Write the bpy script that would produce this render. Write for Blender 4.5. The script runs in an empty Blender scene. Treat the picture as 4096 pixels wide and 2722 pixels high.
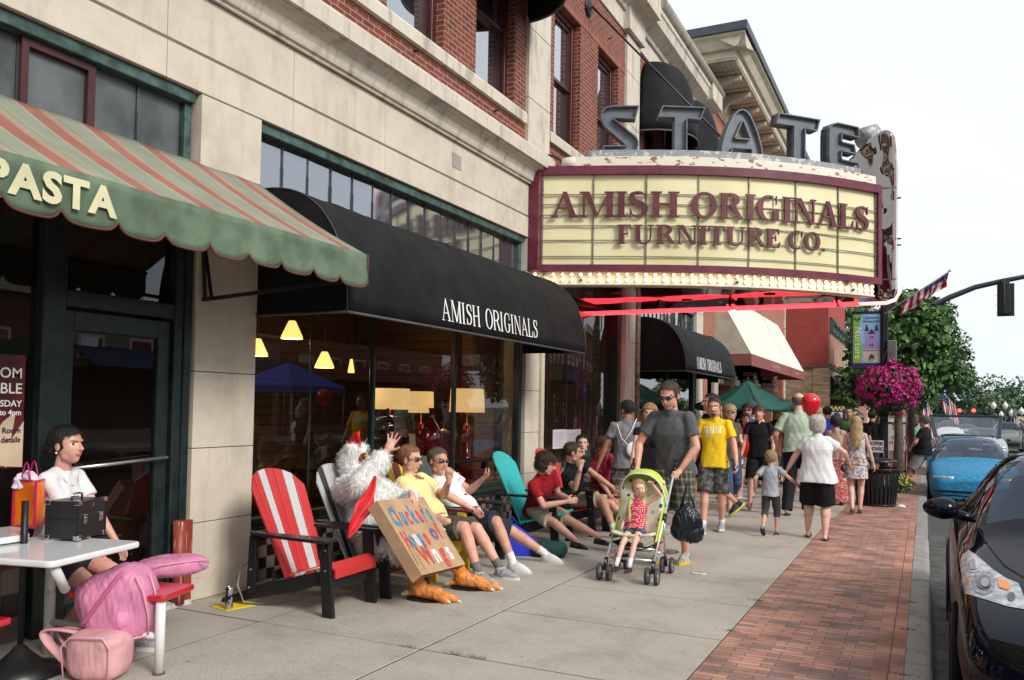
import bpy, bmesh, math, random
import numpy as np
from math import sin, cos, pi, radians, sqrt, atan2, hypot
from mathutils import Vector, Matrix, noise, Euler
random.seed(7)
sc = bpy.context.scene
col = sc.collection
# ------------------------------------------------------------ camera, sky, sun, exposure
FOC, CH = 3350.0, 1.6
PITCH, ROLL, YAW = math.atan(.033), .017, radians(-26.26625)
CYP = 1516.35
_f = Vector((sin(YAW)*cos(PITCH), cos(YAW)*cos(PITCH), sin(PITCH)))
_r = Vector((cos(YAW), -sin(YAW), 0)); _u = _r.cross(_f)
CR = cos(ROLL)*_r + sin(ROLL)*_u
CU = -sin(ROLL)*_r + cos(ROLL)*_u
CF = _f
cd = bpy.data.cameras.new('camera'); cam = bpy.data.objects.new('camera', cd); col.objects.link(cam)
cam.matrix_world = Matrix(((CR.x, CU.x, -CF.x, 0), (CR.y, CU.y, -CF.y, 0), (CR.z, CU.z, -CF.z, CH), (0, 0, 0, 1)))
cd.sensor_width = 36; cd.lens = FOC/4096*36; cd.shift_y = (CYP-1361)/4096
cd.clip_start = .05; cd.clip_end = 3000
sc.camera = cam
w = bpy.data.worlds.new('World'); sc.world = w; w.use_nodes = True
nt = w.node_tree; bg = nt.nodes['Background']
SUN_EL, SUN_AZ = radians(35), radians(112)    # azimuth clockwise from +Y
sky = nt.nodes.new('ShaderNodeTexSky'); sky.sky_type = 'NISHITA'; sky.sun_disc = False
sky.sun_elevation = SUN_EL; sky.sun_rotation = SUN_AZ; sky.dust_density = 4; sky.air_density = 1.0
mx = nt.nodes.new('ShaderNodeMix'); mx.data_type = 'RGBA'; mx.inputs[0].default_value = .86
nt.links.new(sky.outputs[0], mx.inputs[6])
tc = nt.nodes.new('ShaderNodeTexCoord'); nz = nt.nodes.new('ShaderNodeTexNoise'); nz.inputs['Scale'].default_value = 2.2
nz.inputs['Detail'].default_value = 5
mp = nt.nodes.new('ShaderNodeMapping'); mp.inputs['Scale'].default_value = (1, 1, 2.5)
nt.links.new(tc.outputs['Generated'], mp.inputs[0]); nt.links.new(mp.outputs[0], nz.inputs['Vector'])
cr = nt.nodes.new('ShaderNodeValToRGB')
cr.color_ramp.elements[0].position = .35; cr.color_ramp.elements[0].color = (8.5, 9.1, 9.7, 1)
cr.color_ramp.elements[1].position = .62; cr.color_ramp.elements[1].color = (9.4, 9.7, 10.0, 1)
nt.links.new(nz.outputs[0], cr.inputs[0]); nt.links.new(cr.outputs[0], mx.inputs[7])
nt.links.new(mx.outputs[2], bg.inputs[0]); bg.inputs[1].default_value = .083
sd = bpy.data.lights.new('sun', 'SUN'); sd.energy = 2.0; sd.angle = radians(18); sd.color = (1, .955, .89)
so = bpy.data.objects.new('sun', sd); col.objects.link(so)
sv = Vector((sin(SUN_AZ)*cos(SUN_EL), cos(SUN_AZ)*cos(SUN_EL), sin(SUN_EL)))
so.rotation_euler = sv.to_track_quat('Z', 'Y').to_euler()
vs = sc.view_settings; sc.display_settings.display_device = 'sRGB'
vs.view_transform = 'Standard'; vs.look = 'None'; vs.exposure = .55; vs.gamma = 1; vs.use_curve_mapping = False
try: sc.cycles.use_denoising = True
except Exception: pass
sc.cycles.max_bounces = 8; sc.cycles.transparent_max_bounces = 12; sc.cycles.diffuse_bounces = 3
sc.cycles.sample_clamp_indirect = 4
# points of the place from the camera's own geometry: on a level plane z, on the plane x = X, on the plane y = Y
def _ray(x, y): return CF + CR*((x-2048)/FOC) - CU*((y-CYP)/FOC)
def G(x, y, z=0.):
 d = _ray(x, y); return Vector((0, 0, CH)) + d*((z-CH)/d.z)
def WX(x, y, X=-5.25):
 d = _ray(x, y); return Vector((0, 0, CH)) + d*(X/d.x)
def WY(x, y, Y):
 d = _ray(x, y); return Vector((0, 0, CH)) + d*(Y/d.y)
# ------------------------------------------------------------ object helpers
def tag(o, label=None, cat=None, group=None, kind=None):
 if label: o['label'] = label
 if cat: o['category'] = cat
 if group: o['group'] = group
 if kind: o['kind'] = kind
 return o
def thing(name, label, cat, loc=(0, 0, 0), rz=0., group=None):
 o = bpy.data.objects.new(name, None); col.objects.link(o)
 o.location = loc; o.rotation_euler = (0, 0, rz); o.empty_display_size = .1
 return tag(o, label, cat, group)
def copy_tree(o, parent=None):
 c = o.copy(); col.objects.link(c); c.parent = parent
 for ch in list(o.children): copy_tree(ch, c)
 return c
class MB:
 def __init__(s): s.v = []; s.f = []; s.m = []; s.sm = []
 def add(s, vs, fs, m=0, smooth=False, M=None):
  n = len(s.v)
  s.v += [tuple(M @ Vector(v)) for v in vs] if M is not None else [tuple(v) for v in vs]
  s.f += [tuple(i+n for i in f) for f in fs]; s.m += [m]*len(fs); s.sm += [smooth]*len(fs)
  return s
 def box(s, a, b, m=0, M=None):
  x0, y0, z0 = a; x1, y1, z1 = b
  if x0 > x1: x0, x1 = x1, x0
  if y0 > y1: y0, y1 = y1, y0
  if z0 > z1: z0, z1 = z1, z0
  return s.add([(x0,y0,z0),(x1,y0,z0),(x1,y1,z0),(x0,y1,z0),(x0,y0,z1),(x1,y0,z1),(x1,y1,z1),(x0,y1,z1)],
   [(0,3,2,1),(4,5,6,7),(0,1,5,4),(1,2,6,5),(2,3,7,6),(3,0,4,7)], m, False, M)
 def bar(s, a, b, wx, wy, m=0, up=(0, 0, 1)):
  a = Vector(a); b = Vector(b); d = b-a; L = d.length; d.normalize()
  u = Vector(up); x = d.cross(u)
  if x.length < 1e-4: x = d.cross(Vector((0, 1, 0)))
  x.normalize(); y = x.cross(d).normalized()
  M = Matrix((( x.x, y.x, d.x, a.x), (x.y, y.y, d.y, a.y), (x.z, y.z, d.z, a.z), (0, 0, 0, 1)))
  return s.box((-wx/2, -wy/2, 0), (wx/2, wy/2, L), m, M)
 def tube(s, pts, r, n=8, m=0, cap=True, flat=None, M=None, smooth=True):
  pts = [Vector(p) for p in pts]; k = len(pts)
  if not hasattr(r, '__len__'): r = [r]*k
  vs = []; prev = None
  for i, p in enumerate(pts):
   t = (pts[min(i+1, k-1)]-pts[max(i-1, 0)])
   if t.length < 1e-9: t = Vector((0, 0, 1))
   t.normalize()
   if prev is None:
    x = t.cross(Vector((0, 0, 1)) if abs(t.z) < .9 else Vector((0, 1, 0))); x.normalize()
   else:
    x = prev - t*prev.dot(t)
    if x.length < 1e-6: x = t.orthogonal()
    x.normalize()
   prev = x; y = t.cross(x)
   fx, fy = flat if flat else (1, 1)
   for j in range(n):
    a = 2*pi*j/n; vs.append(p + (x*cos(a)*fx + y*sin(a)*fy)*r[i])
  fs = [(i*n+j, i*n+(j+1) % n, (i+1)*n+(j+1) % n, (i+1)*n+j) for i in range(k-1) for j in range(n)]
  s.add(vs, fs, m, smooth, M)
  if cap:
   b = len(s.v)-k*n
   s.f += [tuple(b+j for j in range(n-1, -1, -1)), tuple(b+(k-1)*n+j for j in range(n))]
   s.m += [m]*2; s.sm += [False]*2
  return s
 def caps(s, a, b, ra, rb, n=12, m=0, rings=4, M=None):
  a = Vector(a); b = Vector(b); d = b-a
  if d.length < 1e-6: d = Vector((0, 0, 1e-3)); b = a+d
  t = d.normalized(); P = []; R = []
  for i in range(rings+1):
   q = pi/2*(1-i/rings); P.append(a-t*ra*sin(q)); R.append(max(ra*cos(q), 1e-4))
  for i in range(rings+1):
   q = pi/2*i/rings; P.append(b+t*rb*sin(q)); R.append(max(rb*cos(q), 1e-4))
  return s.tube(P, R, n, m, True, M=M)
 def ell(s, c, r, m=0, nu=16, nv=10, rot=None, M=None, fn=None):
  vs = []; R = rot.to_matrix() if rot is not None and not isinstance(rot, Matrix) else rot
  c = Vector(c)
  for i in range(nv+1):
   th = pi*i/nv
   for j in range(nu):
    ph = 2*pi*j/nu
    p = Vector((sin(th)*cos(ph), sin(th)*sin(ph), cos(th)))
    if fn: p = fn(p)
    p = Vector((p.x*r[0], p.y*r[1], p.z*r[2]))
    if R is not None: p = R @ p
    vs.append(p+c)
  fs = [(i*nu+j, (i+1)*nu+j, (i+1)*nu+(j+1) % nu, i*nu+(j+1) % nu) for i in range(nv) for j in range(nu)]
  return s.add(vs, fs, m, True, M)
 def lathe(s, prof, n=24, o=(0, 0, 0), m=0, smooth=True, M=None):
  vs = [(o[0]+r*cos(2*pi*j/n), o[1]+r*sin(2*pi*j/n), o[2]+z) for r, z in prof for j in range(n)]
  k = len(prof)
  fs = [(i*n+j, i*n+(j+1) % n, (i+1)*n+(j+1) % n, (i+1)*n+j) for i in range(k-1) for j in range(n)]
  return s.add(vs, fs, m, smooth, M)
 def prism(s, poly, fn, d0, d1, m=0):   # poly of (u, v), fn(u, v, d) -> point; n-gon caps
  k = len(poly)
  vs = [fn(u, v, d0) for u, v in poly]+[fn(u, v, d1) for u, v in poly]
  fs = [tuple(range(k-1, -1, -1)), tuple(range(k, 2*k))]+[(i, (i+1) % k, k+(i+1) % k, k+i) for i in range(k)]
  return s.add(vs, fs, m)
 def grid(s, fn, nu, nv, m=0, smooth=True, flip=False):
  vs = [fn(i/nu, j/nv) for j in range(nv+1) for i in range(nu+1)]
  fs = []
  for j in range(nv):
   for i in range(nu):
    a = j*(nu+1)+i; f = (a, a+1, a+nu+2, a+nu+1)
    fs.append(f[::-1] if flip else f)
  return s.add(vs, fs, m, smooth)
 def mesh(s, name='m'):
  me = bpy.data.meshes.new(name); me.from_pydata(s.v, [], s.f); me.update()
  me.polygons.foreach_set('material_index', s.m); me.polygons.foreach_set('use_smooth', s.sm)
  return me
 def obj(s, name, mats, parent=None, bevel=0, loc=None, seg=2, sub=0, solid=0):
  me = s.mesh(name)
  for mt in (mats if isinstance(mats, (list, tuple)) else [mats]): me.materials.append(mt)
  o = bpy.data.objects.new(name, me); col.objects.link(o)
  if parent is not None: o.parent = parent
  if loc is not None: o.location = loc
  if solid:
   md = o.modifiers.new('s', 'SOLIDIFY'); md.thickness = solid; md.offset = 0
  if sub:
   md = o.modifiers.new('u', 'SUBSURF'); md.levels = md.render_levels = sub
  if bevel:
   md = o.modifiers.new('b', 'BEVEL'); md.width = bevel; md.segments = seg; md.limit_method = 'ANGLE'; md.angle_limit = radians(40)
  return o
# ------------------------------------------------------------ materials
_MC = {}
def mat(name, c, rough=.6, metal=0., var=.12, vs=4., bump=0., bs=60., emit=None, es=1., coat=0., spec=.5, stretch=None, c2=None, trans=0., ior=1.45, alpha=1., lo=.35, hi=.65, det=5):
 if name in _MC: return _MC[name]
 m = bpy.data.materials.new(name); m.use_nodes = True; n = m.node_tree; b = n.nodes['Principled BSDF']
 c = tuple(c)
 b.inputs['Roughness'].default_value = rough; b.inputs['Metallic'].default_value = metal
 b.inputs['Specular IOR Level'].default_value = spec; b.inputs['Coat Weight'].default_value = coat
 b.inputs['Coat Roughness'].default_value = .03
 b.inputs['Transmission Weight'].default_value = trans; b.inputs['IOR'].default_value = ior; b.inputs['Alpha'].default_value = alpha
 b.inputs['Base Color'].default_value = c+(1,)
 tcn = None
 if var or bump:
  tcn = n.nodes.new('ShaderNodeTexCoord'); mpn = n.nodes.new('ShaderNodeMapping'); n.links.new(tcn.outputs['Object'], mpn.inputs[0])
  if stretch: mpn.inputs['Scale'].default_value = stretch
 if var:
  t = n.nodes.new('ShaderNodeTexNoise'); t.inputs['Scale'].default_value = vs; t.inputs['Detail'].default_value = det
  n.links.new(mpn.outputs[0], t.inputs['Vector'])
  r = n.nodes.new('ShaderNodeValToRGB'); r.color_ramp.elements[0].position = lo; r.color_ramp.elements[1].position = hi
  a = c2 if c2 else tuple(x*(1-var) for x in c); bb = c if c2 else tuple(min(1, x*(1+var)) for x in c)
  r.color_ramp.elements[0].color = tuple(a)+(1,); r.color_ramp.elements[1].color = tuple(bb)+(1,)
  n.links.new(t.outputs[0], r.inputs[0]); n.links.new(r.outputs[0], b.inputs['Base Color'])
 if bump:
  t = n.nodes.new('ShaderNodeTexNoise'); t.inputs['Scale'].default_value = bs; t.inputs['Detail'].default_value = 3
  n.links.new(mpn.outputs[0], t.inputs['Vector'])
  bp = n.nodes.new('ShaderNodeBump'); bp.inputs['Strength'].default_value = bump; bp.inputs['Distance'].default_value = .01
  n.links.new(t.outputs[0], bp.inputs['Height']); n.links.new(bp.outputs[0], b.inputs['Normal'])
 if emit:
  b.inputs['Emission Color'].default_value = tuple(emit)+(1,); b.inputs['Emission Strength'].default_value = es
 _MC[name] = m; return m
def N(m, t, **kw):
 nd = m.node_tree.nodes.new(t)
 for k, v in kw.items():
  if k.startswith('i_'):
   nd.inputs[int(k[2:]) if k[2:].isdigit() else k[2:].replace('_', ' ')].default_value = v
  else: setattr(nd, k, v)
 return nd
def L(m, a, b): m.node_tree.links.new(a, b)
def base(name, rough=.6, **k):
 m = mat(name, (.5, .5, .5), rough, var=0, **k); return m, m.node_tree.nodes['Principled BSDF']
def ramp(m, els, interp='LINEAR'):
 r = N(m, 'ShaderNodeValToRGB'); cr = r.color_ramp; cr.interpolation = interp
 while len(cr.elements) < len(els): cr.elements.new(.5)
 for e, (p, c) in zip(cr.elements, els): e.position = p; e.color = tuple(c)+(1,) if len(c) == 3 else c
 return r
def uvec(m, mode='wall', scale=1.):
 """object-space plane coordinates: wall = (x+y, z), floor = (x, y)"""
 tcn = N(m, 'ShaderNodeTexCoord'); sp = N(m, 'ShaderNodeSeparateXYZ'); L(m, tcn.outputs['Object'], sp.inputs[0])
 cb = N(m, 'ShaderNodeCombineXYZ')
 if mode == 'wall':
  ad = N(m, 'ShaderNodeMath', operation='ADD'); L(m, sp.outputs[0], ad.inputs[0]); L(m, sp.outputs[1], ad.inputs[1])
  L(m, ad.outputs[0], cb.inputs[0]); L(m, sp.outputs[2], cb.inputs[1])
 elif mode == 'floor':
  L(m, sp.outputs[0], cb.inputs[0]); L(m, sp.outputs[1], cb.inputs[1])
 else:   # bricks standing on end
  ad = N(m, 'ShaderNodeMath', operation='ADD'); L(m, sp.outputs[0], ad.inputs[0]); L(m, sp.outputs[1], ad.inputs[1])
  L(m, ad.outputs[0], cb.inputs[1]); L(m, sp.outputs[2], cb.inputs[0])
 return cb.outputs[0], tcn.outputs['Object'], sp
def brick(name, c1, c2, mortar, bw=.21, bh=.07, ms=.008, mode='wall', rough=.85, off=.5, bumpd=.4, dirt=.3, c3=None):
 if name in _MC: return _MC[name]
 m, b = base(name, rough); uv, ob, sp = uvec(m, mode)
 t = N(m, 'ShaderNodeTexBrick', offset=off); t.inputs['Scale'].default_value = 1
 t.inputs['Brick Width'].default_value = bw; t.inputs['Row Height'].default_value = bh; t.inputs['Mortar Size'].default_value = ms
 t.inputs['Mortar Smooth'].default_value = .2; t.inputs['Bias'].default_value = 0
 L(m, uv, t.inputs['Vector'])
 t.inputs['Color1'].default_value = (0, 0, 0, 1); t.inputs['Color2'].default_value = (1, 1, 1, 1); t.inputs['Mortar'].default_value = (.5, .5, .5, 1)
 r = ramp(m, [(0, c1), (.5, c3 or tuple((a+b_)/2 for a, b_ in zip(c1, c2))), (1, c2)]); L(m, t.outputs['Color'], r.inputs[0])
 nz = N(m, 'ShaderNodeTexNoise', i_Scale=3., i_Detail=6.); L(m, ob, nz.inputs['Vector'])
 nr = ramp(m, [(.3, (1-dirt,)*3), (.7, (1+dirt*.5,)*3)]); L(m, nz.outputs[0], nr.inputs[0])
 ml = N(m, 'ShaderNodeMix', data_type='RGBA', blend_type='MULTIPLY'); ml.inputs[0].default_value = 1
 L(m, r.outputs[0], ml.inputs[6]); L(m, nr.outputs[0], ml.inputs[7])
 mm = N(m, 'ShaderNodeMix', data_type='RGBA'); L(m, t.outputs['Fac'], mm.inputs[0]); L(m, ml.outputs[2], mm.inputs[6]); mm.inputs[7].default_value = tuple(mortar)+(1,)
 L(m, mm.outputs[2], b.inputs['Base Color'])
 n2 = N(m, 'ShaderNodeTexNoise', i_Scale=90.); L(m, ob, n2.inputs['Vector'])
 sb = N(m, 'ShaderNodeMath', operation='MULTIPLY_ADD'); L(m, n2.outputs[0], sb.inputs[0]); sb.inputs[1].default_value = .25
 iv = N(m, 'ShaderNodeMath', operation='SUBTRACT'); iv.inputs[0].default_value = 1; L(m, t.outputs['Fac'], iv.inputs[1]); L(m, iv.outputs[0], sb.inputs[2])
 bp = N(m, 'ShaderNodeBump'); bp.inputs['Strength'].default_value = bumpd; bp.inputs['Distance'].default_value = .008
 L(m, sb.outputs[0], bp.inputs['Height']); L(m, bp.outputs[0], b.inputs['Normal'])
 return m
def glass(name, tint=(.02, .022, .025), refl=.5, clear=.8, rough=.01, gc=(.95, .97, 1)):
 """window glass: mirror by fresnel over clear (or dark) glass"""
 if name in _MC: return _MC[name]
 m = bpy.data.materials.new(name); m.use_nodes = True; n = m.node_tree
 for nd in list(n.nodes):
  if nd.type != 'OUTPUT_MATERIAL': n.nodes.remove(nd)
 out = [x for x in n.nodes if x.type == 'OUTPUT_MATERIAL'][0]
 gl = N(m, 'ShaderNodeBsdfGlossy'); gl.inputs['Roughness'].default_value = rough; gl.inputs['Color'].default_value = tuple(gc)+(1,)
 tr = N(m, 'ShaderNodeBsdfTransparent'); tr.inputs['Color'].default_value = (.8, .84, .82, 1)
 df = N(m, 'ShaderNodeBsdfDiffuse'); df.inputs['Color'].default_value = tuple(tint)+(1,)
 a = N(m, 'ShaderNodeMixShader'); a.inputs[0].default_value = clear; L(m, df.outputs[0], a.inputs[1]); L(m, tr.outputs[0], a.inputs[2])
 fr = N(m, 'ShaderNodeLayerWeight'); fr.inputs[0].default_value = .5
 pw = N(m, 'ShaderNodeMath', operation='POWER'); pw.inputs[1].default_value = 4.2; L(m, fr.outputs['Facing'], pw.inputs[0])
 mu = N(m, 'ShaderNodeMath', operation='MULTIPLY_ADD', use_clamp=True); mu.inputs[1].default_value = .95; mu.inputs[2].default_value = refl+.045
 L(m, pw.outputs[0], mu.inputs[0])
 b = N(m, 'ShaderNodeMixShader'); L(m, mu.outputs[0], b.inputs[0]); L(m, a.outputs[0], b.inputs[1]); L(m, gl.outputs[0], b.inputs[2])
 L(m, b.outputs[0], out.inputs[0]); _MC[name] = m; return m
def stone_mat(name, c, dark, streak=.5, bump=.25):
 if name in _MC: return _MC[name]
 m, b = base(name, .85); tcn = N(m, 'ShaderNodeTexCoord'); ob = tcn.outputs['Object']
 mp = N(m, 'ShaderNodeMapping'); mp.inputs['Scale'].default_value = (3, 3, .5); L(m, ob, mp.inputs[0])
 n1 = N(m, 'ShaderNodeTexNoise', i_Scale=1.6, i_Detail=8., i_Roughness=.65); L(m, mp.outputs[0], n1.inputs['Vector'])
 n2 = N(m, 'ShaderNodeTexNoise', i_Scale=2.2, i_Detail=10., i_Roughness=.7); L(m, ob, n2.inputs['Vector'])
 r1 = ramp(m, [(.3, tuple(x*.80 for x in c)), (.52, c), (.75, tuple(min(1, x*1.1) for x in c))]); L(m, n2.outputs[0], r1.inputs[0])
 r2 = ramp(m, [(.36, dark), (.48, (1, 1, 1))]); L(m, n1.outputs[0], r2.inputs[0])
 mlt = N(m, 'ShaderNodeMix', data_type='RGBA', blend_type='MULTIPLY'); mlt.inputs[0].default_value = streak
 L(m, r1.outputs[0], mlt.inputs[6]); L(m, r2.outputs[0], mlt.inputs[7]); L(m, mlt.outputs[2], b.inputs['Base Color'])
 n3 = N(m, 'ShaderNodeTexNoise', i_Scale=70., i_Detail=4.); L(m, ob, n3.inputs['Vector'])
 bp = N(m, 'ShaderNodeBump'); bp.inputs['Strength'].default_value = bump; bp.inputs['Distance'].default_value = .006
 L(m, n3.outputs[0], bp.inputs['Height']); L(m, bp.outputs[0], b.inputs['Normal'])
 return m
# ------------------------------------------------------------ lettering
def text_obj(name, s, size, mt, parent, M, ext=.002, align='LEFT', bold=0., xs=1., track=1.):
 cu = bpy.data.curves.new(name, 'FONT'); cu.body = s; cu.size = size; cu.extrude = ext; cu.align_x = align
 cu.offset = bold; cu.space_character = track; cu.resolution_u = 3
 o = bpy.data.objects.new(name, cu); col.objects.link(o)
 bpy.context.view_layer.update()
 me = bpy.data.meshes.new_from_object(o.evaluated_get(bpy.context.evaluated_depsgraph_get()))
 bpy.data.objects.remove(o); bpy.data.curves.remove(cu)
 me.transform(M @ Matrix.Diagonal((xs, 1, 1, 1))); me.materials.clear(); me.materials.append(mt)
 o = bpy.data.objects.new(name, me); col.objects.link(o)
 if parent is not None: o.parent = parent
 return o
def frame_M(o, x, y):
 """matrix whose X runs along x, Y along y (text plane), origin o"""
 x = Vector(x).normalized(); y = Vector(y).normalized(); z = x.cross(y).normalized(); y = z.cross(x)
 return Matrix(((x.x, y.x, z.x, o[0]), (x.y, y.y, z.y, o[1]), (x.z, y.z, z.z, o[2]), (0, 0, 0, 1)))
def squiggle(w_, h, n, seed=1):
 rg = random.Random(seed); return [(w_*i/n+rg.uniform(-.3, .3)*w_/n, h*(.5+(.5 if i % 2 else -.5)*rg.uniform(.35, 1))) for i in range(n+1)]
def arc(cx, cy, rx, ry, a0, a1, n=14): return [(cx+rx*cos(radians(a0+(a1-a0)*i/n)), cy+ry*sin(radians(a0+(a1-a0)*i/n))) for i in range(n+1)]
def ribbon(pts, ws):
 """polygon strips of a stroke with width per point -> list of quads"""
 k = len(pts); q = []
 nrm = []
 for i in range(k):
  a = pts[max(i-1, 0)]; b = pts[min(i+1, k-1)]; dx, dy = b[0]-a[0], b[1]-a[1]; l = hypot(dx, dy) or 1
  nrm.append((-dy/l, dx/l))
 Lf = [(p[0]+n[0]*w_/2, p[1]+n[1]*w_/2) for p, n, w_ in zip(pts, nrm, ws)]
 Rt = [(p[0]-n[0]*w_/2, p[1]-n[1]*w_/2) for p, n, w_ in zip(pts, nrm, ws)]
 return Lf+Rt[::-1]
def serif_font(K=.205, k=.075, s=.06):
 """roman capitals of height 1: letter -> (width, list of polygons). K thick stem, k thin stem, s serif"""
 F = {}
 def stem(x, w_, y0=0, y1=1, sl=1, sr=1, top=True, bot=True):
  P = [[(x, y0), (x+w_, y0), (x+w_, y1), (x, y1)]]
  e = .075
  if bot: P.append([(x-e*sl, 0), (x+w_+e*sr, 0), (x+w_+e*sr, s), (x-e*sl, s)])
  if top: P.append([(x-e*sl, 1-s), (x+w_+e*sr, 1-s), (x+w_+e*sr, 1), (x-e*sl, 1)])
  return P
 def ser(x0, x1, y): return [(x0, y), (x1, y), (x1, y+s), (x0, y+s)]
 def bowl(cx, cy, rx, ry, a0, a1, n=18):
  P = arc(cx, cy, rx-K/2, ry-k/2, a0, a1, n); W = []
  for i in range(n+1):
   a = radians(a0+(a1-a0)*i/n); W.append(k+(K-k)*abs(cos(a))**1.5)
  return ribbon(P, W)
 F['A'] = (.86, [[(.06, 0), (.06+k, 0), (.46, 1), (.40, 1)], [(.34+.02, 1), (.34+K*.8, 1), (.82, 0), (.82-K, 0)], ser(-.0, .24, 0), ser(.56, .90, 0), [(.19, .32), (.62, .32), (.62, .32+k), (.20, .32+k)]])
 F['M'] = (1.08, stem(.10, k, sr=1)+[[(.09, 1), (.09+K*1.1, 1), (.60, .06), (.53, 0)], [(.53, 0), (.60, .06), (.95, 1), (.90, 1)]]+stem(.86, K)+[ser(.0, .24, 1-s)])
 F['I'] = (.36, stem(.095, K))
 F['H'] = (.90, stem(.09, K)+stem(.64, K)+[[(.2, .47), (.7, .47), (.7, .47+k*1.1), (.2, .47+k*1.1)]])
 F['S'] = (.64, [ribbon([(.55, .70), (.53, .86), (.40, .965), (.28, .965), (.13, .90), (.10, .76), (.16, .63), (.31, .54), (.45, .46), (.54, .34), (.52, .17), (.40, .05), (.28, .03), (.13, .09), (.08, .28)],
  [.03, .05, k, k*1.3, K*.7, K, K*1.05, K*1.15, K*1.1, K, K*.8, k*1.4, k, .05, .03]), [(.54, .68), (.58, .68), (.58, 1), (.54, 1)], [(.05, 0), (.09, 0), (.09, .32), (.05, .32)]])
 F['O'] = (.88, [bowl(.44, .5, .43, .51, 0, 90), bowl(.44, .5, .43, .51, 90, 180), bowl(.44, .5, .43, .51, 180, 270), bowl(.44, .5, .43, .51, 270, 360)])
 F['C'] = (.80, [bowl(.44, .5, .42, .51, 62, 180), bowl(.44, .5, .42, .51, 180, 300), [(.70, .66), (.735, .66), (.735, 1), (.70, 1)]])
 F['G'] = (.88, [bowl(.44, .5, .42, .51, 62, 180), bowl(.44, .5, .42, .51, 180, 290), [(.70, .66), (.735, .66), (.735, 1), (.70, 1)], [(.60, .03), (.60+K, .06), (.60+K, .44), (.60, .44)], ser(.50, .86, .42)])
 F['R'] = (.84, stem(.09, K)+[bowl(.33, .74, .38, .27, -90, 90), [(.2, 1-k), (.36, 1-k), (.36, 1), (.2, 1)], [(.2, .47), (.36, .47), (.36, .47+k), (.2, .47+k)], [(.36, .50), (.36+K, .50), (.82, .03), (.82, 0), (.68, 0)]])
 F['N'] = (.92, stem(.10, k)+[[(.09, 1), (.09+K*1.1, 1), (.80, .0), (.76, -.02), (.70, 0)]]+stem(.76, k, bot=False)+[ser(.0, .2, 1-s)])
 F['L'] = (.70, stem(.09, K)+[[(.2, 0), (.62, 0), (.62, k), (.2, k)], [(.60, 0), (.66, .34), (.63, .34), (.52, 0)]])
 F['F'] = (.68, stem(.09, K)+[[(.2, 1-k), (.6, 1-k), (.6, 1), (.2, 1)], [(.58, .72), (.61, .72), (.61, 1), (.55, 1)], [(.2, .48), (.46, .48), (.46, .48+k), (.2, .48+k)], [(.44, .36), (.47, .36), (.47, .64), (.44, .64)]])
 F['E'] = (.74, F['F'][1]+[[(.2, 0), (.62, 0), (.62, k), (.2, k)], [(.60, 0), (.67, .32), (.64, .32), (.52, 0)]])
 F['T'] = (.76, stem(.29, K, top=False)+[[(.02, 1-k), (.73, 1-k), (.73, 1), (.02, 1)], [(.02, .70), (.05, .70), (.09, 1), (.02, 1)], [(.70, .70), (.73, .70), (.73, 1), (.66, 1)]])
 F['U'] = (.88, [ribbon([(.175, 1), (.175, .35), (.20, .15), (.30, .05), (.42, .02), (.56, .05), (.68, .16), (.72, .35), (.72, 1)], [K, K, K*.9, K*.6, k*1.2, k, k, k, k]), ser(.0, .36, 1-s), ser(.58, .86, 1-s)])
 F['.'] = (.3, [arc(.14, .08, .085, .085, 0, 360, 12)[:-1]])
 F[' '] = (.42, [])
 return F
SERIF = serif_font()
SERIF_L = serif_font(.12, .04, .03)
def serif_text(s, size, place, mb, F=SERIF, sp=.06, d=.03, eps=.0004, xs=1., total=None):
 """lay s along u from 0; place(u, v, depth) -> point"""
 W = sum(F[c][0]+sp for c in s)-sp
 if total: xs = total/(W*size)
 x = 0
 for c in s:
  w_, polys = F[c]
  for i, P in enumerate(polys):
   mb.prism([((x+a)*size*xs, b*size) for a, b in P], place, 0, d+eps*(i % 9), 0)
  x += w_+sp
 return W*size*xs
# ================================================================ setting: ground, road, kerb
def proj(p):
 d = Vector(p)-Vector((0, 0, CH)); z = d.dot(CF)
 return 2048+FOC*d.dot(CR)/z, CYP-FOC*d.dot(CU)/z
def struct(o): o['kind'] = 'structure'; return o
XW = -5.25
STONE = stone_mat('limestone', (.585, .525, .43), (.62, .58, .52), .28)
STONE2 = stone_mat('weathered_limestone', (.58, .53, .445), (.10, .095, .085), .42)
JOINT = mat('joint_dark', (.16, .14, .115), .9)  # dark colour of the wall and paving joints
REDBRICK = brick('dark_red_brick', (.165, .034, .022), (.225, .050, .031), (.30, .23, .17), .205, .068, .007)
SOLDIER = brick('soldier_brick', (.19, .040, .026), (.25, .058, .036), (.30, .22, .17), .205, .068, .007, mode='end', off=0)
GREENM = mat('dark_green_metal', (.012, .022, .021), .35, var=.3, vs=12)
GREENO = mat('weathered_green_metal', (.045, .09, .078), .55, var=.5, vs=9)
MAROON = mat('maroon_window_paint', (.055, .014, .014), .4, var=.2, vs=8)
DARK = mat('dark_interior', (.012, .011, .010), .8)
BLACKM = mat('black_metal', (.012, .012, .013), .38, var=.15)
CANVAS = mat('black_canvas', (.0085, .009, .010), .7, var=.35, vs=3, bump=.25, bs=9, spec=.22)
WHITEP = mat('white_lettering', (.85, .85, .83), .6, var=0)
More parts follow.
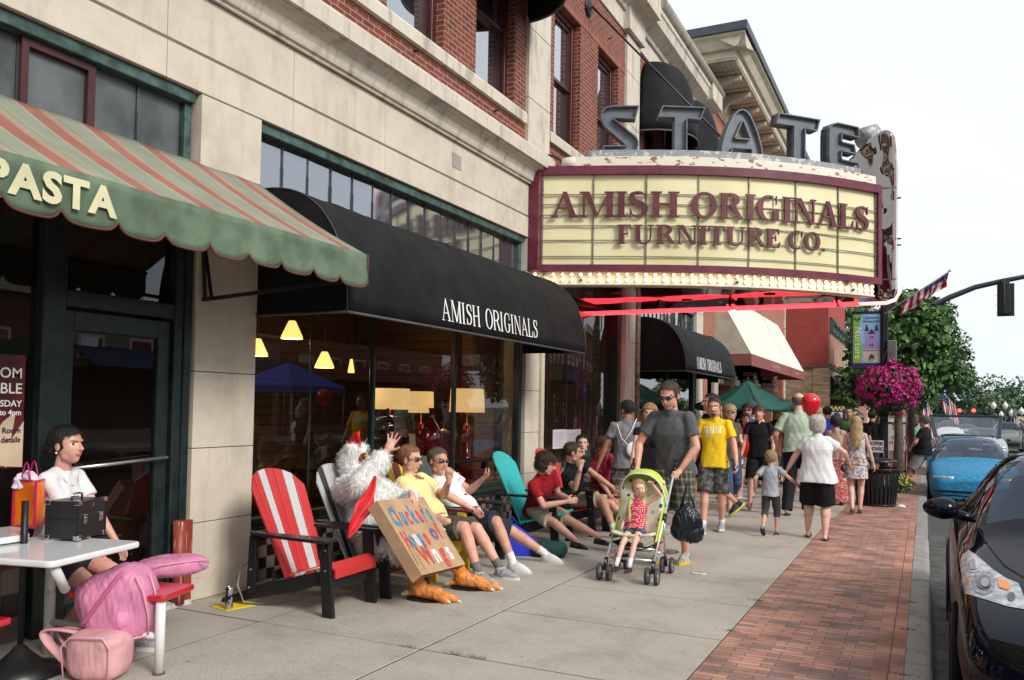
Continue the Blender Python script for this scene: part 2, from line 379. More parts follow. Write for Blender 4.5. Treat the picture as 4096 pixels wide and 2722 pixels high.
# concrete, brick paving, kerb, asphalt
def ground_concrete():
 m, b = base('concrete_paving', .9); tcn = N(m, 'ShaderNodeTexCoord'); ob = tcn.outputs['Object']
 n1 = N(m, 'ShaderNodeTexNoise', i_Scale=.9, i_Detail=10., i_Roughness=.7); L(m, ob, n1.inputs['Vector'])
 n2 = N(m, 'ShaderNodeTexNoise', i_Scale=130., i_Detail=3.); L(m, ob, n2.inputs['Vector'])
 n3 = N(m, 'ShaderNodeTexVoronoi', i_Scale=2.3); L(m, ob, n3.inputs['Vector'])
 r1 = ramp(m, [(.32, (.27, .243, .203)), (.48, (.375, .343, .293)), (.68, (.43, .397, .343))]); L(m, n1.outputs[0], r1.inputs[0])
 r2 = ramp(m, [(.32, (.72, .72, .72)), (.5, (1, 1, 1)), (.68, (1.18, 1.18, 1.16))]); L(m, n2.outputs[0], r2.inputs[0])
 r3 = ramp(m, [(.022, (.35, .33, .3)), (.034, (1, 1, 1))]); L(m, n3.outputs['Distance'], r3.inputs[0])
 a = N(m, 'ShaderNodeMix', data_type='RGBA', blend_type='MULTIPLY'); a.inputs[0].default_value = 1; L(m, r1.outputs[0], a.inputs[6]); L(m, r2.outputs[0], a.inputs[7])
 c = N(m, 'ShaderNodeMix', data_type='RGBA', blend_type='MULTIPLY'); c.inputs[0].default_value = 1; L(m, a.outputs[2], c.inputs[6]); L(m, r3.outputs[0], c.inputs[7])
 L(m, c.outputs[2], b.inputs['Base Color'])
 bp = N(m, 'ShaderNodeBump'); bp.inputs['Strength'].default_value = .35; bp.inputs['Distance'].default_value = .004; L(m, n2.outputs[0], bp.inputs['Height']); L(m, bp.outputs[0], b.inputs['Normal'])
 return m
CONC = ground_concrete()
PAVER = brick('clay_pavers', (.22, .15, .13), (.50, .26, .19), (.09, .075, .062), .212, .068, .0035, mode='floor', dirt=.42, bumpd=.55, c3=(.40, .20, .15), off=.37)
KERBM = stone_mat('kerb_concrete', (.27, .26, .24), (.4, .39, .37), .6, .5)
ASPH = mat('asphalt', (.062, .062, .064), .9, var=.25, vs=60, bump=.5, bs=220)
def gzf(y): return -.02*max(0, min(y, 26)-12)-.006*max(0, min(y, 220)-26)
_gy = [-60, 12, 26, 220, 1500]
def sheet(x0, x1, z, ys0=_gy): return MB().add([(x, y, z+gzf(y)) for y in ys0 for x in (x0, x1)], [(2*i, 2*i+1, 2*i+3, 2*i+2) for i in range(len(ys0)-1)])
struct(sheet(-900, 900, -.16).obj('ground', mat('ground_earth', (.10, .12, .06), .95)))
struct(sheet(.0, 13.2, -.13).obj('road', ASPH))
_fy = [13.6, 26, 150]; _ky = [12, 26, 150]
struct(sheet(-6, -1.26, 0, _fy).obj('far_concrete_pavement', CONC)); struct(sheet(-1.26, -.118, 0, _fy).obj('far_brick_pavement', PAVER)); struct(MB().add([(x, y, z+gzf(y)) for y in _ky for x, z in ((-.118, .003), (.03, .0), (.05, -.2))], [(a, a+1, a+4, a+3) for a in (0, 1, 3, 4)]).obj('far_kerb', KERBM)); fj = MB()
for y in (13.6, 15.2, 16.9, 18.6, 20.9, 23.2): fj.add([(x, yy, .003+gzf(yy)) for yy in (y, y+.012) for x in (-5.9, -1.26)], [(0, 1, 3, 2)])
for x in (-2.96, -4.35): fj.add([(x+d, y, .003+gzf(y)) for y in _fy for d in (0, .010)], [(0, 1, 3, 2), (2, 3, 5, 4)])
struct(fj.obj('pavement_joints', JOINT))
# concrete slabs as one sheet with real joints
sb = MB()
ys = [-12, -6.9, -4.6, -2.3, 0, 2.35, 4.72, 5.93, 7.05, 8.3, 9.5, 10.3, 11.9, 13.6]
xs_ = [-5.9, -4.35, -2.96, -1.26]
for i in range(len(ys)-1):
 for j in range(3):
  g_ = .0065
  z = .0 + .0015*((i*3+j*5) % 3)
  sb.box((xs_[j]+g_, ys[i]+g_, -.1), (xs_[j+1]-g_, ys[i+1]-g_, z))
struct(sb.obj('pavement', CONC, bevel=.004, seg=1))
struct(MB().box((-5.6, -12, -.14), (-.11, 13.6, -.0012)).obj('pavement_bed', mat('joint_dirt', (.035, .03, .024), .95, var=.4, vs=20)))
struct(MB().box((-1.258, -12, -.11), (-.30, 13.6, .001)).obj('brick_paving', PAVER))
PAV2 = brick('clay_paver_border', (.34, .16, .12), (.48, .23, .165), (.08, .065, .05), .068*3, .212, .004, mode='floor', dirt=.4, bumpd=.5, off=0)
struct(MB().box((-.298, -12, -.11), (-.118, 13.6, .002)).obj('brick_paving_border', PAV2))
kb = MB()
y = -12
while y < 11:
 kb.prism([(-.116, -.3), (.05, -.3), (.045, -.03), (.03, -.006), (.0, .002), (-.116, .004)], lambda u, v, d: (u, d, v), y+.004, y+2.996); y += 3
struct(kb.obj('kerb', KERBM, bevel=.006))
struct(MB().box((.05, -12, -.20), (.34, 13.6, -.126)).obj('gutter', mat('gutter_grime', (.075, .072, .068), .9, var=.35, vs=6, bump=.4, bs=90)))
tag(MB().lathe([(0, .0), (.10, .0), (.105, -.004), (.12, -.004), (.122, 0), (.16, .003)], 28, (-2.62, 8.0+1.25, .004)).obj('utility_cover', mat('rusty_iron', (.10, .075, .06), .8, var=.4, vs=20)), 'small round iron utility cover in the concrete pavement', 'utility cover')
# weeds in joints
wd = MB()
for cx, cy in [(-2.70, 4.72), (-3.05, 4.70), (-2.55, 4.73), (-1.27, 7.3), (-1.27, 6.2), (-.11, 5.7), (-.11, 7.9), (-.12, 6.9)]:
 for k in range(34):
  a = random.uniform(0, 6.28); px, py = cx+random.gauss(0, .035), cy+random.gauss(0, .006); h = random.uniform(.008, .03)
  wd.add([(px, py, 0), (px+.004, py, 0), (px+cos(a)*h, py+sin(a)*h, h)], [(0, 1, 2)])
tag(wd.obj('weeds', mat('weed_green', (.07, .13, .03), .8)), 'thin green weeds growing in the paving joints', 'weeds', kind='stuff')
# ================================================================ limestone and brick storefront building
A = thing('storefront_building', 'limestone and dark red brick shop building with tall glass storefronts', 'building', (XW, 4.9, 0))
def ap(mb, name, mats, **k):
 o = mb.obj(name, mats, None, **k); o.parent = A; o.matrix_parent_inverse = Matrix.Translation((XW, 4.9, 0)).inverted(); return o
def under(o, p):
 o.parent = p; bpy.context.view_layer.update(); o.matrix_parent_inverse = p.matrix_world.inverted(); return o
def pane(x, y0, y1, z0, z1): return MB().add([(x, y0, z0), (x, y1, z0), (x, y1, z1), (x, y0, z1)], [(0, 1, 2, 3)])
st = MB()
def blk(y0, y1, z0, z1, x0=XW-.36, x1=XW, mb=None): (mb or st).box((x0, y0+.003, z0+.003), (x1, y1-.003, z1-.003))
# pilasters in courses
for z0, z1 in [(0, .62), (.62, 1.22), (1.22, 1.84), (1.84, 2.9), (2.9, 4.09)]:
 blk(4.885, 5.57, z0, z1); blk(11.09, 11.7, z0, min(z1, 3.6));
 blk(15.45, 16.24, z0, z1, x1=XW+.002)
 blk(21.3, 22.0, z0, z1)
blk(11.09, 11.7, 3.6, 4.09);
st.tube([(XW+.02, 11.62, .02), (XW+.02, 11.62, 3.58)], .045, 10)
st.tube([(XW+.0, 15.55, .0), (XW+.0, 15.55, 4.0)], .07, 10); st.tube([(XW+.0, 15.75, .0), (XW+.0, 15.75, 4.0)], .05, 10)
# fascia courses
jy = [-3, -1.5, 0, 1.55, 3.02, 4.53, 5.97, 7.44, 8.9, 10.37, 11.7]
for a, b in zip(jy[:-1], jy[1:]):
 blk(a, b, 4.095, 4.395); blk(a, b, 4.415, 4.885, x1=XW-.006)
for a, b in zip([11.7, 13, 14.4, 15.9, 17.4, 18.9, 20.4], [13, 14.4, 15.9, 17.4, 18.9, 20.4, 22]): blk(a, b, 4.095, 4.885)
st.box((XW-.3, 12, -.5), (XW-.04, 22, -.003)); ap(st, 'stone_wall', STONE, bevel=.004, seg=1)
ap(MB().box((XW-.4, -3, 4.10), (XW-.012, 22, 4.9)).box((XW-.4, 4.9, 0), (XW-.02, 5.56, 4.05)).box((XW-.4, 11.1, 0), (XW-.02, 11.69, 4.05)), 'joint_backing', JOINT)
ap(MB().box((XW-.01, 8.97-.1, 4.56), (XW+.001, 8.97+.12, 4.74)), 'wall_patch', mat('cement_patch', (.32, .31, .29), .9))
# moulded cornice over the shopfronts
pf = [(0, 4.885), (.035, 4.885), (.04, 4.915), (.065, 4.92), (.075, 4.945), (.085, 4.99), (.11, 5.05), (.155, 5.09), (.20, 5.105), (.205, 5.125), (.25, 5.13), (.25, 5.30), (.225, 5.315), (.215, 5.345), (.03, 5.375), (0, 5.375)]
cm = MB(); cy0 = [-3, -1.5, .1, 1.7, 3.3, 4.9, 6.45, 7.95, 9.3, 10.5, 11.48]
for a, b in zip(cy0[:-1], cy0[1:]): cm.prism(pf, lambda u, v, d: (XW+u, d, v), a+.003, b-.003)
ap(cm, 'cornice', STONE2, bevel=0)
# upper brick wall with openings
WIN = [(3.42, 4.60), (5.43, 6.61), (7.45, 8.66), (9.46, 10.62), (12.02, 13.13), (13.98, 15.08), (16.75, 17.75), (18.4, 19.4)]
br = MB(); zt = 8.13; zs = 5.92
br.box((XW-.3, -3, 5.375), (XW-.03, 22, 5.735)); br.box((XW-.3, 11.5, 4.89), (XW-.03, 22, 5.374))
prev = -3
for a, b in WIN: br.box((XW-.3, prev, zs-.0), (XW-.03, a, zt)); prev = b
br.box((XW-.3, prev, zs), (XW-.03, 22, zt))
br.box((XW-.3, -3, zt+.23), (XW-.03, 22, 8.95))
ap(br, 'brick_wall', REDBRICK)
ap(MB().box((XW-.3, -3, zt+.001), (XW-.024, 22, zt+.229)), 'soldier_course', SOLDIER)
ss = MB(); yj = [-3, -1, 1.2, 3.1, 5.0, 7.0, 8.95, 10.95]
for a, b in zip(yj[:-1], yj[1:]): ss.prism([(0, 5.735), (.06, 5.735), (.06, 5.87), (.045, 5.905), (-.06, 5.925), (-.2, 5.925), (-.2, 5.735)], lambda u, v, d: (XW-.03+u, d, v), a+.003, b-.003)
for a, b in [(11.8, 13.6), (13.606, 15.44), (16.28, 19), (19, 21.9)]: ss.prism([(0, 5.735), (.06, 5.735), (.06, 5.87), (.045, 5.905), (-.06, 5.925), (-.2, 5.925), (-.2, 5.735)], lambda u, v, d: (XW-.03+u, d, v), a, b)
ap(ss, 'sill_course', STONE2)
us = MB()
for a, b in [(10.98, 11.76), (15.45, 16.25), (21.2, 22.0)]:
 for z0, z1 in [(4.89, 6.15), (6.15, 7.2), (7.2, 8.2), (8.2, 8.95)]: blk(a, b, z0, z1, XW-.3, XW+.03, us)
for i in range(15): blk(-.5+1.5*i, 1+1.5*i, 8.955, 9.32, XW-.3, XW-.0, us)
for i in range(15): us.prism([(0, 9.32), (.05, 9.33), (.07, 9.40), (.30, 9.55), (.33, 9.75), (.36, 9.78), (.36, 9.9), (0, 9.95), (-.3, 9.95), (-.3, 9.32)], lambda u, v, d: (XW+u, d, v), -.5+1.5*i+.003, 1+1.5*i-.003)
for y in (15.3, 21.1): us.box((XW-.01, y, 8.97), (XW+.12, y+1.0, 9.5)); us.box((XW, y-.05, 9.5), (XW+.42, y+1.05, 9.96))
for i in range(5): blk(13.2+1.8*i, 15.0+1.8*i, 9.95, 10.25, XW-.3, XW+.02, us)
ap(us, 'entablature', STONE2, bevel=.006, seg=1)
ap(MB().tube([(XW+.30, 16.6, 10.02), (XW+.30, 22.3, 10.02)], .16, 16), 'roll_coping', stone_mat('dirty_stone', (.32, .30, .25), (.3, .28, .24), .6))
ap(MB().box((XW-.8, -3, 9.9), (XW-12, 22, 10.0)), 'roof', mat('roof_felt', (.08, .08, .08), .9))
# upper windows
GLS = glass('upper_window_glass', (.03, .035, .04), .42, .0)
BLIND = mat('venetian_blind', (.16, .13, .11), .7, var=0)
def sash_window(y0, y1, curtain=True):
 f = MB(); xw = XW-.17
 f.box((xw-.08, y0+.001, zs), (xw+.02, y0+.09, zt)); f.box((xw-.08, y1-.09, zs), (xw+.02, y1-.001, zt))
 f.box((xw-.08, y0+.09, zt-.10), (xw+.02, y1-.09, zt-.001)); f.box((xw-.08, y0+.09, zs+.005), (xw+.03, y1-.09, zs+.07))
 fr = ap(f, 'window', MAROON, bevel=.006, seg=1)
 s = MB(); zm = 6.95
 for (za, zb, xo) in ((zm, zt-.1, -.035), (zs+.07, zm+.05, -.07)):
  s.box((xw+xo-.02, y0+.09, za), (xw+xo+.02, y0+.15, zb)); s.box((xw+xo-.02, y1-.15, za), (xw+xo+.02, y1-.09, zb))
  s.box((xw+xo-.019, y0+.15, zb-.06), (xw+xo+.019, y1-.15, zb)); s.box((xw+xo-.019, y0+.15, za), (xw+xo+.019, y1-.15, za+.05))
 under(s.obj('sash', MAROON), fr)
 under(pane(xw-.045, y0+.15, y1-.15, zm+.05, zt-.16).obj('pane', GLS), fr); under(pane(xw-.08, y0+.15, y1-.15, zs+.12, zm-.01).obj('pane', GLS), fr)
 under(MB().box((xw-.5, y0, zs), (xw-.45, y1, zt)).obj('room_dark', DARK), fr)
 if curtain:
  c = MB()
  c.grid(lambda u, v: (xw-.12+.02*sin(u*40), y0+.1+u*(y1-y0-.2), zs+.1+v*1.0), 60, 1)
  under(c.obj('curtain', mat('grey_curtain', (.09, .095, .10), .9)), fr)
for a, b in WIN: sash_window(a, b)
# two dome awnings over upper windows
def dome(yc, hw, x1, zb, ztop, lab):
 mb = MB()
 def fn(u, v):
  a = pi*u; t = v
  rx = cos(t*pi/2)**.55 if t < 1 else 0
  return (XW-.02+x1*sin(a)*rx, yc-hw*cos(a)*(rx if t > .35 else cos(.35*pi/2)**.55*1.0 if 0 else rx), zb+(ztop-zb)*sin(t*pi/2))
 mb.grid(fn, 28, 14)
 o = mb.obj('dome_awning', CANVAS, solid=.01)
 r = MB().tube([(XW+x1*sin(pi*i/28), yc-hw*cos(pi*i/28), zb-.01) for i in range(29)], .018, 6)
 t = thing('dome_awning', lab, 'awning', (XW, yc, zb), group='dome awnings over the upper windows')
 o.name = 'canopy'; under(o, t); under(r.obj('rim', mat('awning_piping', (.10, .09, .085), .7)), t)
dome(10.04, .95, .92, 7.28, 8.9, 'black dome awning over the upper window cut by the top of the picture')
dome(17.3, 1.02, .95, 7.28, 8.95, 'black dome awning behind the grey letter S above the marquee')
dome(19.6, 1.02, .95, 7.28, 8.95, 'farther black dome awning behind the grey first letter T')
# transoms and shop windows
TRG = glass('transom_glass', (.07, .075, .08), .48, .0, .05, (.62, .64, .70))
TRG2 = mat('old_obscure_glass', (.085, .095, .10), .28, var=.45, vs=2.6, bump=.15, bs=160, stretch=(1, 1, .7), det=7)
SHG = glass('shop_glass', (.01, .01, .01), .02, 1., gc=(.8, .8, .85))
def transom(y0, y1, z0, z1, n, mullions=None, glassm=TRG):
 xw = XW-.14
 f = MB()
 f.box((xw-.06, y0, z1-.09), (xw+.10, y1, z1)); f.box((xw-.05, y0, z0-.04), (xw+.03, y1, z0))
 f.box((xw-.05, y0, z0), (xw+.04, y0+.05, z1-.09)); f.box((xw-.05, y1-.07, z0), (xw+.06, y1, z1-.09))
 fr = ap(f, 'transom_window', GREENO, bevel=.006, seg=1)
 yy_ = mullions or [y0+.05+(y1-y0-.12)*i/n for i in range(n+1)]
 gb = MB()
 for i in range(len(yy_)-1):
  a, b = yy_[i], yy_[i+1]
  if i: under(MB().box((xw-.012, a-.008, z0), (xw+.012, a+.008, z1-.09)).box((xw+.011, a-.004, z0), (xw+.02, a+.004, z1-.3)).obj('muntin', mat('lead_came', (.10, .11, .115), .4, metal=.6)), fr)
  j = random.uniform(-.004, .004); k = random.uniform(-.004, .004)
  gb.add([(xw+j, a+.01, z0), (xw-j, b-.01, z0), (xw-j+k, b-.01, z1-.08), (xw+j+k, a+.01, z1-.08)], [(0, 1, 2, 3)])
 under(gb.obj('pane', glassm), fr)
transom(5.58, 11.04, 3.40, 4.09, 15)
transom(1.5, 4.86, 3.3, 4.09, 6, [1.55, 2.1, 2.75, 3.44, 3.98, 4.38, 4.79], TRG2)
ap(MB().box((XW-.17, 3.44, 3.4), (XW-.09, 3.49, 4.0)).box((XW-.17, 3.93, 3.4), (XW-.09, 3.99, 4.0)).box((XW-.17, 3.49, 3.94), (XW-.09, 3.93, 4.0)), 'vent_sash', MAROON)
ap(MB().box((XW-.5, 1.5, 3.2), (XW-.45, 4.8, 4.1)).box((XW-.3, 1, 3.38), (XW-.1, 4.87, 3.5)), 'transom_backing', DARK)
transom(16.9, 21.28, 3.40, 4.09, 14)
# furniture shop window
f = MB(); xw = XW-.10
f.box((xw-.05, 5.57, .50), (xw+.06, 11.08, .57)); f.box((xw-.06, 5.57, 3.30), (xw+.06, 11.08, 3.40))
f.box((xw-.05, 5.58, .57), (xw+.02, 5.63, 3.3)); f.box((xw-.05, 10.98, .57), (xw+.05, 11.07, 3.3))
f.box((xw-.03, 7.42, .57), (xw+.03, 7.46, 3.3)); f.box((xw-.03, 9.16, .57), (xw+.03, 9.20, 3.3)); f.box((xw-.02, 7.32-.9, .57), (xw+.0, 7.34-.9, 3.3))
wf = ap(f, 'shop_window', GREENM, bevel=.006, seg=1)
for a, b in ((5.63, 7.42), (7.46, 9.16), (9.20, 10.98)): under(pane(xw-.006, a, b, .57, 3.3).obj('pane', SHG), wf)
def tiles(name, cols, sc_=.105):
 m, b = base(name, .25); uv, ob, sp = uvec(m, 'wall')
 mp = N(m, 'ShaderNodeMapping'); mp.inputs['Scale'].default_value = (1/sc_,)*3; L(m, uv, mp.inputs[0])
 fl = N(m, 'ShaderNodeVectorMath', operation='FLOOR'); L(m, mp.outputs[0], fl.inputs[0])
 wn = N(m, 'ShaderNodeTexWhiteNoise'); L(m, fl.outputs[0], wn.inputs['Vector'])
 ck = N(m, 'ShaderNodeTexChecker'); ck.inputs['Scale'].default_value = 1; ck.inputs['Color1'].default_value = (0, 0, 0, 1); ck.inputs['Color2'].default_value = (.55, .55, .55, 1); L(m, mp.outputs[0], ck.inputs['Vector'])
 ad = N(m, 'ShaderNodeMath', operation='MULTIPLY_ADD'); L(m, wn.outputs['Value'], ad.inputs[0]); ad.inputs[1].default_value = .42; L(m, ck.outputs['Color'], ad.inputs[2])
 r = ramp(m, [(i/len(cols), c) for i, c in enumerate(cols)], 'CONSTANT'); L(m, ad.outputs[0], r.inputs[0])
 fr = N(m, 'ShaderNodeTexBrick', offset=0.); fr.inputs['Scale'].default_value = 1; fr.inputs['Brick Width'].default_value = 1; fr.inputs['Row Height'].default_value = 1; fr.inputs['Mortar Size'].default_value = .025; L(m, mp.outputs[0], fr.inputs['Vector'])
 mm = N(m, 'ShaderNodeMix', data_type='RGBA'); L(m, fr.outputs['Fac'], mm.inputs[0]); L(m, r.outputs[0], mm.inputs[6]); mm.inputs[7].default_value = (.12, .11, .10, 1)
 L(m, mm.outputs[2], b.inputs['Base Color']); return m
TILE = tiles('checker_tiles', [(.012, .008, .008), (.05, .012, .012), (.17, .135, .105), (.20, .16, .125)])
TILE2 = tiles('large_checker_tiles', [(.02, .008, .008), (.14, .03, .022), (.15, .10, .075), (.20, .165, .135)], .16)
for a, b, z in ((5.57, 11.09, .44), (11.7, 12.2, .62), (14.2, 15.45, .62)): ap(MB().box((XW-.3, a, 0), (XW-.08, b, z)), 'tile_bulkhead', TILE)
ap(MB().box((XW-.3, 1, 0), (XW-.11, 3.6, .62)), 'tile_bulkhead', TILE2)
ap(MB().box((XW-.12, 5.57, .44), (XW-.02, 11.09, .50)).box((XW-.11, 5.57, .385), (XW-.05, 11.09, .44)), 'window_ledge', GREENM, bevel=.01)
# restaurant door and window
f = MB(); xd = XW-.05
for a, b in [(3.62, 3.79), (4.72, 4.88)]: f.box((xd-.12, a, 0), (xd+.01, b, 3.4))
f.box((xd-.10, 3.79, 2.24), (xd, 4.72, 2.36)); f.box((xd-.10, 1.0, .60), (xd+.02, 3.62, .68)); f.box((xd-.09, 3.79, 3.2), (xd, 4.72, 3.4)); f.box((xd-.1, 1.0, 3.3), (xd, 3.62, 3.4))
f.box((xd+.008, 4.80, .62), (xd+.03, 4.87, 3.4))
df = ap(f, 'door_frame', GREENM, bevel=.008, seg=1)
DG = glass('dark_door_glass', (.006, .004, .003), .035, .35)
d = MB(); d.box((xd-.09, 3.80, .03), (xd-.03, 3.88, 2.22)); d.box((xd-.09, 4.60, .03), (xd-.03, 4.71, 2.22)); d.box((xd-.089, 3.88, .03), (xd-.031, 4.60, .16)); d.box((xd-.089, 3.88, 2.08), (xd-.031, 4.60, 2.22))
dd = ap(d, 'door', GREENM, bevel=.006, seg=1)
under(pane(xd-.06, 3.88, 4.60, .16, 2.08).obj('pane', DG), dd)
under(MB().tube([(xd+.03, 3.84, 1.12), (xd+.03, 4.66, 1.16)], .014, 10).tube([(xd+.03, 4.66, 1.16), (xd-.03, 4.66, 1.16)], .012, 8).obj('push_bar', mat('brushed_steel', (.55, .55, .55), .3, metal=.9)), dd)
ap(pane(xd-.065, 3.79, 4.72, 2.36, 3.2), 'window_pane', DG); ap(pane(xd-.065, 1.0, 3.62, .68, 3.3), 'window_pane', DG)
ap(MB().box((XW-.35, 3.7, 0), (XW+.05, 4.88, .035)), 'threshold', mat('threshold_paint', (.55, .53, .5), .7, var=.3, vs=15))
WOODR = mat('worn_red_paint', (.26, .045, .03), .45, var=.25, vs=10)
rp = MB(); rp.tube([(XW+.03, 4.76, .02), (XW+.03, 4.76, .66)], .05, 14); rp.box((XW-.06, 4.79, .02), (XW+.035, 4.885, .66))
ap(rp, 'corner_post', mat('chipped_red_paint', (.27, .045, .03), .45, var=.3, vs=14, c2=(.55, .42, .35), stretch=(3, 3, .25), lo=.38, hi=.41))
# brown restaurant interior with the drinks screen
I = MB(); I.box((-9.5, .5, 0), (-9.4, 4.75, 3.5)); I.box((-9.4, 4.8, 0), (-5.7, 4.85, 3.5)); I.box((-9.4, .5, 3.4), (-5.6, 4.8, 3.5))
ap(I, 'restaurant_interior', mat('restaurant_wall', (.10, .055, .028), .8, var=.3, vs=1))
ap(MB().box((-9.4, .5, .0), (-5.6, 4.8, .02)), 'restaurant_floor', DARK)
# furniture shop interior
SLAT, b_ = base('slatwall', .7); uv, ob, sp = uvec(SLAT, 'wall')
wv = N(SLAT, 'ShaderNodeMath', operation='PINGPONG'); L(SLAT, sp.outputs[2], wv.inputs[0]); wv.inputs[1].default_value = .07
r_ = ramp(SLAT, [(.04, (.03, .018, .01)), (.09, (.13, .075, .032))]); mu_ = N(SLAT, 'ShaderNodeMath', operation='MULTIPLY'); L(SLAT, wv.outputs[0], mu_.inputs[0]); mu_.inputs[1].default_value = 12; L(SLAT, mu_.outputs[0], r_.inputs[0]); L(SLAT, r_.outputs[0], b_.inputs['Base Color'])
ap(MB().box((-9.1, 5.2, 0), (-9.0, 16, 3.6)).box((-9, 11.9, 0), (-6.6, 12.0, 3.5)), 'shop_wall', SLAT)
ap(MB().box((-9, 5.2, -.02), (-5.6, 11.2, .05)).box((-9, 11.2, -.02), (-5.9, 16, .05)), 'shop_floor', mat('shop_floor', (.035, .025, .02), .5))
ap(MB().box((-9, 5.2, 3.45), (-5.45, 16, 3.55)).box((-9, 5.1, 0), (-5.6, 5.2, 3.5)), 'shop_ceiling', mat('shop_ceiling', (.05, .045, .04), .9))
# shop things
AMB = mat('lit_glass_shade', (.9, .6, .25), .4, var=0, emit=(1, .52, .14), es=1.5)
AMB2 = mat('lit_glass_shade_base', (.9, .8, .6), .4, var=0, emit=(1, .88, .62), es=6)
def lamp_light(loc, e, c=(1, .68, .36), r=.06):
 l = bpy.data.lights.new('lamp_glow', 'POINT'); l.energy = e; l.color = c; l.shadow_soft_size = r
 o = bpy.data.objects.new('lamp_glow', l); col.objects.link(o); o.location = loc; return o
PEND = [((1168, 1320), -6.3, .115, 'hanging lamp with amber cone shade nearest the limestone pilaster top left'), ((1030, 1390), -6.9, .115, 'hanging amber lamp half hidden by the limestone pilaster'),
  ((1298, 1440), -6.7, .115, 'hanging lamp with amber cone shade above the white furry costume'), ((1405, 1463), -7.2, .045, 'tiny bare hanging bulb in the shop window'),
  ((1778, 1435), -7.6, .10, 'dim hanging lamp highest of three at the back of the shop'), ((1768, 1500), -7.4, .10, 'hanging lamp left of the low pair at the back of the shop'), ((1790, 1490), -8.2, .10, 'hanging lamp right of the low pair at the back of the shop')]
for (px, X, r, lab) in PEND:
 p = WX(px[0], px[1], X)
 t = thing('pendant_lamp', lab, 'hanging lamp', (p.x, p.y, p.z-.1), group='hanging lamps in the furniture shop')
 sh = MB().lathe([(r*.28, .2), (r*.36, .19), (r, .03), (r*1.04, .0)], 20).obj('lamp_shade', AMB, t)
 MB().lathe([(0, .012), (r*.98, .012)], 20).obj('bulb', AMB2, t)
 MB().tube([(0, 0, .2), (0, 0, 3.55-p.z)], .004, 5).lathe([(0, .24), (.02, .23), (.022, .19)], 10).obj('cord', BLACKM, t)
 if r > .1: g_ = lamp_light((0, 0, -.06), 5); g_.parent = t
VASE = mat('oxblood_glaze', (.16, .008, .012), .12, var=.2, coat=1)
SHADE = mat('lit_linen_shade', (.85, .68, .42), .8, var=0, emit=(1, .60, .22), es=.55, bump=.2, bs=120)
for (xa, xb, ya, yb, X, lab) in [(1500, 1620, 1555, 1638, -6.25, 'red table lamp with wide cream drum shade behind the waving hand'), (1652, 1717, 1567, 1652, -6.9, 'red table lamp with narrow cream shade between two wider ones'), (1803, 1930, 1556, 1650, -6.2, 'red table lamp with cream drum shade right of the window bar')]:
 a = WX(xa, (ya+yb)/2, X); b = WX(xb, (ya+yb)/2, X); r = min((b.y-a.y)/2*.86, .27); c = (a+b)/2; zt_ = WX((xa+xb)/2, ya, X).z; zb_ = WX((xa+xb)/2, yb, X).z
 t = thing('table_lamp', lab, 'table lamp', (c.x, c.y, .8), group='lit table lamps in the furniture shop')
 MB().lathe([(r*.93, zt_-.8), (r, zb_-.8), (r*.985, zb_-.8), (r*.915, zt_-.8)], 28).obj('lamp_shade', SHADE, t)
 MB().lathe([(0, 0), (.07, .0), (.075, .02), (.05, .04), (.055, .3), (.05, .5), (.02, .53), (.012, .56), (.012, zt_-.82)], 16).obj('lamp_base', VASE, t)
 g_ = lamp_light((0, 0, (zt_+zb_)/2-.8), 11, r=.05); g_.parent = t
for (px, X, s, lab) in [((1725, 1720), -6.3, 1., 'tall dark red glazed floor vase in the shop window'), ((1800, 1730), -7.0, .85, 'smaller red vase beside the tall one in the shop')]:
 p = WX(px[0], px[1], X)
 tag(MB().lathe([(0, 0), (.10, 0), (.12, .05), (.17, .25), (.16, .4), (.09, .52), (.04, .60), (.035, .72), (.05, .76)], 24).obj('vase', VASE, loc=(p.x, p.y, .8)), lab, 'vase').scale = (s, s, s)
t = thing('display_table', 'long dark display table carrying lamps in the furniture shop', 'table', (-6.6, 9.8, 0))
MB().box((-.5, -1.6, .74), (.5, 1.9, .79)).obj('table_top', mat('dark_wood', (.02, .012, .008), .3, var=.3), t, bevel=.006)
for sx in (-.42, .42):
 for sy in (-1.5, 1.8): MB().box((sx-.04, sy-.04, .03), (sx+.04, sy+.04, .739)).obj('leg', mat('dark_wood', (.02, .012, .008), .3), t)
t = thing('wine_rack', 'black metal rack of dark bottles in the shop window', 'wine rack', (-6.05, 8.75, .8))
for i, (dy, dz) in enumerate([(0, .25), (.05, .5), (-.08, .38), (.0, .62), (.1, .12)]):
 MB().tube([(-.2, dy-.1, dz-.05), (.03, dy+.02, dz), (.07, dy+.05, dz+.01), (.14, dy+.1, dz+.02)], [.04, .042, .018, .017], 12).obj('bottle', mat('bottle_glass', (.01, .012, .008), .08, var=0), t)
MB().tube([(0, 0, 0), (0, 0, .75)], .02, 8).tube([(-.15, -.1, 0), (.15, .1, .0)], .02, 6).obj('rack', BLACKM, t)
for (a, b, c, d_, X, lab) in [(1510, 1380, 1575, 1660, -8.9, 'dark framed picture board on the tan slatted shop wall'), (1625, 1385, 1900, 1700, -8.6, 'large dark armoire standing against the slatted shop wall')]:
 p = WX(a, b, X); q = WX(c, d_, X)
 t = tag(MB().box((X-.15, p.y, .1 if a > 1600 else q.z), (X, q.y, p.z)).box((X, p.y+.08, (.3 if a > 1600 else q.z+.1)), (X+.02, q.y-.08, p.z-.1)).obj('armoire' if a > 1600 else 'picture_board', mat('espresso_wood', (.015, .009, .006), .35), bevel=.01), lab, 'cabinet' if a > 1600 else 'picture')
p = WX(1640, 1755, -6.2)
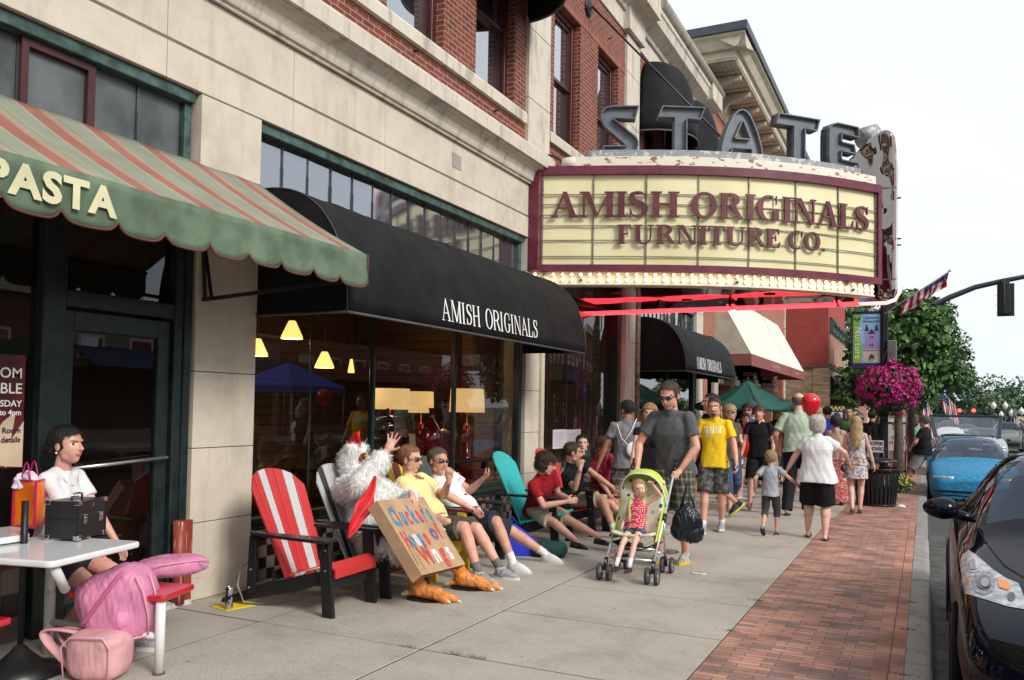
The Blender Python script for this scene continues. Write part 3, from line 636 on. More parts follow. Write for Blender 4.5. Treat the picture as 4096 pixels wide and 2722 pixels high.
tag(MB().prism([(0, 0), (.14, 0), (.14, .16), (0, .16)], lambda u, v, d: (-6.2+d-.1*v, p.y+u, p.z-.1+v), 0, .006).obj('price_card', mat('card', (.5, .42, .3), .8)), 'small tan price card standing on the shop display table', 'card')
def armchair(loc, lab, rz=0):
 t = thing('wing_chair', lab, 'armchair', loc, rz, 'red armchairs in the shop window')
 RL = mat('red_leather', (.09, .008, .008), .3, var=.2)
 MB().grid(lambda u, v: (-.05*sin(v*3)+.12*abs(u-.5)**1.5*2, -.36+.72*u, .4+v*(.62+.18*sin(pi*u))), 16, 8).obj('backrest', RL, t, solid=.09)
 MB().box((0, -.34, .22), (.6, .34, .46)).obj('seat', RL, t, bevel=.05, seg=3)
 for s in (-1, 1): MB().box((0, s*.34, .25), (.55, s*.44, .62)).obj('armrest', RL, t, bevel=.04, seg=3)
 for s in (-1, 1): MB().box((.5, s*.3-.02, 0), (.55, s*.3+.02, .22)).obj('leg', BLACKM, t)
armchair((-6.35, 9.6, .06), 'dark red leather armchair behind the man in the white tee', 0)
armchair((-6.3, 10.5, .06), 'dark red leather armchair beside the turquoise chair back', 0)
# theatre entrance: curved glass, recess walls
def curved(u, v): a = u*pi/2; return (-5.45-1.3*(1-cos(a)), 15.3-2.2*sin(a)*1.0+0, .62+v*3.0)
cg = MB(); cg.grid(curved, 20, 1)
ap(cg, 'curved_pane', glass('curved_glass', (.008, .006, .005), .10, .3))
cb2 = MB(); cb2.grid(lambda u, v: (-5.43-1.3*(1-cos(u*pi/2)), 15.3-2.2*sin(u*pi/2), v*.62), 20, 1)
ap(cb2, 'curved_bulkhead', TILE)
ap(MB().box((-6.9, 11.7, .0), (-6.8, 13.2, 3.6)), 'entrance_wall', mat('warm_brown_wall', (.09, .035, .015), .6, var=.3))
ap(MB().box((XW-.20, 15.28, 0), (XW-.04, 15.44, 4.05)).box((XW-.3, 11.7, 3.6), (XW-.1, 15.4, 4.1)), 'entrance_frame', GREENM)
ap(MB().tube([(XW+.02, 16.33, .4), (XW+.02, 16.33, 4.0)], .055, 10), 'downpipe', mat('rusty_pipe', (.18, .09, .045), .7, var=.5, vs=8, c2=(.28, .25, .2)))
t = thing('framed_notice', 'orange backlit framed picture in the theatre entrance', 'picture', (-6.8, 12.4, 1.7))
p0 = WX(2258, 1455, -6.75); p1 = WX(2297, 1540, -6.75)
MB().box((.0, p0.y-12.4, p1.z-1.7), (.03, p1.y-12.4, p0.z-1.7)).obj('picture', mat('orange_print', (.35, .12, .03), .5, var=.6, vs=12), t)
for k, (a, b) in enumerate([(2211, 2264), (2266, 2322)]):
 p = WX(a, 1720, -5.62); q = WX(b, 1792, -5.62)
 tt = thing('menu_board', ['left white sheet of the pair posted beside the theatre door', 'right white sheet of the pair posted beside the theatre door'][k], 'notice', (-5.62, p.y, q.z), group='posted white sheets')
 MB().box((0, 0, 0), (.008, q.y-p.y, p.z-q.z)).obj('sheet', mat('paper_white', (.62, .63, .66), .7, var=0), tt)
 lb = MB()
 for r in range(11): lb.box((.008, .03, .03+r*.024), (.010, (q.y-p.y)*random.uniform(.5, .9), .036+r*.024))
 lb.obj('printing', mat('print_grey', (.25, .25, .28), .8, var=0), tt)
# shop beyond the theatre (dark glass with frame)
sf = MB(); sf.box((XW-.14, 16.45, 0), (XW-.04, 16.55, 3.4)); sf.box((XW-.14, 21.15, 0), (XW-.04, 21.3, 3.4)); sf.box((XW-.14, 16.5, 3.3), (XW-.04, 21.3, 3.4)); sf.box((XW-.14, 18.8, .5), (XW-.06, 18.88, 3.3)); sf.box((XW-.3, 16.5, 0), (XW-.06, 21.3, .5))
ap(sf, 'far_shop_front', GREENM); ap(pane(XW-.10, 16.55, 21.2, .5, 3.3), 'far_shop_pane', glass('far_shop_glass', (.01, .012, .01), .10, .0))
# iron bolts and tie rod
bo = MB()
for y, z in [(8.0, 5.66), (10.0, 5.62), (9.0, 8.5), (13.3, 8.5), (14.5, 8.45)]: bo.tube([(XW-.04, y, z), (XW+.05, y, z+.01)], .012, 6)
ap(bo, 'iron_bolt', BLACKM)
# ---------------------------------------------------------------- awnings
def barrel_awning(name, lab, y0, y1, zt_, zb_, X1, text, tsize, ty0, ty1, tz):
 t = thing(name, lab, 'awning', (XW, y0, zb_), group='black barrel awnings')
 D = X1-XW
 def prof(q):   # q 0 top at wall .. 1 bottom front
  a = q*pi/2
  return (XW+.01+D*(sin(a)**.80), zb_+(zt_-zb_)*(cos(a)**.92 if q < 1 else 0))
 def wob(y, q): return .012*sin(y*9+3*sin(y*2.3))*sin(q*pi)*(.5)+.006*sin(y*23)*q*(1-q)*2
 mb = MB(); mb.grid(lambda u, v: (lambda P, y: (P[0]+wob(y, v), y, P[1]-.0+wob(y, v)))(prof(v), y0+u*(y1-y0)), 90, 18, flip=True)
 c = under(mb.obj('canopy', CANVAS, solid=.008), t)
 for y, nm in ((y0, 'side_panel'), (y1, 'side_panel')):
  P = [prof(i/18) for i in range(19)]; s = MB()
  s.add([(XW+.01, y, zb_+.0)]+[(a, y, b) for a, b in P], [tuple(range(20))])
  under(s.obj(nm, CANVAS), t)
 pp = MB().tube([(prof(i/18)[0]+.003, y0-.002, prof(i/18)[1]+.003) for i in range(19)], .006, 5).tube([(X1+.008, y0, zb_-.012), (X1+.008, y1, zb_-.012)], .013, 6).tube([(XW, y0, zb_-.012), (X1, y0, zb_-.012)], .013, 6).tube([(prof(i/18)[0]+.003, y1+.002, prof(i/18)[1]+.003) for i in range(19)], .006, 5)
 under(pp.obj('piping', mat('grey_piping', (.06, .06, .062), .6)), t)
 # lettering follows the curved lower front
 def qz(z):
  lo, hi = 0., 1.
  for _ in range(24):
   m = (lo+hi)/2
   if prof(m)[1] > z: lo = m
   else: hi = m
  return prof(lo)[0]
 def place(u, v, d):
  z = tz+v; yv = ty0+u
  return (qz(z)+.012+d, yv, z)
 lt = MB(); serif_text(text, tsize, place, lt, SERIF_L, sp=.09, d=.003, total=ty1-ty0)
 under(lt.obj('lettering', WHITEP), c)
 return t
pL = WX(1765, 1300, -4.28); pR = WX(2148, 1390, -4.28)
barrel_awning('barrel_awning', 'long black barrel awning with white lettering over the furniture shop window', 5.56, 10.95, 3.47, 2.37, -4.28, 'AMISH ORIGINALS', .22, WX(1762, 1280, -4.28).y, WX(2145, 1360, -4.28).y, 2.44)
barrel_awning('barrel_awning', 'smaller black barrel awning with white lettering beyond the marquee', 16.45, 21.25, 3.47, 2.38, -4.28, 'AMISH ORIGINALS', .25, WX(2785, 1470, -4.28).y, WX(2883, 1490, -4.28).y, 2.46)
# striped restaurant awning
def stripe_mat():
 m, b = base('striped_canvas', .8); tcn = N(m, 'ShaderNodeTexCoord'); sp = N(m, 'ShaderNodeSeparateXYZ'); L(m, tcn.outputs['Object'], sp.inputs[0])
 nz = N(m, 'ShaderNodeTexNoise', i_Scale=3., i_Detail=5.); L(m, tcn.outputs['Object'], nz.inputs['Vector'])
 ad = N(m, 'ShaderNodeMath', operation='ADD'); L(m, sp.outputs[1], ad.inputs[0]); ad.inputs[1].default_value = .13
 md = N(m, 'ShaderNodeMath', operation='MULTIPLY'); md.inputs[1].default_value = 1/.47; L(m, ad.outputs[0], md.inputs[0])
 fr = N(m, 'ShaderNodeMath', operation='FRACT'); L(m, md.outputs[0], fr.inputs[0])
 R, Gn, Y = (.29, .112, .085), (.22, .25, .185), (.38, .30, .20)
 els = [(0, Gn), (.30, Gn)]
 p = .30
 for i in range(5): els += [(p, Y if i % 2 else Gn)]; p += .018
 els += [(p, R), (.66, R)]; p = .68
 for i in range(6): els += [(p, Y if i % 2 else R)]; p += .02
 els += [(p, Gn), (.90, R), (.92, Gn), (.94, Y), (.955, Gn)]
 r = ramp(m, els[:31], 'CONSTANT'); L(m, fr.outputs[0], r.inputs[0])
 nr = ramp(m, [(.3, (.82, .82, .82)), (.7, (1.1, 1.1, 1.1))]); L(m, nz.outputs[0], nr.inputs[0])
 ml = N(m, 'ShaderNodeMix', data_type='RGBA', blend_type='MULTIPLY'); ml.inputs[0].default_value = 1; L(m, r.outputs[0], ml.inputs[6]); L(m, nr.outputs[0], ml.inputs[7]); L(m, ml.outputs[2], b.inputs['Base Color'])
 return m
t = thing('striped_awning', 'sloping red and green striped awning with scalloped green valance', 'awning', (XW, 5.5, 2.5))
XF = -4.08; Y0, Y1 = .6, 5.55
mb = MB(); mb.grid(lambda u, v: (XW+(XF-XW)*v+.0, Y0+(Y1-Y0)*u, 3.52-(.70)*v-.025*sin(pi*v)-.008*abs(sin(u*30))), 60, 10, flip=True)
cn = under(mb.obj('canopy', stripe_mat(), solid=.006), t)
VAL = mat('faded_green_canvas', (.105, .155, .10), .8, var=.28, vs=5, bump=.6, bs=7, det=7)
PIPE = mat('brown_piping', (.13, .04, .03), .8)
def scal(s): # bottom edge of the valance
 q = (s/.335) % 1
 return 2.545+.0+ (.055*(abs(q-.5)*2)**6) - .012*sin(pi*q)
nv = 260
vb = MB(); vb.grid(lambda u, v: (XF+.012+.010*sin(u*52)*(v)+.006*sin(u*17+v*2), Y0+(Y1-Y0)*u, 2.815*(1-v)+scal((Y1-Y0)*(1-u))*v), nv, 6, flip=True)
under(vb.obj('valance', VAL, solid=.005), t)
vs_ = MB(); vs_.grid(lambda u, v: (XW+.02+(XF-XW)*u, Y1+.003+.004*sin(u*30), (3.50-.68*u)*(1-v)+v*((3.50-.68*u)-.27+ (0 if u > .97 else .0))), 20, 3)
ed = MB().tube([(XF+.014+.010*sin(i/nv*52)+.006*sin(i/nv*17+2), Y0+(Y1-Y0)*i/nv, scal((Y1-Y0)*(1-i/nv))) for i in range(nv+1)], .007, 5).tube([(XF+.02, Y1, 2.815), (XF+.02, Y1+.002, 2.56)], .006, 5)
under(ed.obj('piping', PIPE), t)
br_ = MB().bar((XW, 4.95, 2.42), (XF-.02, 5.45, 2.60), .03, .03).bar((XW+.0, 4.93, 2.98), (XW+.03, 4.95, 2.42), .025, .025).bar((XW, 4.93, 3.0), (XW+.1, 4.95, 2.42), .02, .02).bar((XF-.03, Y0, 2.80), (XF-.03, Y1, 2.80), .025, .025).bar((XF-.03, Y1-.03, 2.8), (XF-.03, Y1-.03, 2.6), .025, .025)
under(br_.obj('frame', BLACKM), t)
M_ = frame_M((XF+.03, 2.10, 2.585), (0, 1, 0), (0, 0, 1))
tx = text_obj('lettering', 'PASTA', .29, mat('pale_yellow_paint', (.62, .585, .37), .7, var=.1), None, frame_M((XF+.034, WX(-95, 700, XF).y, 2.60), (0, 1, 0), (0, 0, 1)), ext=.001, bold=.012, xs=.80, track=1.12)
# fit the word between its measured ends
bbx = [v.co.y for v in tx.data.vertices]; a0, a1 = min(bbx), max(bbx); b0, b1 = WX(-62, 700, XF+.034).y, WX(468, 860, XF+.034).y
bz = [v.co.z for v in tx.data.vertices]; c0, c1 = min(bz), max(bz)
for v in tx.data.vertices: v.co.y = b0+(v.co.y-a0)/(a1-a0)*(b1-b0); v.co.z = 2.605+(v.co.z-c0)/(c1-c0)*.17; v.co.x += .002
under(tx, t)
# poster in the restaurant window
t = thing('window_poster', 'dark red poster with white lettering and champagne glass in the restaurant window', 'poster', (XW-.04, 3.2, 1.15))
MB().box((-.0, -.45, -.0), (.006, .305, .73)).obj('sheet', mat('poster_print', (.10, .012, .014), .4, var=.5, vs=3), t)
MB().prism([(.305, .30), (.12, .02), (.305, .0)], lambda u, v, d: (.006+d, u, v), 0, .002).prism([(.2, .0), (.07, .15), (.17, .3), (.25, .36)], lambda u, v, d: (.006+d, u, v), 0, .001).obj('glass_print', mat('champagne_print', (.55, .42, .3), .5), t)
PW = mat('poster_lettering', (.75, .70, .66), .6, var=0); PK = mat('poster_ink', (.04, .02, .02), .6, var=0)
for s, z, h, c in [('ROOM', .58, .095, PW), ('AVAILABLE', .48, .095, PW), ('THURSDAY', .395, .058, PW), ('3pm to 4pm', .34, .05, PW), ('Party Room', .225, .05, PK), ('details', .165, .05, PK)]:
 text_obj('lettering', s, h, c, t, frame_M((.011, .285, z), (0, 1, 0), (0, 0, 1)), ext=.0008, align='RIGHT', bold=.001)
# ================================================================ theatre marquee
CX_ = [0.0, .31, 1.77, 15.24]
_xs = np.linspace(-5.25, -.63, 260); _ys = np.polyval([-.0031, .3075, 1.7737, 15.2365], _xs)
_pts = np.array([(-5.25, 11.15), (-3.93, 11.65), (-3.25, 11.95), (-2.36, 12.5), (-1.7, 13.02), (-1.03, 13.66), (-.63, 14.27)])
_cf = np.polyfit(_pts[:, 0], _pts[:, 1], 3); _ys = np.polyval(_cf, _xs)
_dy = np.polyval(np.polyder(_cf), _xs); _nl = np.hypot(_dy, 1); _nx, _ny = _dy/_nl, -1/_nl      # outward (towards the street and camera)
_s = np.r_[0, np.cumsum(np.hypot(np.diff(_xs), np.diff(_ys)))]; SL = float(_s[-1])
def mc(s, o=0.):
 """point of the marquee's curved face at arc length s, offset o outwards"""
 x = np.interp(s, _s, _xs); y = np.interp(s, _s, _ys); nx = np.interp(s, _s, _nx); ny = np.interp(s, _s, _ny)
 if s > SL: x += (s-SL)*.55; y += (s-SL)*.83
 return float(x+nx*o), float(y+ny*o)
MQ = thing('theatre_marquee', 'curved theatre marquee with yellow letter panels, bulb rows and grey STATE letters', 'marquee', (XW, 14.8, 3.4))
def band(mb, s0, s1, z0, z1, o0, o1, n=60, m=0):
 """a curved bar: between offsets o0 (inner) and o1 (outer)"""
 k = n+1; vs = []
 for i in range(k):
  s = s0+(s1-s0)*i/n; a = mc(s, o0); b = mc(s, o1)
  vs += [(a[0], a[1], z0), (b[0], b[1], z0), (b[0], b[1], z1), (a[0], a[1], z1)]
 fs = [(i*4+j, i*4+(j+1) % 4, (i+1)*4+(j+1) % 4, (i+1)*4+j) for i in range(n) for j in range(4)]
 fs += [(3, 2, 1, 0), (n*4, n*4+1, n*4+2, n*4+3)]
 mb.add(vs, fs, m); return mb
MQF = mat('marquee_maroon_paint', (.135, .022, .045), .32, var=.25, vs=5, bump=.1, bs=20)
PANEL = mat('yellow_letter_panel', (.74, .69, .44), .38, var=.10, vs=1.3, emit=(.75, .66, .36), es=.05, c2=(.66, .59, .33))
fr = MB(); band(fr, 0, SL, 5.035, 5.16, -.10, .035); band(fr, 0, SL, 3.60, 3.70, -.10, .035); band(fr, 0, .17, 3.70, 5.035, -.10, .03, 4); band(fr, SL-.075, SL+.005, 3.70, 5.035, -.10, .03, 3)
fr.box((XW, 11.09, 3.60), (XW+.16, 11.17, 5.16))
under(fr.obj('frame', MQF), MQ)
divs = [.17, .935, 1.71, 2.475, 3.245, 4.01, 4.79, 5.60]
for a, b in zip(divs[:-1], divs[1:]):
 mb = MB(); k = random.uniform(-.006, .006); ph = random.uniform(0, 3)
 def fn(u, v):
  p = mc(a+.008+(b-a-.016)*u, -.035+.012*sin(pi*u)*sin(pi*v)+k*v+.004*sin(9*v+ph)); return (p[0], p[1], 3.70+1.335*v)
 mb.grid(fn, 12, 12); under(mb.obj('letter_panel', PANEL), MQ)
RAIL = mat('tarnished_rail', (.22, .20, .16), .4, metal=.7, var=.4, vs=30)
for z in (4.742, 4.593, 4.437, 4.277, 4.063, 3.824):
 under(band(MB(), .165, 5.6, z-.006, z+.006, -.012, .004).obj('rail', RAIL), MQ)
for s in divs[1:-1]:
 a = mc(s); tg = mc(s+.01); ux, uy = (tg[0]-a[0])/.01, (tg[1]-a[1])/.01
 under(band(MB(), s-.010, s+.010, 3.70, 5.035, -.03, -.013, 1).obj('divider', RAIL), MQ)
for s in (.185, 5.585): under(band(MB(), s-.012, s+.012, 3.70, 5.035, -.03, -.008, 1).obj('divider', RAIL), MQ)
LETM = mat('maroon_letter', (.115, .022, .03), .35, var=.3, vs=6)
def marquee_text(txt, s0, s1, z, h, F=SERIF, sp=.05):
 W = sum(F[c][0]+sp for c in txt)-sp; xs = (s1-s0)/(W*h); x = 0
 for c in txt:
  w_, polys = F[c]
  if polys:
   mb = MB()
   for i, P in enumerate(polys):
    mb.prism([((x+a)*h*xs, b*h) for a, b in P], lambda u, v, d: (lambda q: (q[0], q[1], z+v))(mc(s0+u, .012+d)), 0, .028+.0004*(i % 9))
   under(mb.obj('letter', LETM), MQ)
  x += w_+sp
marquee_text('AMISH', .31, 2.17, 4.40, .375); marquee_text('ORIGINALS', 2.35, 5.37, 4.40, .375)
marquee_text('FURNITURE', 1.28, 3.74, 4.005, .28); marquee_text('CO.', 3.85, 4.52, 4.005, .28)
# bulbs
CREAMP = mat('cream_bulb_tray', (.72, .66, .55), .5, var=.15, vs=8)
bt = MB(); band(bt, .03, SL-.12, 3.425, 3.598, -.25, -.03); band(bt, .03, SL-.12, 3.405, 3.425, -.25, .0)
under(bt.obj('bulb_tray', CREAMP), MQ)
BULB = mat('lit_bulb', (1, .9, .7), .2, var=0, emit=(1, .70, .34), es=5); BOFF = mat('dead_bulb', (.12, .11, .10), .15, var=0)
SOCK = mat('bulb_socket', (.50, .45, .36), .5, var=0)
bm_ = MB().ell((0, 0, 0), (.022, .027, .022), 0, 10, 7).mesh('bulb'); bm_.materials.append(BULB)
bo_ = MB().ell((0, 0, 0), (.022, .027, .022), 0, 10, 7).mesh('bulb_off'); bo_.materials.append(BOFF)
sk_ = MB().ell((0, .018, 0), (.029, .012, .029), 0, 12, 6).mesh('socket'); sk_.materials.append(SOCK)
for r, z in enumerate((3.556, 3.478)):
 for i in range(41):
  s = .09+i*(SL-.27)/40; p = mc(s, -.002)
  o = bpy.data.objects.new('bulb', bo_ if (r, i) in ((0, 1), (1, 5), (1, 22), (0, 36), (1, 37)) else bm_); col.objects.link(o); q = mc(s+.01, -.002)
  o.rotation_euler = (0, 0, atan2(q[1]-p[1], q[0]-p[0])); o.location = (p[0], p[1], z); under(o, MQ)
  o2 = bpy.data.objects.new('socket', sk_); col.objects.link(o2); o2.parent = o
# soffit: dark mirror-polished metal, mirrored plan behind
YC = 14.95
poly = [mc(s, -.12) for s in np.linspace(0.02, SL-.02, 40)]
poly = poly+[(-.62, 15.3), (XW+.001, 15.3)]
SOFM, b_ = base('polished_soffit', .06, metal=1.); b_.inputs['Base Color'].default_value = (.055, .05, .05, 1)
tcn = N(SOFM, 'ShaderNodeTexCoord'); nz = N(SOFM, 'ShaderNodeTexNoise', i_Scale=1.1, i_Detail=1.); L(SOFM, tcn.outputs['Object'], nz.inputs['Vector'])
bp = N(SOFM, 'ShaderNodeBump'); bp.inputs['Strength'].default_value = .10; bp.inputs['Distance'].default_value = .2; L(SOFM, nz.outputs[0], bp.inputs['Height']); L(SOFM, bp.outputs[0], b_.inputs['Normal'])
under(MB().prism(poly, lambda u, v, d: (u, v, d), 3.442, 3.50).obj('soffit', SOFM), MQ)
under(MB().prism(poly, lambda u, v, d: (u, v, d), 5.10, 5.17).obj('top_deck', mat('rusty_deck', (.25, .2, .16), .8)), MQ)
bk = MB();
p2 = [(x, y) for x, y in poly]
bk.grid(lambda u, v: (lambda i: (p2[i][0], p2[i][1], 3.42+v*1.74))(int(round(u*(len(p2)-1)))), len(p2)-1, 1, smooth=False)
under(bk.obj('back_casing', MQF), MQ)
# top ledge (flaking cream) and grey ring under the letters
FLK = mat('flaking_cream_paint', (.74, .70, .60), .6, var=.3, vs=7, c2=(.30, .15, .08), stretch=(1, 1, 2.2), lo=.36, hi=.41, det=9, bump=.3, bs=30)
FLG = mat('flaking_grey_paint', (.24, .26, .28), .6, var=.3, vs=9, c2=(.50, .48, .44), lo=.42, hi=.46, det=9)
e = MB(); band(e, .62, SL+.02, 5.16, 5.335, -.45, -.10); e.tube([mc(.62, -.27)+(5.162,), mc(.62, -.27)+(5.334,)], .175, 24)
under(e.obj('top_ledge', FLK), MQ)
e = MB(); band(e, .95, SL-.05, 5.335, 5.50, -.62, -.32); e.tube([mc(.95, -.47)+(5.336,), mc(.95, -.47)+(5.499,)], .15, 20)
under(e.obj('letter_base', FLG), MQ)
GREY = mat('grey_blue_paint', (.125, .145, .175), .45, var=.18, vs=5)
def rot_i(s): a = mc(s, -.38); b = mc(s+.02, -.38); return a, ((b[0]-a[0]), (b[1]-a[1]))
S_ = [(.77, 1), (.70, .735), (.25, .755), (.73, .37), (.77, .28), (.77, .19), (.74, .10), (.66, .025), (.56, 0), (0, 0), (.06, .20), (.52, .205), (.07, .60), (.015, .70), (-.005, .80), (.02, .90), (.10, .975), (.22, 1)]
T_ = [(.09, 1), (.97, .985), (.88, .735), (.60, .755), (.60, 0), (.34, 0), (.34, .77), (0, .775)]
T2_ = [(.0, 1), (.97, .985), (.90, .735), (.62, .755), (.62, 0), (.35, 0), (.35, .77), (-.06, .775)]
A_ = [(0, 0), (.03, .25), (.09, .50), (.17, .70), (.26, .87), (.34, .965), (.43, 1), (.52, .965), (.60, .87), (.68, .70), (.76, .50), (.83, .25), (.86, 0), (.62, 0), (.62, .20), (.24, .20), (.22, 0)]
AH = [(.44, .76), (.29, .41), (.59, .41)]
E_ = [(0, .72), (.015, .86), (.07, .95), (.20, 1), (.72, 1), (.75, .77), (.32, .79), (.31, .62), (.62, .61), (.66, .41), (.31, .42), (.31, .25), (.72, .24), (.77, .0), (.24, 0), (.10, .03), (.02, .14), (0, .28)]
for P, hole, s0, s1, nm in ((S_, None, 1.04, 1.613, 'S'), (T_, None, 1.896, 2.614, 'T'), (A_, AH, 2.845, 3.537, 'A'), (T2_, None, 3.74, 4.56, 'T'), (E_, None, 4.73, 5.42, 'E')):
 H_ = .765; us_ = [p[0] for p in P]; u0, u1 = min(us_), max(us_)
 # chord frame of the letter on the ring at offset -.45
 def ring(s):
  ox = _xs-_nx*.45; oy = _ys-_ny*.45; ss = np.r_[0, np.cumsum(np.hypot(np.diff(ox), np.diff(oy)))]
  return Vector((float(np.interp(s, ss, ox)), float(np.interp(s, ss, oy)), 0))
 a, b = ring(s0), ring(s1); dx = (b-a).normalized(); nn = Vector((dx.y, -dx.x, 0))
 W = (b-a).length
 pl = lambda u, v, d: tuple(a+dx*((u-u0)/(u1-u0)*W)+nn*d+Vector((0, 0, 5.43+v*H_)))
 mb = MB()
 if hole:   # front plate as keyhole polygon
  k = 6; Q = P[:k+1]+[hole[0], hole[1], hole[2], hole[0]]+P[k:]
  mb.add([pl(u, v, .02) for u, v in Q], [tuple(range(len(Q)))])
  mb.add([pl(u, v, -.10) for u, v in Q], [tuple(range(len(Q)-1, -1, -1))])
 else: mb.prism(P, pl, -.10, .02)
 loops = [P]+([hole] if hole else [])
 for Lp in loops:
  n = len(Lp); cxm = sum(p[0] for p in Lp)/n
  area = sum(Lp[i][0]*Lp[(i+1) % n][1]-Lp[(i+1) % n][0]*Lp[i][1] for i in range(n))
  sg = (1 if area > 0 else -1)*(-1 if Lp is hole else 1)
  for i in range(n):
   p, q = Lp[i], Lp[(i+1) % n]; l = hypot(q[0]-p[0], q[1]-p[1]); nx_, ny_ = -(q[1]-p[1])/l*sg, (q[0]-p[0])/l*sg; tt = .022
   # vertical-wall lip around the recessed face
   mb.prism([p, q, (q[0]+nx_*tt, q[1]+ny_*tt), (p[0]+nx_*tt, p[1]+ny_*tt)], pl, -.11, .085+.0003*(i % 5))
 lo_ = under(mb.obj('sign_letter', GREY), MQ)
 bh = MB()
 for (u, v) in {'S': [(.30, .04), (.42, .04)], 'T': [(.39, .08), (.54, .14)], 'A': [(.08, .06), (.16, .10)], 'E': [(.35, .06), (.45, .06)]}[nm]:
  c = Vector(pl(u, v-.02, .023)); bh.tube([c, c+nn*.02], .022, 10)
 under(bh.obj('bolt_hole', BLACKM), lo_)
# chrome nose fin and drum behind
CHR, b_ = base('wavy_chrome', .03, metal=1.); b_.inputs['Base Color'].default_value = (.27, .245, .23, 1)
tcn = N(CHR, 'ShaderNodeTexCoord'); mp_ = N(CHR, 'ShaderNodeMapping'); mp_.inputs['Scale'].default_value = (2.2, 2.2, 1); L(CHR, tcn.outputs['Object'], mp_.inputs[0])
nz = N(CHR, 'ShaderNodeTexNoise', i_Scale=1.6, i_Detail=1.); L(CHR, mp_.outputs[0], nz.inputs['Vector'])
bp = N(CHR, 'ShaderNodeBump'); bp.inputs['Strength'].default_value = .6; bp.inputs['Distance'].default_value = .3; L(CHR, nz.outputs[0], bp.inputs['Height']); L(CHR, bp.outputs[0], b_.inputs['Normal'])
fp = [(-.70, 3.46), (-.62, 3.38), (-.50, 3.37), (-.44, 3.42), (-.415, 3.55), (-.405, 5.75), (-.43, 5.98), (-.50, 6.10), (-.60, 6.12), (-.72, 6.05), (-.95, 5.85), (-1.20, 5.60), (-1.35, 5.40), (-1.35, 5.17), (-.68, 5.17)]
fn_ = MB(); fn_.prism(fp, lambda u, v, d: (u, d, v), 14.42, 15.5)
under(fn_.obj('chrome_fin', CHR, bevel=.07, seg=4), MQ)
under(MB().tube([(-.66, 14.40, z) for z in (3.46, 5.1)], .02, 8).box((-.68, 14.41, 5.155), (-.402, 14.424, 5.175)).box((-.67, 14.41, 3.70), (-.402, 14.424, 3.715)).obj('seam', RAIL), MQ)
p = WX(3462, 600, -.95); under(MB().tube([(-1.0, 15.2, p.z-.02), (-.75, 15.35, p.z+.08)], .17, 22).obj('drum', FLG), MQ)
NEON = mat('lit_neon_tube', (1, .2, .2), .3, var=0, emit=(1, .035, .05), es=2.5)
NEONP = mat('lit_neon_tube_pale', (1, .6, .55), .3, var=0, emit=(1, .34, .32), es=1.5)
for k in range(4):
 y = 14.28+k*.10; dx_ = 0
 pts = [(-.62, y, 6.27), (-.50, y, 6.25), (-.385, y, 6.14), (-.335, y, 5.95), (-.325, y, 5.7), (-.325, y, 4.4), (-.325, y, 3.75), (-.345, y, 3.52), (-.42, y, 3.38), (-.55, y, 3.335), (-.95, y, 3.335)]
 under(MB().tube(pts, .009, 8).obj('neon_tube', NEONP), MQ)
 jn = [-1.25-.02*k, -2.95+.03*k, -5.2]
 for a, b in zip([-.98, -1.30, -3.0], [-1.24, -2.92, -5.75]):
  under(MB().tube([(a, y, 3.39), (a-.01, y, 3.335), (b+.01, y, 3.335), (b, y, 3.39)], .021, 8).obj('neon_tube', NEON), MQ)
# iron posts
ib = MB()
for z in (4.35, 4.25, 5.0): ib.box((-.40, 14.5, z), (-.33, 14.53, z+.02))
for x in (-1.27, -2.96, -4.2): ib.box((x-.02, 14.25, 3.36), (x+.02, 14.6, 3.44))
for (x, y) in ((-2.2, 13.6), (-3.6, 13.9), (-4.4, 12.6), (-1.4, 14.1)): ib.lathe([(0, -.002), (.09, -.002), (.09, .03)], 16, (x, y, 3.43))
under(ib.obj('bracket', BLACKM), MQ)
# tie rod to the wall
TR = thing('tie_rod', 'thin iron tie rod with round wall plate holding the marquee', 'tie rod', (XW, 13.5, 8.6))
a = WX(2370, 28, XW+.06); b = mc(3.9, -.75); pb = Vector((b[0], b[1], 5.25))
under(MB().tube([a, a.lerp(pb, .36), a.lerp(pb, .42), a.lerp(pb, .43), pb], [.018, .018, .03, .018, .018], 8).obj('rod', BLACKM), TR)
under(MB().lathe([(0, .05), (.05, .05), (.08, .02), (.14, .02), (.16, 0)], 12, M=Matrix.Translation(a-Vector((.06, 0, 0))) @ Matrix.Rotation(pi/2, 4, 'Y')).obj('wall_plate', BLACKM), TR)
a = WX(2178, 620, XW+.04)
under(MB().tube([a, a+Vector((.12, .05, -.02)), Vector(mc(.55, -.3)+(5.28,))], .016, 6).obj('anchor', BLACKM), TR)
# ================================================================ bracketed brick building (22 .. 36.3)
B = thing('bracketed_brick_building', 'orange brick building with cream bracketed eaves and dark flat roof edge', 'building', (XW, 22, 0))
OB = brick('orange_red_brick', (.30, .075, .04), (.38, .11, .06), (.42, .34, .27), .205, .07, .006)
CREAM = mat('cream_wood_paint', (.50, .455, .35), .6, var=.12, vs=4)
bb = MB(); bb.box((XW-9, 22.03, 3.6), (XW, 36.3, 9.9)); bb.box((XW-9, 22.03, -1), (XW-.35, 36, 3.6)); bb.box((XW-9, 36.0, -1), (XW-.01, 36.3, 3.6)); bb.box((XW-.5, 22.03, -1), (XW, 22.5, 3.6)); bb.box((XW-.5, 25.6, -1), (XW, 26.1, 2.9)); bb.box((XW-.5, 29.2, -1), (XW, 29.9, 2.9)); bb.box((XW-.5, 33.0, -1), (XW, 33.5, 2.9)); bb.box((XW-.5, 35.8, -1), (XW-.001, 36.29, 3.6))
under(bb.obj('brick_wall', OB), B)
q_ = MB()
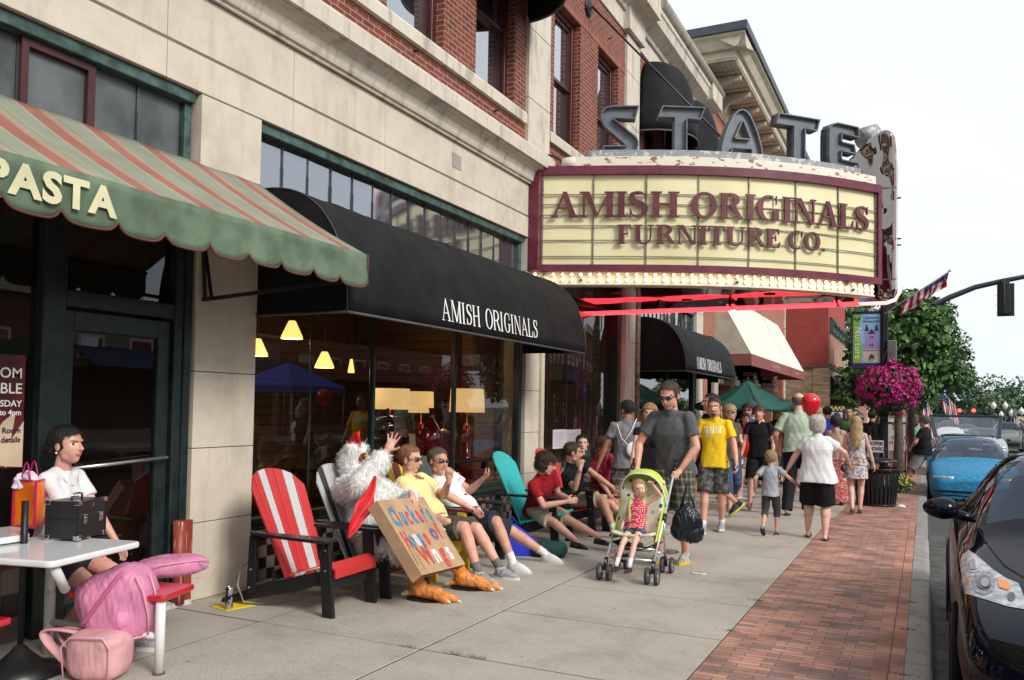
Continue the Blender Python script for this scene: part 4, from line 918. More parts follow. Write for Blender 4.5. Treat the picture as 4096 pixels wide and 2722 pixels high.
for i in range(22): q_.box((XW-.02, 36.1-(.12 if i % 2 else 0), .2+i*.44), (XW+.03, 36.34, .2+i*.44+.42))
under(q_.obj('quoins', stone_mat('quoin_stone', (.48, .44, .36), (.6, .58, .55), .4), bevel=.01), B)
ev = MB(); ev.box((XW-9, 22.0, 9.9), (XW+.06, 36.4, 10.55)); ev.box((XW-9.5, 21.35, 10.55), (-4.35, 36.9, 10.60)); ev.box((XW-9.5, 21.33, 10.60), (-4.33, 36.92, 10.78))
ev.prism([(-4.33, 10.78), (-4.25, 10.80), (-4.15, 11.0), (-4.05, 11.08), (-4.05, 11.14), (-4.9, 11.14)], lambda u, v, d: (u, d, v), 21.1, 37)
ev.prism([(21.33, 10.78), (21.22, 10.80), (21.12, 11.0), (21.04, 11.08), (21.04, 11.14), (22.5, 11.14)], lambda u, v, d: (d, u, v), XW-9.5, -4.05)
under(ev.obj('eaves', CREAM), B)
sp_ = MB()
for i in range(24): sp_.box((XW-.0, 21.40+i*.645, 10.535), (-4.38, 21.43+i*.645, 10.549))
for i in range(7): sp_.box((XW+.12*i, 21.40, 10.54), (XW+.12*i+.01, 36.8, 10.549))
under(sp_.obj('soffit_boards', mat('soffit_board_line', (.28, .25, .19), .7, var=0)), B)  # darker lines dividing the soffit boards
under(MB().box((XW-9.6, 20.98, 11.145), (-3.99, 37.05, 11.36)).obj('roof', mat('dark_roof_edge', (.055, .065, .08), .5)), B)
prb = [(0, 0), (.78, 0), (.80, -.06), (.76, -.13), (.62, -.17), (.60, -.13), (.56, -.19), (.40, -.21), (.22, -.25), (.12, -.36), (.10, -.50), (0, -.56)]
for i in range(11):
 under(MB().prism(prb, lambda u, v, d: (XW+.06+u, d, 10.53+v), 22.35+i*1.31, 22.35+i*1.31+.16).obj('bracket', CREAM, bevel=.01), B)
under(MB().box((XW-.4, 22.5, 0), (XW-.35, 36, 3.2)).obj('shop_pane', glass('dark_shop_glass', (.01, .009, .008), .08, 0.)), B)
dn = MB()
for i in range(100): dn.box((XW+.06, 22.2+i*.14, 9.95), (XW+.10, 22.27+i*.14, 10.12))
o = under(dn.obj('dentils', CREAM), B)
pl_ = MB()
for y in (25.6, 29.2, 33.0): pl_.box((XW-.55, y-.1, 2.35), (XW+.14, y+.7, 2.52)); pl_.box((XW-.52, y-.04, 2.52), (XW+.08, y+.6, 2.66)); pl_.box((XW-.5, y, 2.66), (XW+.04, y+.55, 2.8))
under(pl_.obj('capital', stone_mat('quoin_stone', (.48, .44, .36), (.6, .58, .55), .4), bevel=.03, seg=3), B)
under(MB().box((XW+.02, 22.9, 0), (XW+.10, 23.4, 3.0)).box((XW+.02, 22.9, 2.35), (XW+.10, 24.1, 3.0)).obj('pier_face', mat('beige_stucco', (.42, .36, .27), .8)), B)
for k, (y0, y1, lab) in enumerate([(23.3, 30.6, 'long cream sloping awning with maroon valance'), (30.72, 34.4, 'shorter cream sloping awning with maroon valance beyond the long one')]):
 t = thing('sloped_awning', lab, 'awning', (XW, y0, 2.85), group='cream sloping awnings'); CRC = mat('cream_canvas', (.70, .68, .58), .7, var=.06, vs=2, bump=.2, bs=4); MV = mat('maroon_valance', (.24, .07, .065), .7, var=.1)
 X1 = -4.25; zt_ = 4.95 if k == 0 else 4.88; zt_ = 5.0
 under(MB().add([(XW, y0, zt_), (X1, y0, 3.15), (X1, y1, 3.15), (XW, y1, zt_)], [(0, 1, 2, 3)]).obj('canopy', CRC, solid=.01), t)
 under(MB().add([(XW, y0+.004, 3.15), (X1, y0+.004, 3.15), (XW, y0+.004, zt_)], [(0, 1, 2)]).add([(XW, y1-.004, 3.15), (X1, y1-.004, 3.15), (XW, y1-.004, zt_)], [(2, 1, 0)]).obj('side_panel', mat('beige_canvas_side', (.46, .42, .34), .8)), t)
 vv = MB(); vv.box((X1-.0, y0, 2.83), (X1+.012, y1, 3.145)); vv.box((XW, y0-.005, 2.83), (X1-.001, y0+.007, 3.145)); vv.box((XW, y1-.007, 2.83), (X1-.001, y1+.005, 3.145))
 under(vv.obj('valance', MV), t)
 P = squiggle(1.5 if k == 0 else .7, .16, 22 if k == 0 else 12, 3+k); under(MB().prism(ribbon(P, [.022]*len(P)), lambda u, v, d: (X1+.014+d, (26.8 if k == 0 else 32.1)+u, 2.91+v), 0, .002).obj('script_lettering', mat('pink_grey_lettering', (.56, .42, .40), .7, var=0), None), t)
# ================================================================ red painted building at 44 and shops beyond
D = thing('red_painted_building', 'red painted brick building on a tan stone base with green window hoods', 'building', (-4.3, 44, 0))
RP = brick('red_painted_brick', (.27, .035, .028), (.33, .045, .035), (.40, .10, .08), .22, .075, .008, dirt=.2)
TS = brick('tan_ledge_stone', (.30, .20, .12), (.50, .36, .23), (.20, .13, .08), .62, .09, .008, rough=.9, dirt=.3, bumpd=.8)
under(MB().box((-13, 44, 3.85), (-4.3, 53.5, 8.8)).obj('brick_wall', RP), D)
under(MB().box((-13, 43.96, -2), (-4.27, 53.5, 3.76)).box((-5.0, 43.90, -2), (-4.22, 44.3, 3.76)).obj('stone_base', TS), D)
under(MB().box((-13, 43.88, 3.77), (-4.18, 53.55, 3.86)).obj('string_course', mat('dark_ledge', (.10, .08, .07), .8, var=.3)), D)
under(MB().box((-13, 43.7, 8.8), (-4.0, 53.6, 9.2)).obj('cornice', CREAM), D)
for i in range(5):
 y = 44.7+i*1.75
 fr2 = under(MB().box((-4.31, y, 4.1), (-4.22, y+.12, 6.0)).box((-4.31, y+.83, 4.1), (-4.22, y+.95, 6.0)).box((-4.31, y-.05, 3.98), (-4.15, y+1.0, 4.1)).obj('window', mat('peach_trim', (.55, .36, .27), .7)), D)
 under(MB().box((-4.30, y+.12, 4.1), (-4.27, y+.83, 6.0)).obj('pane', GLS), fr2)
 under(MB().prism([(0, 6.35), (.10, 6.35), (.34, 6.02), (.34, 5.9), (.22, 5.9), (.16, 5.6), (0, 5.5)], lambda u, v, d: (-4.29+u, d, v), y-.12, y+1.07).obj('window_hood', mat('verdigris_paint', (.04, .085, .07), .6, var=.3)), D)
t = thing('wedge_awning', 'plain black wedge awning on the tan stone base', 'awning', (-4.27, 44.4, 2.2))
aw = MB(); aw.add([(-4.27, 44.6, 3.45), (-4.27, 44.6, 1.95), (-3.0, 44.6, 1.95), (-4.27, 51, 3.45), (-4.27, 51, 1.95), (-3.0, 51, 1.95)], [(0, 1, 2), (5, 4, 3), (0, 2, 5, 3)])
under(aw.obj('canopy', CANVAS), t)
# ad banner below: dark blue board with checked edge
p = WY(3290, 1627, 38); q = WY(3388, 1690, 38)
t = thing('sidewalk_banner', 'dark blue banner with yellow checked edge above the crowd', 'banner', (p.x, 38, q.z))
MB().box((0, 0, -.6), (q.x-p.x, .02, p.z-q.z)).obj('sheet', mat('navy_print', (.03, .03, .12), .6), t)
MB().box((.25, -.01, .1), (.8, -.002, .42)).obj('emblem', mat('pale_print', (.5, .6, .75), .6, var=.4, vs=6), t)
cbm = MB();
for i in range(14):
 for j in range(2):
  if (i+j) % 2: cbm.box((i*.08, -.006, p.z-q.z-.16+j*.08), (i*.08+.08, -.002, p.z-q.z-.08+j*.08))
cbm.obj('checked_edge', mat('yellow_print', (.75, .6, .12), .6), t)
for s in (0, q.x-p.x): MB().tube([(s, .03, -q.z), (s, .03, p.z-q.z)], .02, 6).obj('pole', BLACKM, t)
C_ = thing('cream_building', 'cream two-storey building with bracketed cornice beyond the red building', 'building', (-4.6, 54, 0))
under(MB().box((-13, 53.6, -2), (-4.5, 66, 6.2)).obj('wall', mat('cream_wall', (.55, .47, .30), .8, var=.1)), C_)
under(MB().box((-13.2, 53.4, 6.2), (-3.8, 66.3, 6.6)).obj('cornice', mat('tan_cornice', (.40, .28, .16), .7)), C_)
for i in range(8):
 y = 54.1+i*1.45
 under(MB().prism([(0, 0), (.6, 0), (.5, -.2), (.15, -.35), (0, -.6)], lambda u, v, d: (-4.5+u, d, 6.2+v), y-.3, y-.15).obj('bracket', mat('brown_bracket', (.16, .08, .05), .7)), C_)
 f2 = under(MB().box((-4.55, y, 3.6), (-4.42, y+.8, 5.4)).obj('window', mat('white_trim', (.7, .68, .6), .6)), C_); under(MB().box((-4.5, y+.1, 3.7), (-4.41, y+.7, 5.3)).obj('pane', GLS), f2)
t = thing('wedge_awning', 'dull red wedge awning on the cream building', 'awning', (-4.5, 55, 2.2), )
under(MB().add([(-4.5, 55, 3.4), (-4.5, 55, 2.2), (-3.1, 55, 2.2), (-4.5, 63, 3.4), (-4.5, 63, 2.2), (-3.1, 63, 2.2)], [(0, 1, 2), (5, 4, 3), (0, 2, 5, 3)]).obj('canopy', mat('dull_red_canvas', (.20, .06, .055), .8)), t)
for k, (y0, y1, h, c, nm, lb) in enumerate([(66.5, 80, 7, (.30, .12, .09), 'brick_shop', 'brick shop block far along the pavement behind the leaves'), (80.5, 98, 6, (.42, .38, .30), 'pale_shop', 'pale shop block farthest along the left pavement')]):
 t = thing(nm, lb, 'building', (-4.6, y0, 0))
 under(MB().box((-14, y0, -2), (-4.6, y1, h)).obj('wall', mat(nm+'_wall', c, .85, var=.1)), t)
 for i in range(6): under(MB().box((-4.62, y0+1+i*2.1, 3.5), (-4.55, y0+2+i*2.1, 5.2)).obj('window', GLS), t)
 under(MB().box((-14, y0-.2, h), (-4.3, y1+.2, h+.3)).obj('cornice', CREAM), t)
# ================================================================ across the street (seen in the glass, the chrome and the car)
OPP = [(-14, -2, 4.6, (.20, .055, .04)), (-1.6, 9, 4.2, (.30, .10, .07)), (9.4, 19, 5.2, (.16, .05, .04)), (19.6, 31, 4.6, (.34, .28, .22)), (31.6, 46, 5.6, (.22, .08, .06)), (-34, -14.4, 6, (.13, .06, .045))]
for k, (y0, y1, h, c) in enumerate(OPP):
 t = thing('street_shop', ['brown brick shop', 'orange brick shop', 'dark brick shop', 'pale stone shop', 'red brick shop', 'tall umber brick shop'][k]+' on the opposite side of the street seen only in glass', 'building', (17, y0, 0))
 under(MB().box((17, y0, -2), (27, y1, h)).obj('wall', brick('opp_brick_%d' % k, c, tuple(x*1.3 for x in c), (.25, .2, .16))), t)
 under(MB().box((16.7, y0, h), (27, y1, h+.4)).obj('cornice', CREAM), t)
 n_ = int((y1-y0)/2.2)
 for i in range(n_):
  y = y0+.7+i*2.2; f2 = under(MB().box((16.93, y, 3.1), (17.02, y+1.1, 4.0)).obj('window', mat('white_trim', (.7, .68, .6), .6)), t); under(MB().box((16.92, y+.1, 3.2), (16.99, y+1.0, 3.9)).obj('pane', GLS), f2)
 under(MB().box((16.95, y0+.5, .5), (17.01, y1-.5, 2.8)).obj('shop_pane', DARK), t)
 under(MB().add([(17, y0+.5, 3.6), (15.6, y0+.5, 2.8), (15.6, y1-.5, 2.8), (17, y1-.5, 3.6)], [(0, 1, 2, 3)]).obj('awning', mat('opp_awning_%d' % (k % 3), [(.03, .05, .12), (.10, .02, .02), (.03, .07, .04)][k % 3], .8), solid=.02), t)
struct(MB().box((13.2, -20, -.14), (17, 110, .0)).obj('far_pavement', CONC))
for k, (a, b_, h, c, lb) in enumerate([((-14, -34), (XW, -3.2), 9.5, (.12, .05, .035), 'dark brick block added behind the viewpoint to darken reflections'), ((-3, -46), (16, -38), 17, (.10, .06, .045), 'brown block added across the street behind the viewpoint to darken reflections')]):  # unseen blocks added to darken reflections in chrome and car paint
 t = thing('reflection_block', lb, 'building', (a[0], a[1], 0)); under(MB().box((a[0], a[1], -1), (b_[0], b_[1], h)).obj('wall', brick('back_brick_%d' % k, c, tuple(x*1.3 for x in c), (.2, .17, .13))), t)
 for i in range(8):
  if k: x = -1+i*3.8; under(MB().box((x, -38.02, 3.5), (x+1.6, -37.9, 6)).obj('window', CREAM), t)
  else: y = -32+i*3.6; under(MB().box((XW-.02, y, 4), (XW+.05, y+1.4, 6.5)).obj('window', CREAM), t)
def tent(x, y, c, lab):
 t = thing('canopy_tent', lab, 'tent', (x, y, 0))
 MB().add([(-1.5, -1.5, 2.2), (1.5, -1.5, 2.2), (1.5, 1.5, 2.2), (-1.5, 1.5, 2.2), (0, 0, 3.1)], [(0, 1, 4), (1, 2, 4), (2, 3, 4), (3, 0, 4)]).obj('canopy', mat('tent_%.2f' % c[2], c, .7), t, solid=.02)
 MB().box((-1.5, -1.51, 1.98), (1.5, -1.49, 2.19)).box((-1.51, -1.5, 1.98), (-1.49, 1.5, 2.19)).obj('valance', mat('tent_%.2f' % c[2], c, .7), t)
 for sx in (-1.45, 1.45):
  for sy in (-1.45, 1.45): MB().tube([(sx, sy, -.13), (sx, sy, 2.2)], .02, 6).obj('leg', mat('tent_white', (.7, .7, .7), .5), t)
tent(10.5, 24.2, (.01, .08, .55), 'blue canopy tent across the street seen in the shop glass')
# ================================================================ people
def remesh(mb, vox, smooth=3, name='m', disp=None):
 me = mb.mesh(name); o = bpy.data.objects.new('tmp', me); col.objects.link(o)
 md = o.modifiers.new('r', 'REMESH'); md.mode = 'VOXEL'; md.voxel_size = vox; md.use_smooth_shade = True
 if smooth: s_ = o.modifiers.new('s', 'SMOOTH'); s_.factor = .5; s_.iterations = smooth
 bpy.context.view_layer.update()
 m2 = bpy.data.meshes.new_from_object(o.evaluated_get(bpy.context.evaluated_depsgraph_get()))
 bpy.data.objects.remove(o); bpy.data.meshes.remove(me); m2.name = name
 return m2
def getv(me): a = np.empty(len(me.vertices)*3, 'f'); me.vertices.foreach_get('co', a); return a.reshape(-1, 3)
def setv(me, a): me.vertices.foreach_set('co', a.astype('f').ravel()); me.update()
def wrinkle(me, amp, sc_, seed=0., stretch=(1, 1, .6)):
 a = getv(me); n = np.empty(len(me.vertices)*3, 'f'); me.vertices.foreach_get('normal', n); n = n.reshape(-1, 3)
 p = a*np.array(stretch)*sc_+seed
 w = (np.sin(p[:, 0]*2.1+1.7*np.sin(p[:, 2]*1.3+p[:, 1]))*np.sin(p[:, 1]*1.9+2.1*np.sin(p[:, 0]*.9))+np.sin(p[:, 2]*2.7+1.9*np.sin(p[:, 0]*1.7+seed)+p[:, 1]*1.1)+.6*np.sin(p[:, 0]*4.3+p[:, 2]*3.1+2*np.sin(p[:, 1]*3)))/2.2
 setv(me, a+n*(w*amp)[:, None]); return me
def linkmesh(me, name, mats, parent):
 me.materials.clear()
 for m in mats: me.materials.append(m)
 o = bpy.data.objects.new(name, me); col.objects.link(o); o.parent = parent; return o
def ik(R, T, a, b, pole):
 R = Vector(R); T = Vector(T); d = T-R; l = min(d.length, (a+b)*.999); l = max(l, abs(a-b)+.01); d = d.normalized()
 x = (a*a-b*b+l*l)/(2*l); h = sqrt(max(a*a-x*x, 0)); p = Vector(pole); p = p-d*p.dot(d)
 if p.length < 1e-4: p = d.orthogonal()
 return R+d*x+p.normalized()*h, R+d*l
SKINS = {'fair': (.64, .39, .30), 'pale': (.70, .48, .39), 'tan': (.58, .34, .235), 'red': (.68, .39, .29), 'brown': (.36, .18, .11), 'warm': (.57, .33, .23)}
def skin(k):
 c = SKINS[k]; m = mat('skin_'+k, c, .48, var=.13, vs=9, bump=.08, bs=180, c2=(c[0]*.9, c[1]*.70, c[2]*.68));
 b = m.node_tree.nodes['Principled BSDF']; b.inputs['Subsurface Weight'].default_value = .12; b.inputs['Subsurface Radius'].default_value = (.012, .004, .002); b.inputs['Subsurface Scale'].default_value = 1
 return m
def hairmat(name, c):
 return mat('hair_'+name, c, .42, var=.35, vs=28, bump=.8, bs=70, stretch=(3, 3, .5))
HAIRS = {'black': (.012, .010, .010), 'dark': (.028, .016, .011), 'brown': (.07, .038, .022), 'light': (.17, .10, .05), 'blond': (.42, .28, .13), 'ginger': (.30, .14, .06), 'grey': (.13, .11, .095), 'taupe': (.075, .055, .042), 'white': (.62, .60, .57), 'pale': (.50, .36, .18)}
def cloth(name, c, var=.14, vs=14, bump=.35, bs=45): return mat('cloth_'+name, c, .85, var=var, vs=vs, bump=bump, bs=bs, spec=.25)
def plaid(name, base_, cs, sc_=22.):
 if name in _MC: return _MC[name]
 m, b = base(name, .85); tcn = N(m, 'ShaderNodeTexCoord'); sp = N(m, 'ShaderNodeSeparateXYZ'); L(m, tcn.outputs['Object'], sp.inputs[0])
 last = None; prevc = None
 for i, ax in enumerate((0, 2)):
  mu = N(m, 'ShaderNodeMath', operation='MULTIPLY'); L(m, sp.outputs[ax], mu.inputs[0]); mu.inputs[1].default_value = sc_*.5*(1 if i else 1.15)
  if ax == 0:
   ad = N(m, 'ShaderNodeMath', operation='ADD'); L(m, sp.outputs[0], ad.inputs[0]); L(m, sp.outputs[1], ad.inputs[1]); L(m, ad.outputs[0], mu.inputs[0])
  fr = N(m, 'ShaderNodeMath', operation='FRACT'); L(m, mu.outputs[0], fr.inputs[0])
  r = ramp(m, [(0, cs[0]), (.10, base_), (.30, cs[1]), (.36, base_), (.44, cs[1]), (.5, base_), (.70, cs[2]), (.92, cs[0])], 'CONSTANT'); L(m, fr.outputs[0], r.inputs[0])
  if prevc is None: prevc = r
  else:
   mi = N(m, 'ShaderNodeMix', data_type='RGBA'); mi.inputs[0].default_value = .5; L(m, prevc.outputs[0], mi.inputs[6]); L(m, r.outputs[0], mi.inputs[7]); L(m, mi.outputs[2], b.inputs['Base Color'])
 return m
def blotch(name, cols, sc_=18., det=3., rough=.85, vor=False):
 if name in _MC: return _MC[name]
 m, b = base(name, rough); tcn = N(m, 'ShaderNodeTexCoord'); n1 = N(m, 'ShaderNodeTexVoronoi' if vor else 'ShaderNodeTexNoise', i_Scale=sc_)
 if not vor: n1.inputs['Detail'].default_value = det
 L(m, tcn.outputs['Object'], n1.inputs['Vector'])
 if vor: src = N(m, 'ShaderNodeSeparateColor'); L(m, n1.outputs['Color'], src.inputs[0]); so_ = src.outputs[0]; ps = [i/len(cols) for i in range(len(cols))]
 else: so_ = n1.outputs[0]; ps = [.0]+[.36+.28*i/(len(cols)-1) for i in range(1, len(cols))]
 r = ramp(m, list(zip(ps, cols)), 'CONSTANT'); L(m, so_, r.inputs[0]); L(m, r.outputs[0], b.inputs['Base Color']); return m
def dots(name, bg_, fg, sc_=40., rad=.28):
 if name in _MC: return _MC[name]
 m, b = base(name, .8); tcn = N(m, 'ShaderNodeTexCoord'); n1 = N(m, 'ShaderNodeTexVoronoi', i_Scale=sc_, i_Randomness=.25); L(m, tcn.outputs['Object'], n1.inputs['Vector'])
 r = ramp(m, [(0, fg), (rad, bg_)], 'CONSTANT'); L(m, n1.outputs['Distance'], r.inputs[0]); L(m, r.outputs[0], b.inputs['Base Color']); return m
def hand(mb, W, d, n, side, s=1., curl=.35, spread=.0, thumb=.6, fingers=(1, 1, 1, 1), k=1.):
 """palm + five tapering, bent fingers; d along the hand, n out of the palm, side +1 right / -1 left"""
 d = Vector(d).normalized(); n = Vector(n); n = (n-d*n.dot(d)).normalized(); a = d.cross(n)*side   # a = towards the thumb
 R = Matrix((a, d, n)).transposed(); q = s*k
 mb.ell(Vector(W)+d*.045*q, (.038*q, .052*q, .017*q), rot=R, nu=14, nv=10)
 mb.caps(Vector(W)-d*.02*s, Vector(W)+d*.03*q, .026*s, .026*q, 10)
 ls = (.068, .078, .072, .056); off = (.028, .0095, -.0095, -.028)
 for i in range(4):
  f = fingers[i]; cu = curl if f == 1 else f
  b0 = Vector(W)+d*(.088-.006*abs(i-1.2))*q+a*off[i]*q
  a0 = spread*(1.2-i)*.22; dd = (d*cos(a0)+a*sin(a0)).normalized()
  d1 = (dd*cos(cu*.9)+n*sin(cu*.9)); d2 = (dd*cos(cu*2.0)+n*sin(cu*2.0)); d3 = (dd*cos(cu*2.9)+n*sin(cu*2.9)); l = ls[i]*q
  p1 = b0+d1*l*.46; p2 = p1+d2*l*.32; p3 = p2+d3*l*.24
  mb.caps(b0-d1*.012*q, p1, .0094*q, .0088*q, 8); mb.caps(p1, p2, .0088*q, .0078*q, 8); mb.caps(p2, p3, .0078*q, .0066*q, 8)
 tb = Vector(W)+d*.022*q+a*.026*q; td = (d*.62+a*thumb+n*.25*(1 if thumb > .4 else 2)).normalized(); t1 = tb+td*.042*q; td2 = (d*.85+a*thumb*.6+n*.35).normalized(); t2 = t1+td2*.03*q
 mb.caps(tb, t1, .0125*q, .0105*q, 8); mb.caps(t1, t2, .0102*q, .008*q, 8)
def person(label, cat='person', H=1.75, loc=(0, 0, 0), face=0., sex='m', sk='fair', girth=1., pelvis=None, lean=0., side_lean=0., twist=0.,
   head=(0, 0, 0), hands=None, feet=None, pole_e=None, pole_k=None, shirt=None, sleeve=.55, shirt_len=.06, bottom=None, shoes=None, hair=('short', 'brown'),
   vox=.009, handpose=None, group=None, belly=0., neckline=.0, socks=None, child=False, eyes=None, fat_leg=1., toe=(0, 0), beard=None, name='person', hs=None, foot_pitch=(0, 0), kneecap=True):
 """local frame: forward +Y, right hand +X. positions in metres for a 1.75 m body, scaled to H"""
 s = H/1.75; V = Vector
 root = thing(name, label, cat, loc, -face, group)
 P = V(pelvis or (0, 0, .93)); fem = sex == 'f'
 ln = radians(lean); sl_ = radians(side_lean); tw = radians(twist)
 up = V((sin(sl_), sin(ln)*cos(sl_), cos(ln)*cos(sl_))).normalized()
 rt = V((cos(tw), sin(tw)*-1, 0)); rt = (rt-up*rt.dot(up)).normalized(); fw = up.cross(rt).normalized()
 Rt = Matrix((rt, fw, up)).transposed()
 T = lambda x, y, z: P+rt*x+fw*y+up*z
 g = girth; sw = (.143 if fem else .168)*(1 if not child else .93)
 NB = T(0, -.01, .515); SH = {1: T(sw, -.01, .465), -1: T(-sw, -.01, .465)}
 HP = {1: P+V((cos(tw*.3)*.088, 0, -.02)), -1: P-V((cos(tw*.3)*.088, 0, .02))}
 hy, hp, hr = [radians(a) for a in head]
 fa = atan2(fw.x, fw.y); R0 = Euler((-0, 0, -fa), 'XYZ').to_matrix()
 HR = R0 @ Euler((0, 0, -hy)).to_matrix() @ Euler((-hp, 0, 0)).to_matrix() @ Euler((0, hr, 0)).to_matrix()
 hs = hs or (1.0 if not child else 1.22); hsc = (1.07 if fem else 1.11)*hs
 HC = NB+up*.045+V((0, 0, .060+.055*hs))+R0 @ V((0, .02, 0))+(R0 @ V((0, sin(hp)*.05, 0)))
 b = MB()
 # arms
 hd = hands or {}; pe = pole_e or {}; arms = {}
 for sd_ in (1, -1):
  t = V(hd.get(sd_, (sd_*(sw+.07), .03, P.z-.06))); e, t = ik(SH[sd_], t, .285, .255, pe.get(sd_, (sd_*.5, -1, -.2))); arms[sd_] = (e, t)
 ft = feet or {1: (.10, .0, .085), -1: (-.10, .02, .085)}; pk = pole_k or {}; legs = {}
 for sd_ in (1, -1):
  k, a = ik(HP[sd_], ft[sd_], .43, .42, pk.get(sd_, (sd_*.12, 1, .0))); legs[sd_] = (k, a)
 # torso
 gx = g; gy = g*(.92 if fem else 1)
 tor = [((0, 0, .0), (.158*(1.06 if fem else 1), .112, .13)), ((0, .004+.02*belly, .15), (.138*(.9 if fem else 1)+.02*belly, .10+.05*belly, .16)), ((0, -.002, .33), (.158*(.88 if fem else 1), .108, .17)), ((0, -.012, .44), (.13, .078, .085))]
 sk_ = .014 if shirt else 0
 for c, r in tor: b.ell(T(*c), ((r[0]-sk_)*gx, (r[1]-sk_)*gy, r[2]-sk_*.5), rot=Rt, nu=18, nv=12)
 if fem and not child:
  for q in (1, -1): b.ell(T(q*.062, .068*gy, .33), (.054, .045, .05), rot=Rt)
 b.caps(T(-sw+.03, -.012, .455), T(sw-.03, -.012, .455), .048, .048, 12)
 b.caps(T(0, -.018, .44), HC+HR @ V((0, -.018, -.05))*hsc, .07 if not fem else .058, .052 if not fem else .044, 14)
 for q in (1, -1): b.caps(T(q*.03, -.02, .49), T(q*(sw-.03), -.015, .465), .036, .040, 10)
 ua, fa_ = (.047, .039) if not fem else (.040, .034)
 for q in (1, -1):
  e, t = arms[q]; ga = g**.6
  b.caps(SH[q], e, ua*ga, .038*ga if not fem else .033*ga, 12); b.ell(SH[q], (.052*ga,)*3 if not fem else (.045*ga,)*3)
  m_ = e.lerp(t, .28); b.caps(e, m_, .037*ga, fa_*1.02*ga, 12); b.caps(m_, t, fa_*1.0*ga, .0255 if not fem else .021, 12)
  d = (t-e).normalized(); hp_ = dict(n=(-q, 0, 0), curl=.35); hp_.update((handpose or {}).get(q, {})); dd = hp_.pop('d', d); nn = hp_.pop('n'); hand(b, t+d*.012, dd, nn, q, s=1 if not fem else .9, **hp_)
  k, a = legs[q]; gl = g**.7*fat_leg
  b.caps(HP[q], k, .088*gl, .056*gl, 14); c_ = k.lerp(a, .30)
  b.caps(k, c_, .053*gl, .055*gl, 12); b.caps(c_, a, .053*gl, .033, 12)
  dk = (a-k).normalized(); bk = (HP[q]-k).normalized(); bk = (bk-dk*bk.dot(dk))+V((0, -.05, 0)); bk.normalize(); b.ell(k.lerp(a, .30)+bk*.013*gl, (.046*gl, .046*gl, .105), rot=dk.to_track_quat('Z', 'Y').to_matrix()); b.ell(k-bk*.012, (.046*gl, .046*gl, .055), rot=dk.to_track_quat('Z', 'Y').to_matrix())
 # head
 hm = Matrix.LocRotScale(HC, HR.to_quaternion(), V((hsc,)*3)); jw = .9 if fem or child else 1.
 ck = 1.1 if child else 1
 b.ell((0, -.014, .030), (.075*ck, .096, .084*ck), M=hm, nu=24, nv=16); b.ell((0, .020, -.022), (.062*ck, .072, .088 if not child else .07), M=hm, nu=20, nv=14)
 b.ell((0, .046, -.082 if not child else -.06), (.034*jw, .034, .028), M=hm); b.caps((-.032*jw, .02, -.066), (.032*jw, .02, -.066), .032, .032, 10, M=hm)
 ns = 1 if not child else .7
 b.caps((0, .086, .014), (0, .106*(.97 if child else 1), -.020), .007, .011*ns, 8, M=hm); b.ell((0, .098*(.96 if child else 1), -.024), (.016*ns, .012, .009), M=hm)
 b.ell((0, .079, .030), (.044, .014, .010), M=hm); b.ell((0, .086, -.052), (.022, .010, .0075), M=hm)
 for q in (1, -1): b.ell((q*.076*ck, -.006, -.006), (.010, .019, .031), M=hm, nu=10, nv=8)
 if child:
  for q in (1, -1): b.ell((q*.035, .05, -.038), (.032, .03, .028), M=hm)
 # bare feet stay part of the body
 for q in (1, -1):
  k, a = legs[q]; fd = V((sin(radians(toe[0 if q > 0 else 1])*q), cos(radians(toe[0 if q > 0 else 1])*q), sin(radians(foot_pitch[0 if q > 0 else 1])))).normalized()
  legs[q] = (k, a, fd)
  if shoes is None or shoes[0] in ('sandal',):
   b.caps(a+V((0, 0, -.04))-fd*.03, a+V((0, 0, -.055))+fd*.12, .032, .022, 10); b.ell(a+V((0, 0, -.062))+fd*.16, (.035, .04, .018))
 bs_ = MB(); bs_.v, bs_.f, bs_.m, bs_.sm = b.v, b.f, b.m, b.sm
 bs_.v = [tuple(c*s for c in v) for v in bs_.v]
 me = remesh(bs_, vox*s if s < 1 else vox, 2, 'body')
 # face detail: sockets, lips, brows
 co = getv(me); hmi = np.array((Matrix.Scale(s, 4) @ hm).inverted()); hl = co @ hmi[:3, :3].T+hmi[:3, 3]
 fr_ = hl[:, 1] > .03; disp = np.zeros(len(co))
 for q in (1, -1): disp += np.where(fr_, .009*np.exp(-(((hl[:, 0]-q*.031)/.015)**2+((hl[:, 2]-.010)/.010)**2)), 0)
 disp += np.where(fr_, .003*np.exp(-((hl[:, 0]/.02)**2+((hl[:, 2]+.0515)/.003)**2)), 0)
 fwd_ = np.array(HR @ V((0, 1, 0))); co = co-fwd_[None, :]*disp[:, None]*s; setv(me, co)
 hn, hc = (hair[1], HAIRS[hair[1]])
 mats = [skin(sk), mat('lips_'+sk, tuple(a*b_ for a, b_ in zip(SKINS[sk], (.80, .50, .50))), .4, var=0), mat('eye_white', (.62, .58, .54), .2, var=0), mat('iris_dark', (.03, .018, .012), .1, var=0), hairmat(hn, hc)]
 if vox < .0085 or True:
  ce = np.empty(len(me.polygons)*3, 'f'); me.polygons.foreach_get('center', ce); ce = ce.reshape(-1, 3); fl = ce @ hmi[:3, :3].T+hmi[:3, 3]; x, y, z = fl[:, 0], fl[:, 1], fl[:, 2]; mi = np.zeros(len(x), 'i')
  f_ = y > .045; mi[f_ & (np.abs(x) < .023) & (np.abs(z+.052) < .0075)] = 1
  ax_ = np.abs(np.abs(x)-.031); mi[f_ & (((ax_/.0145)**2+((z-.010)/.0055)**2) < 1)] = 2; mi[f_ & (ax_ < .0062) & (np.abs(z-.010) < .0068)] = 3
  if not child: mi[f_ & (np.abs(np.abs(x)-.033) < .016) & (np.abs(z-.0295) < (.0024 if fem else .0036))] = 4
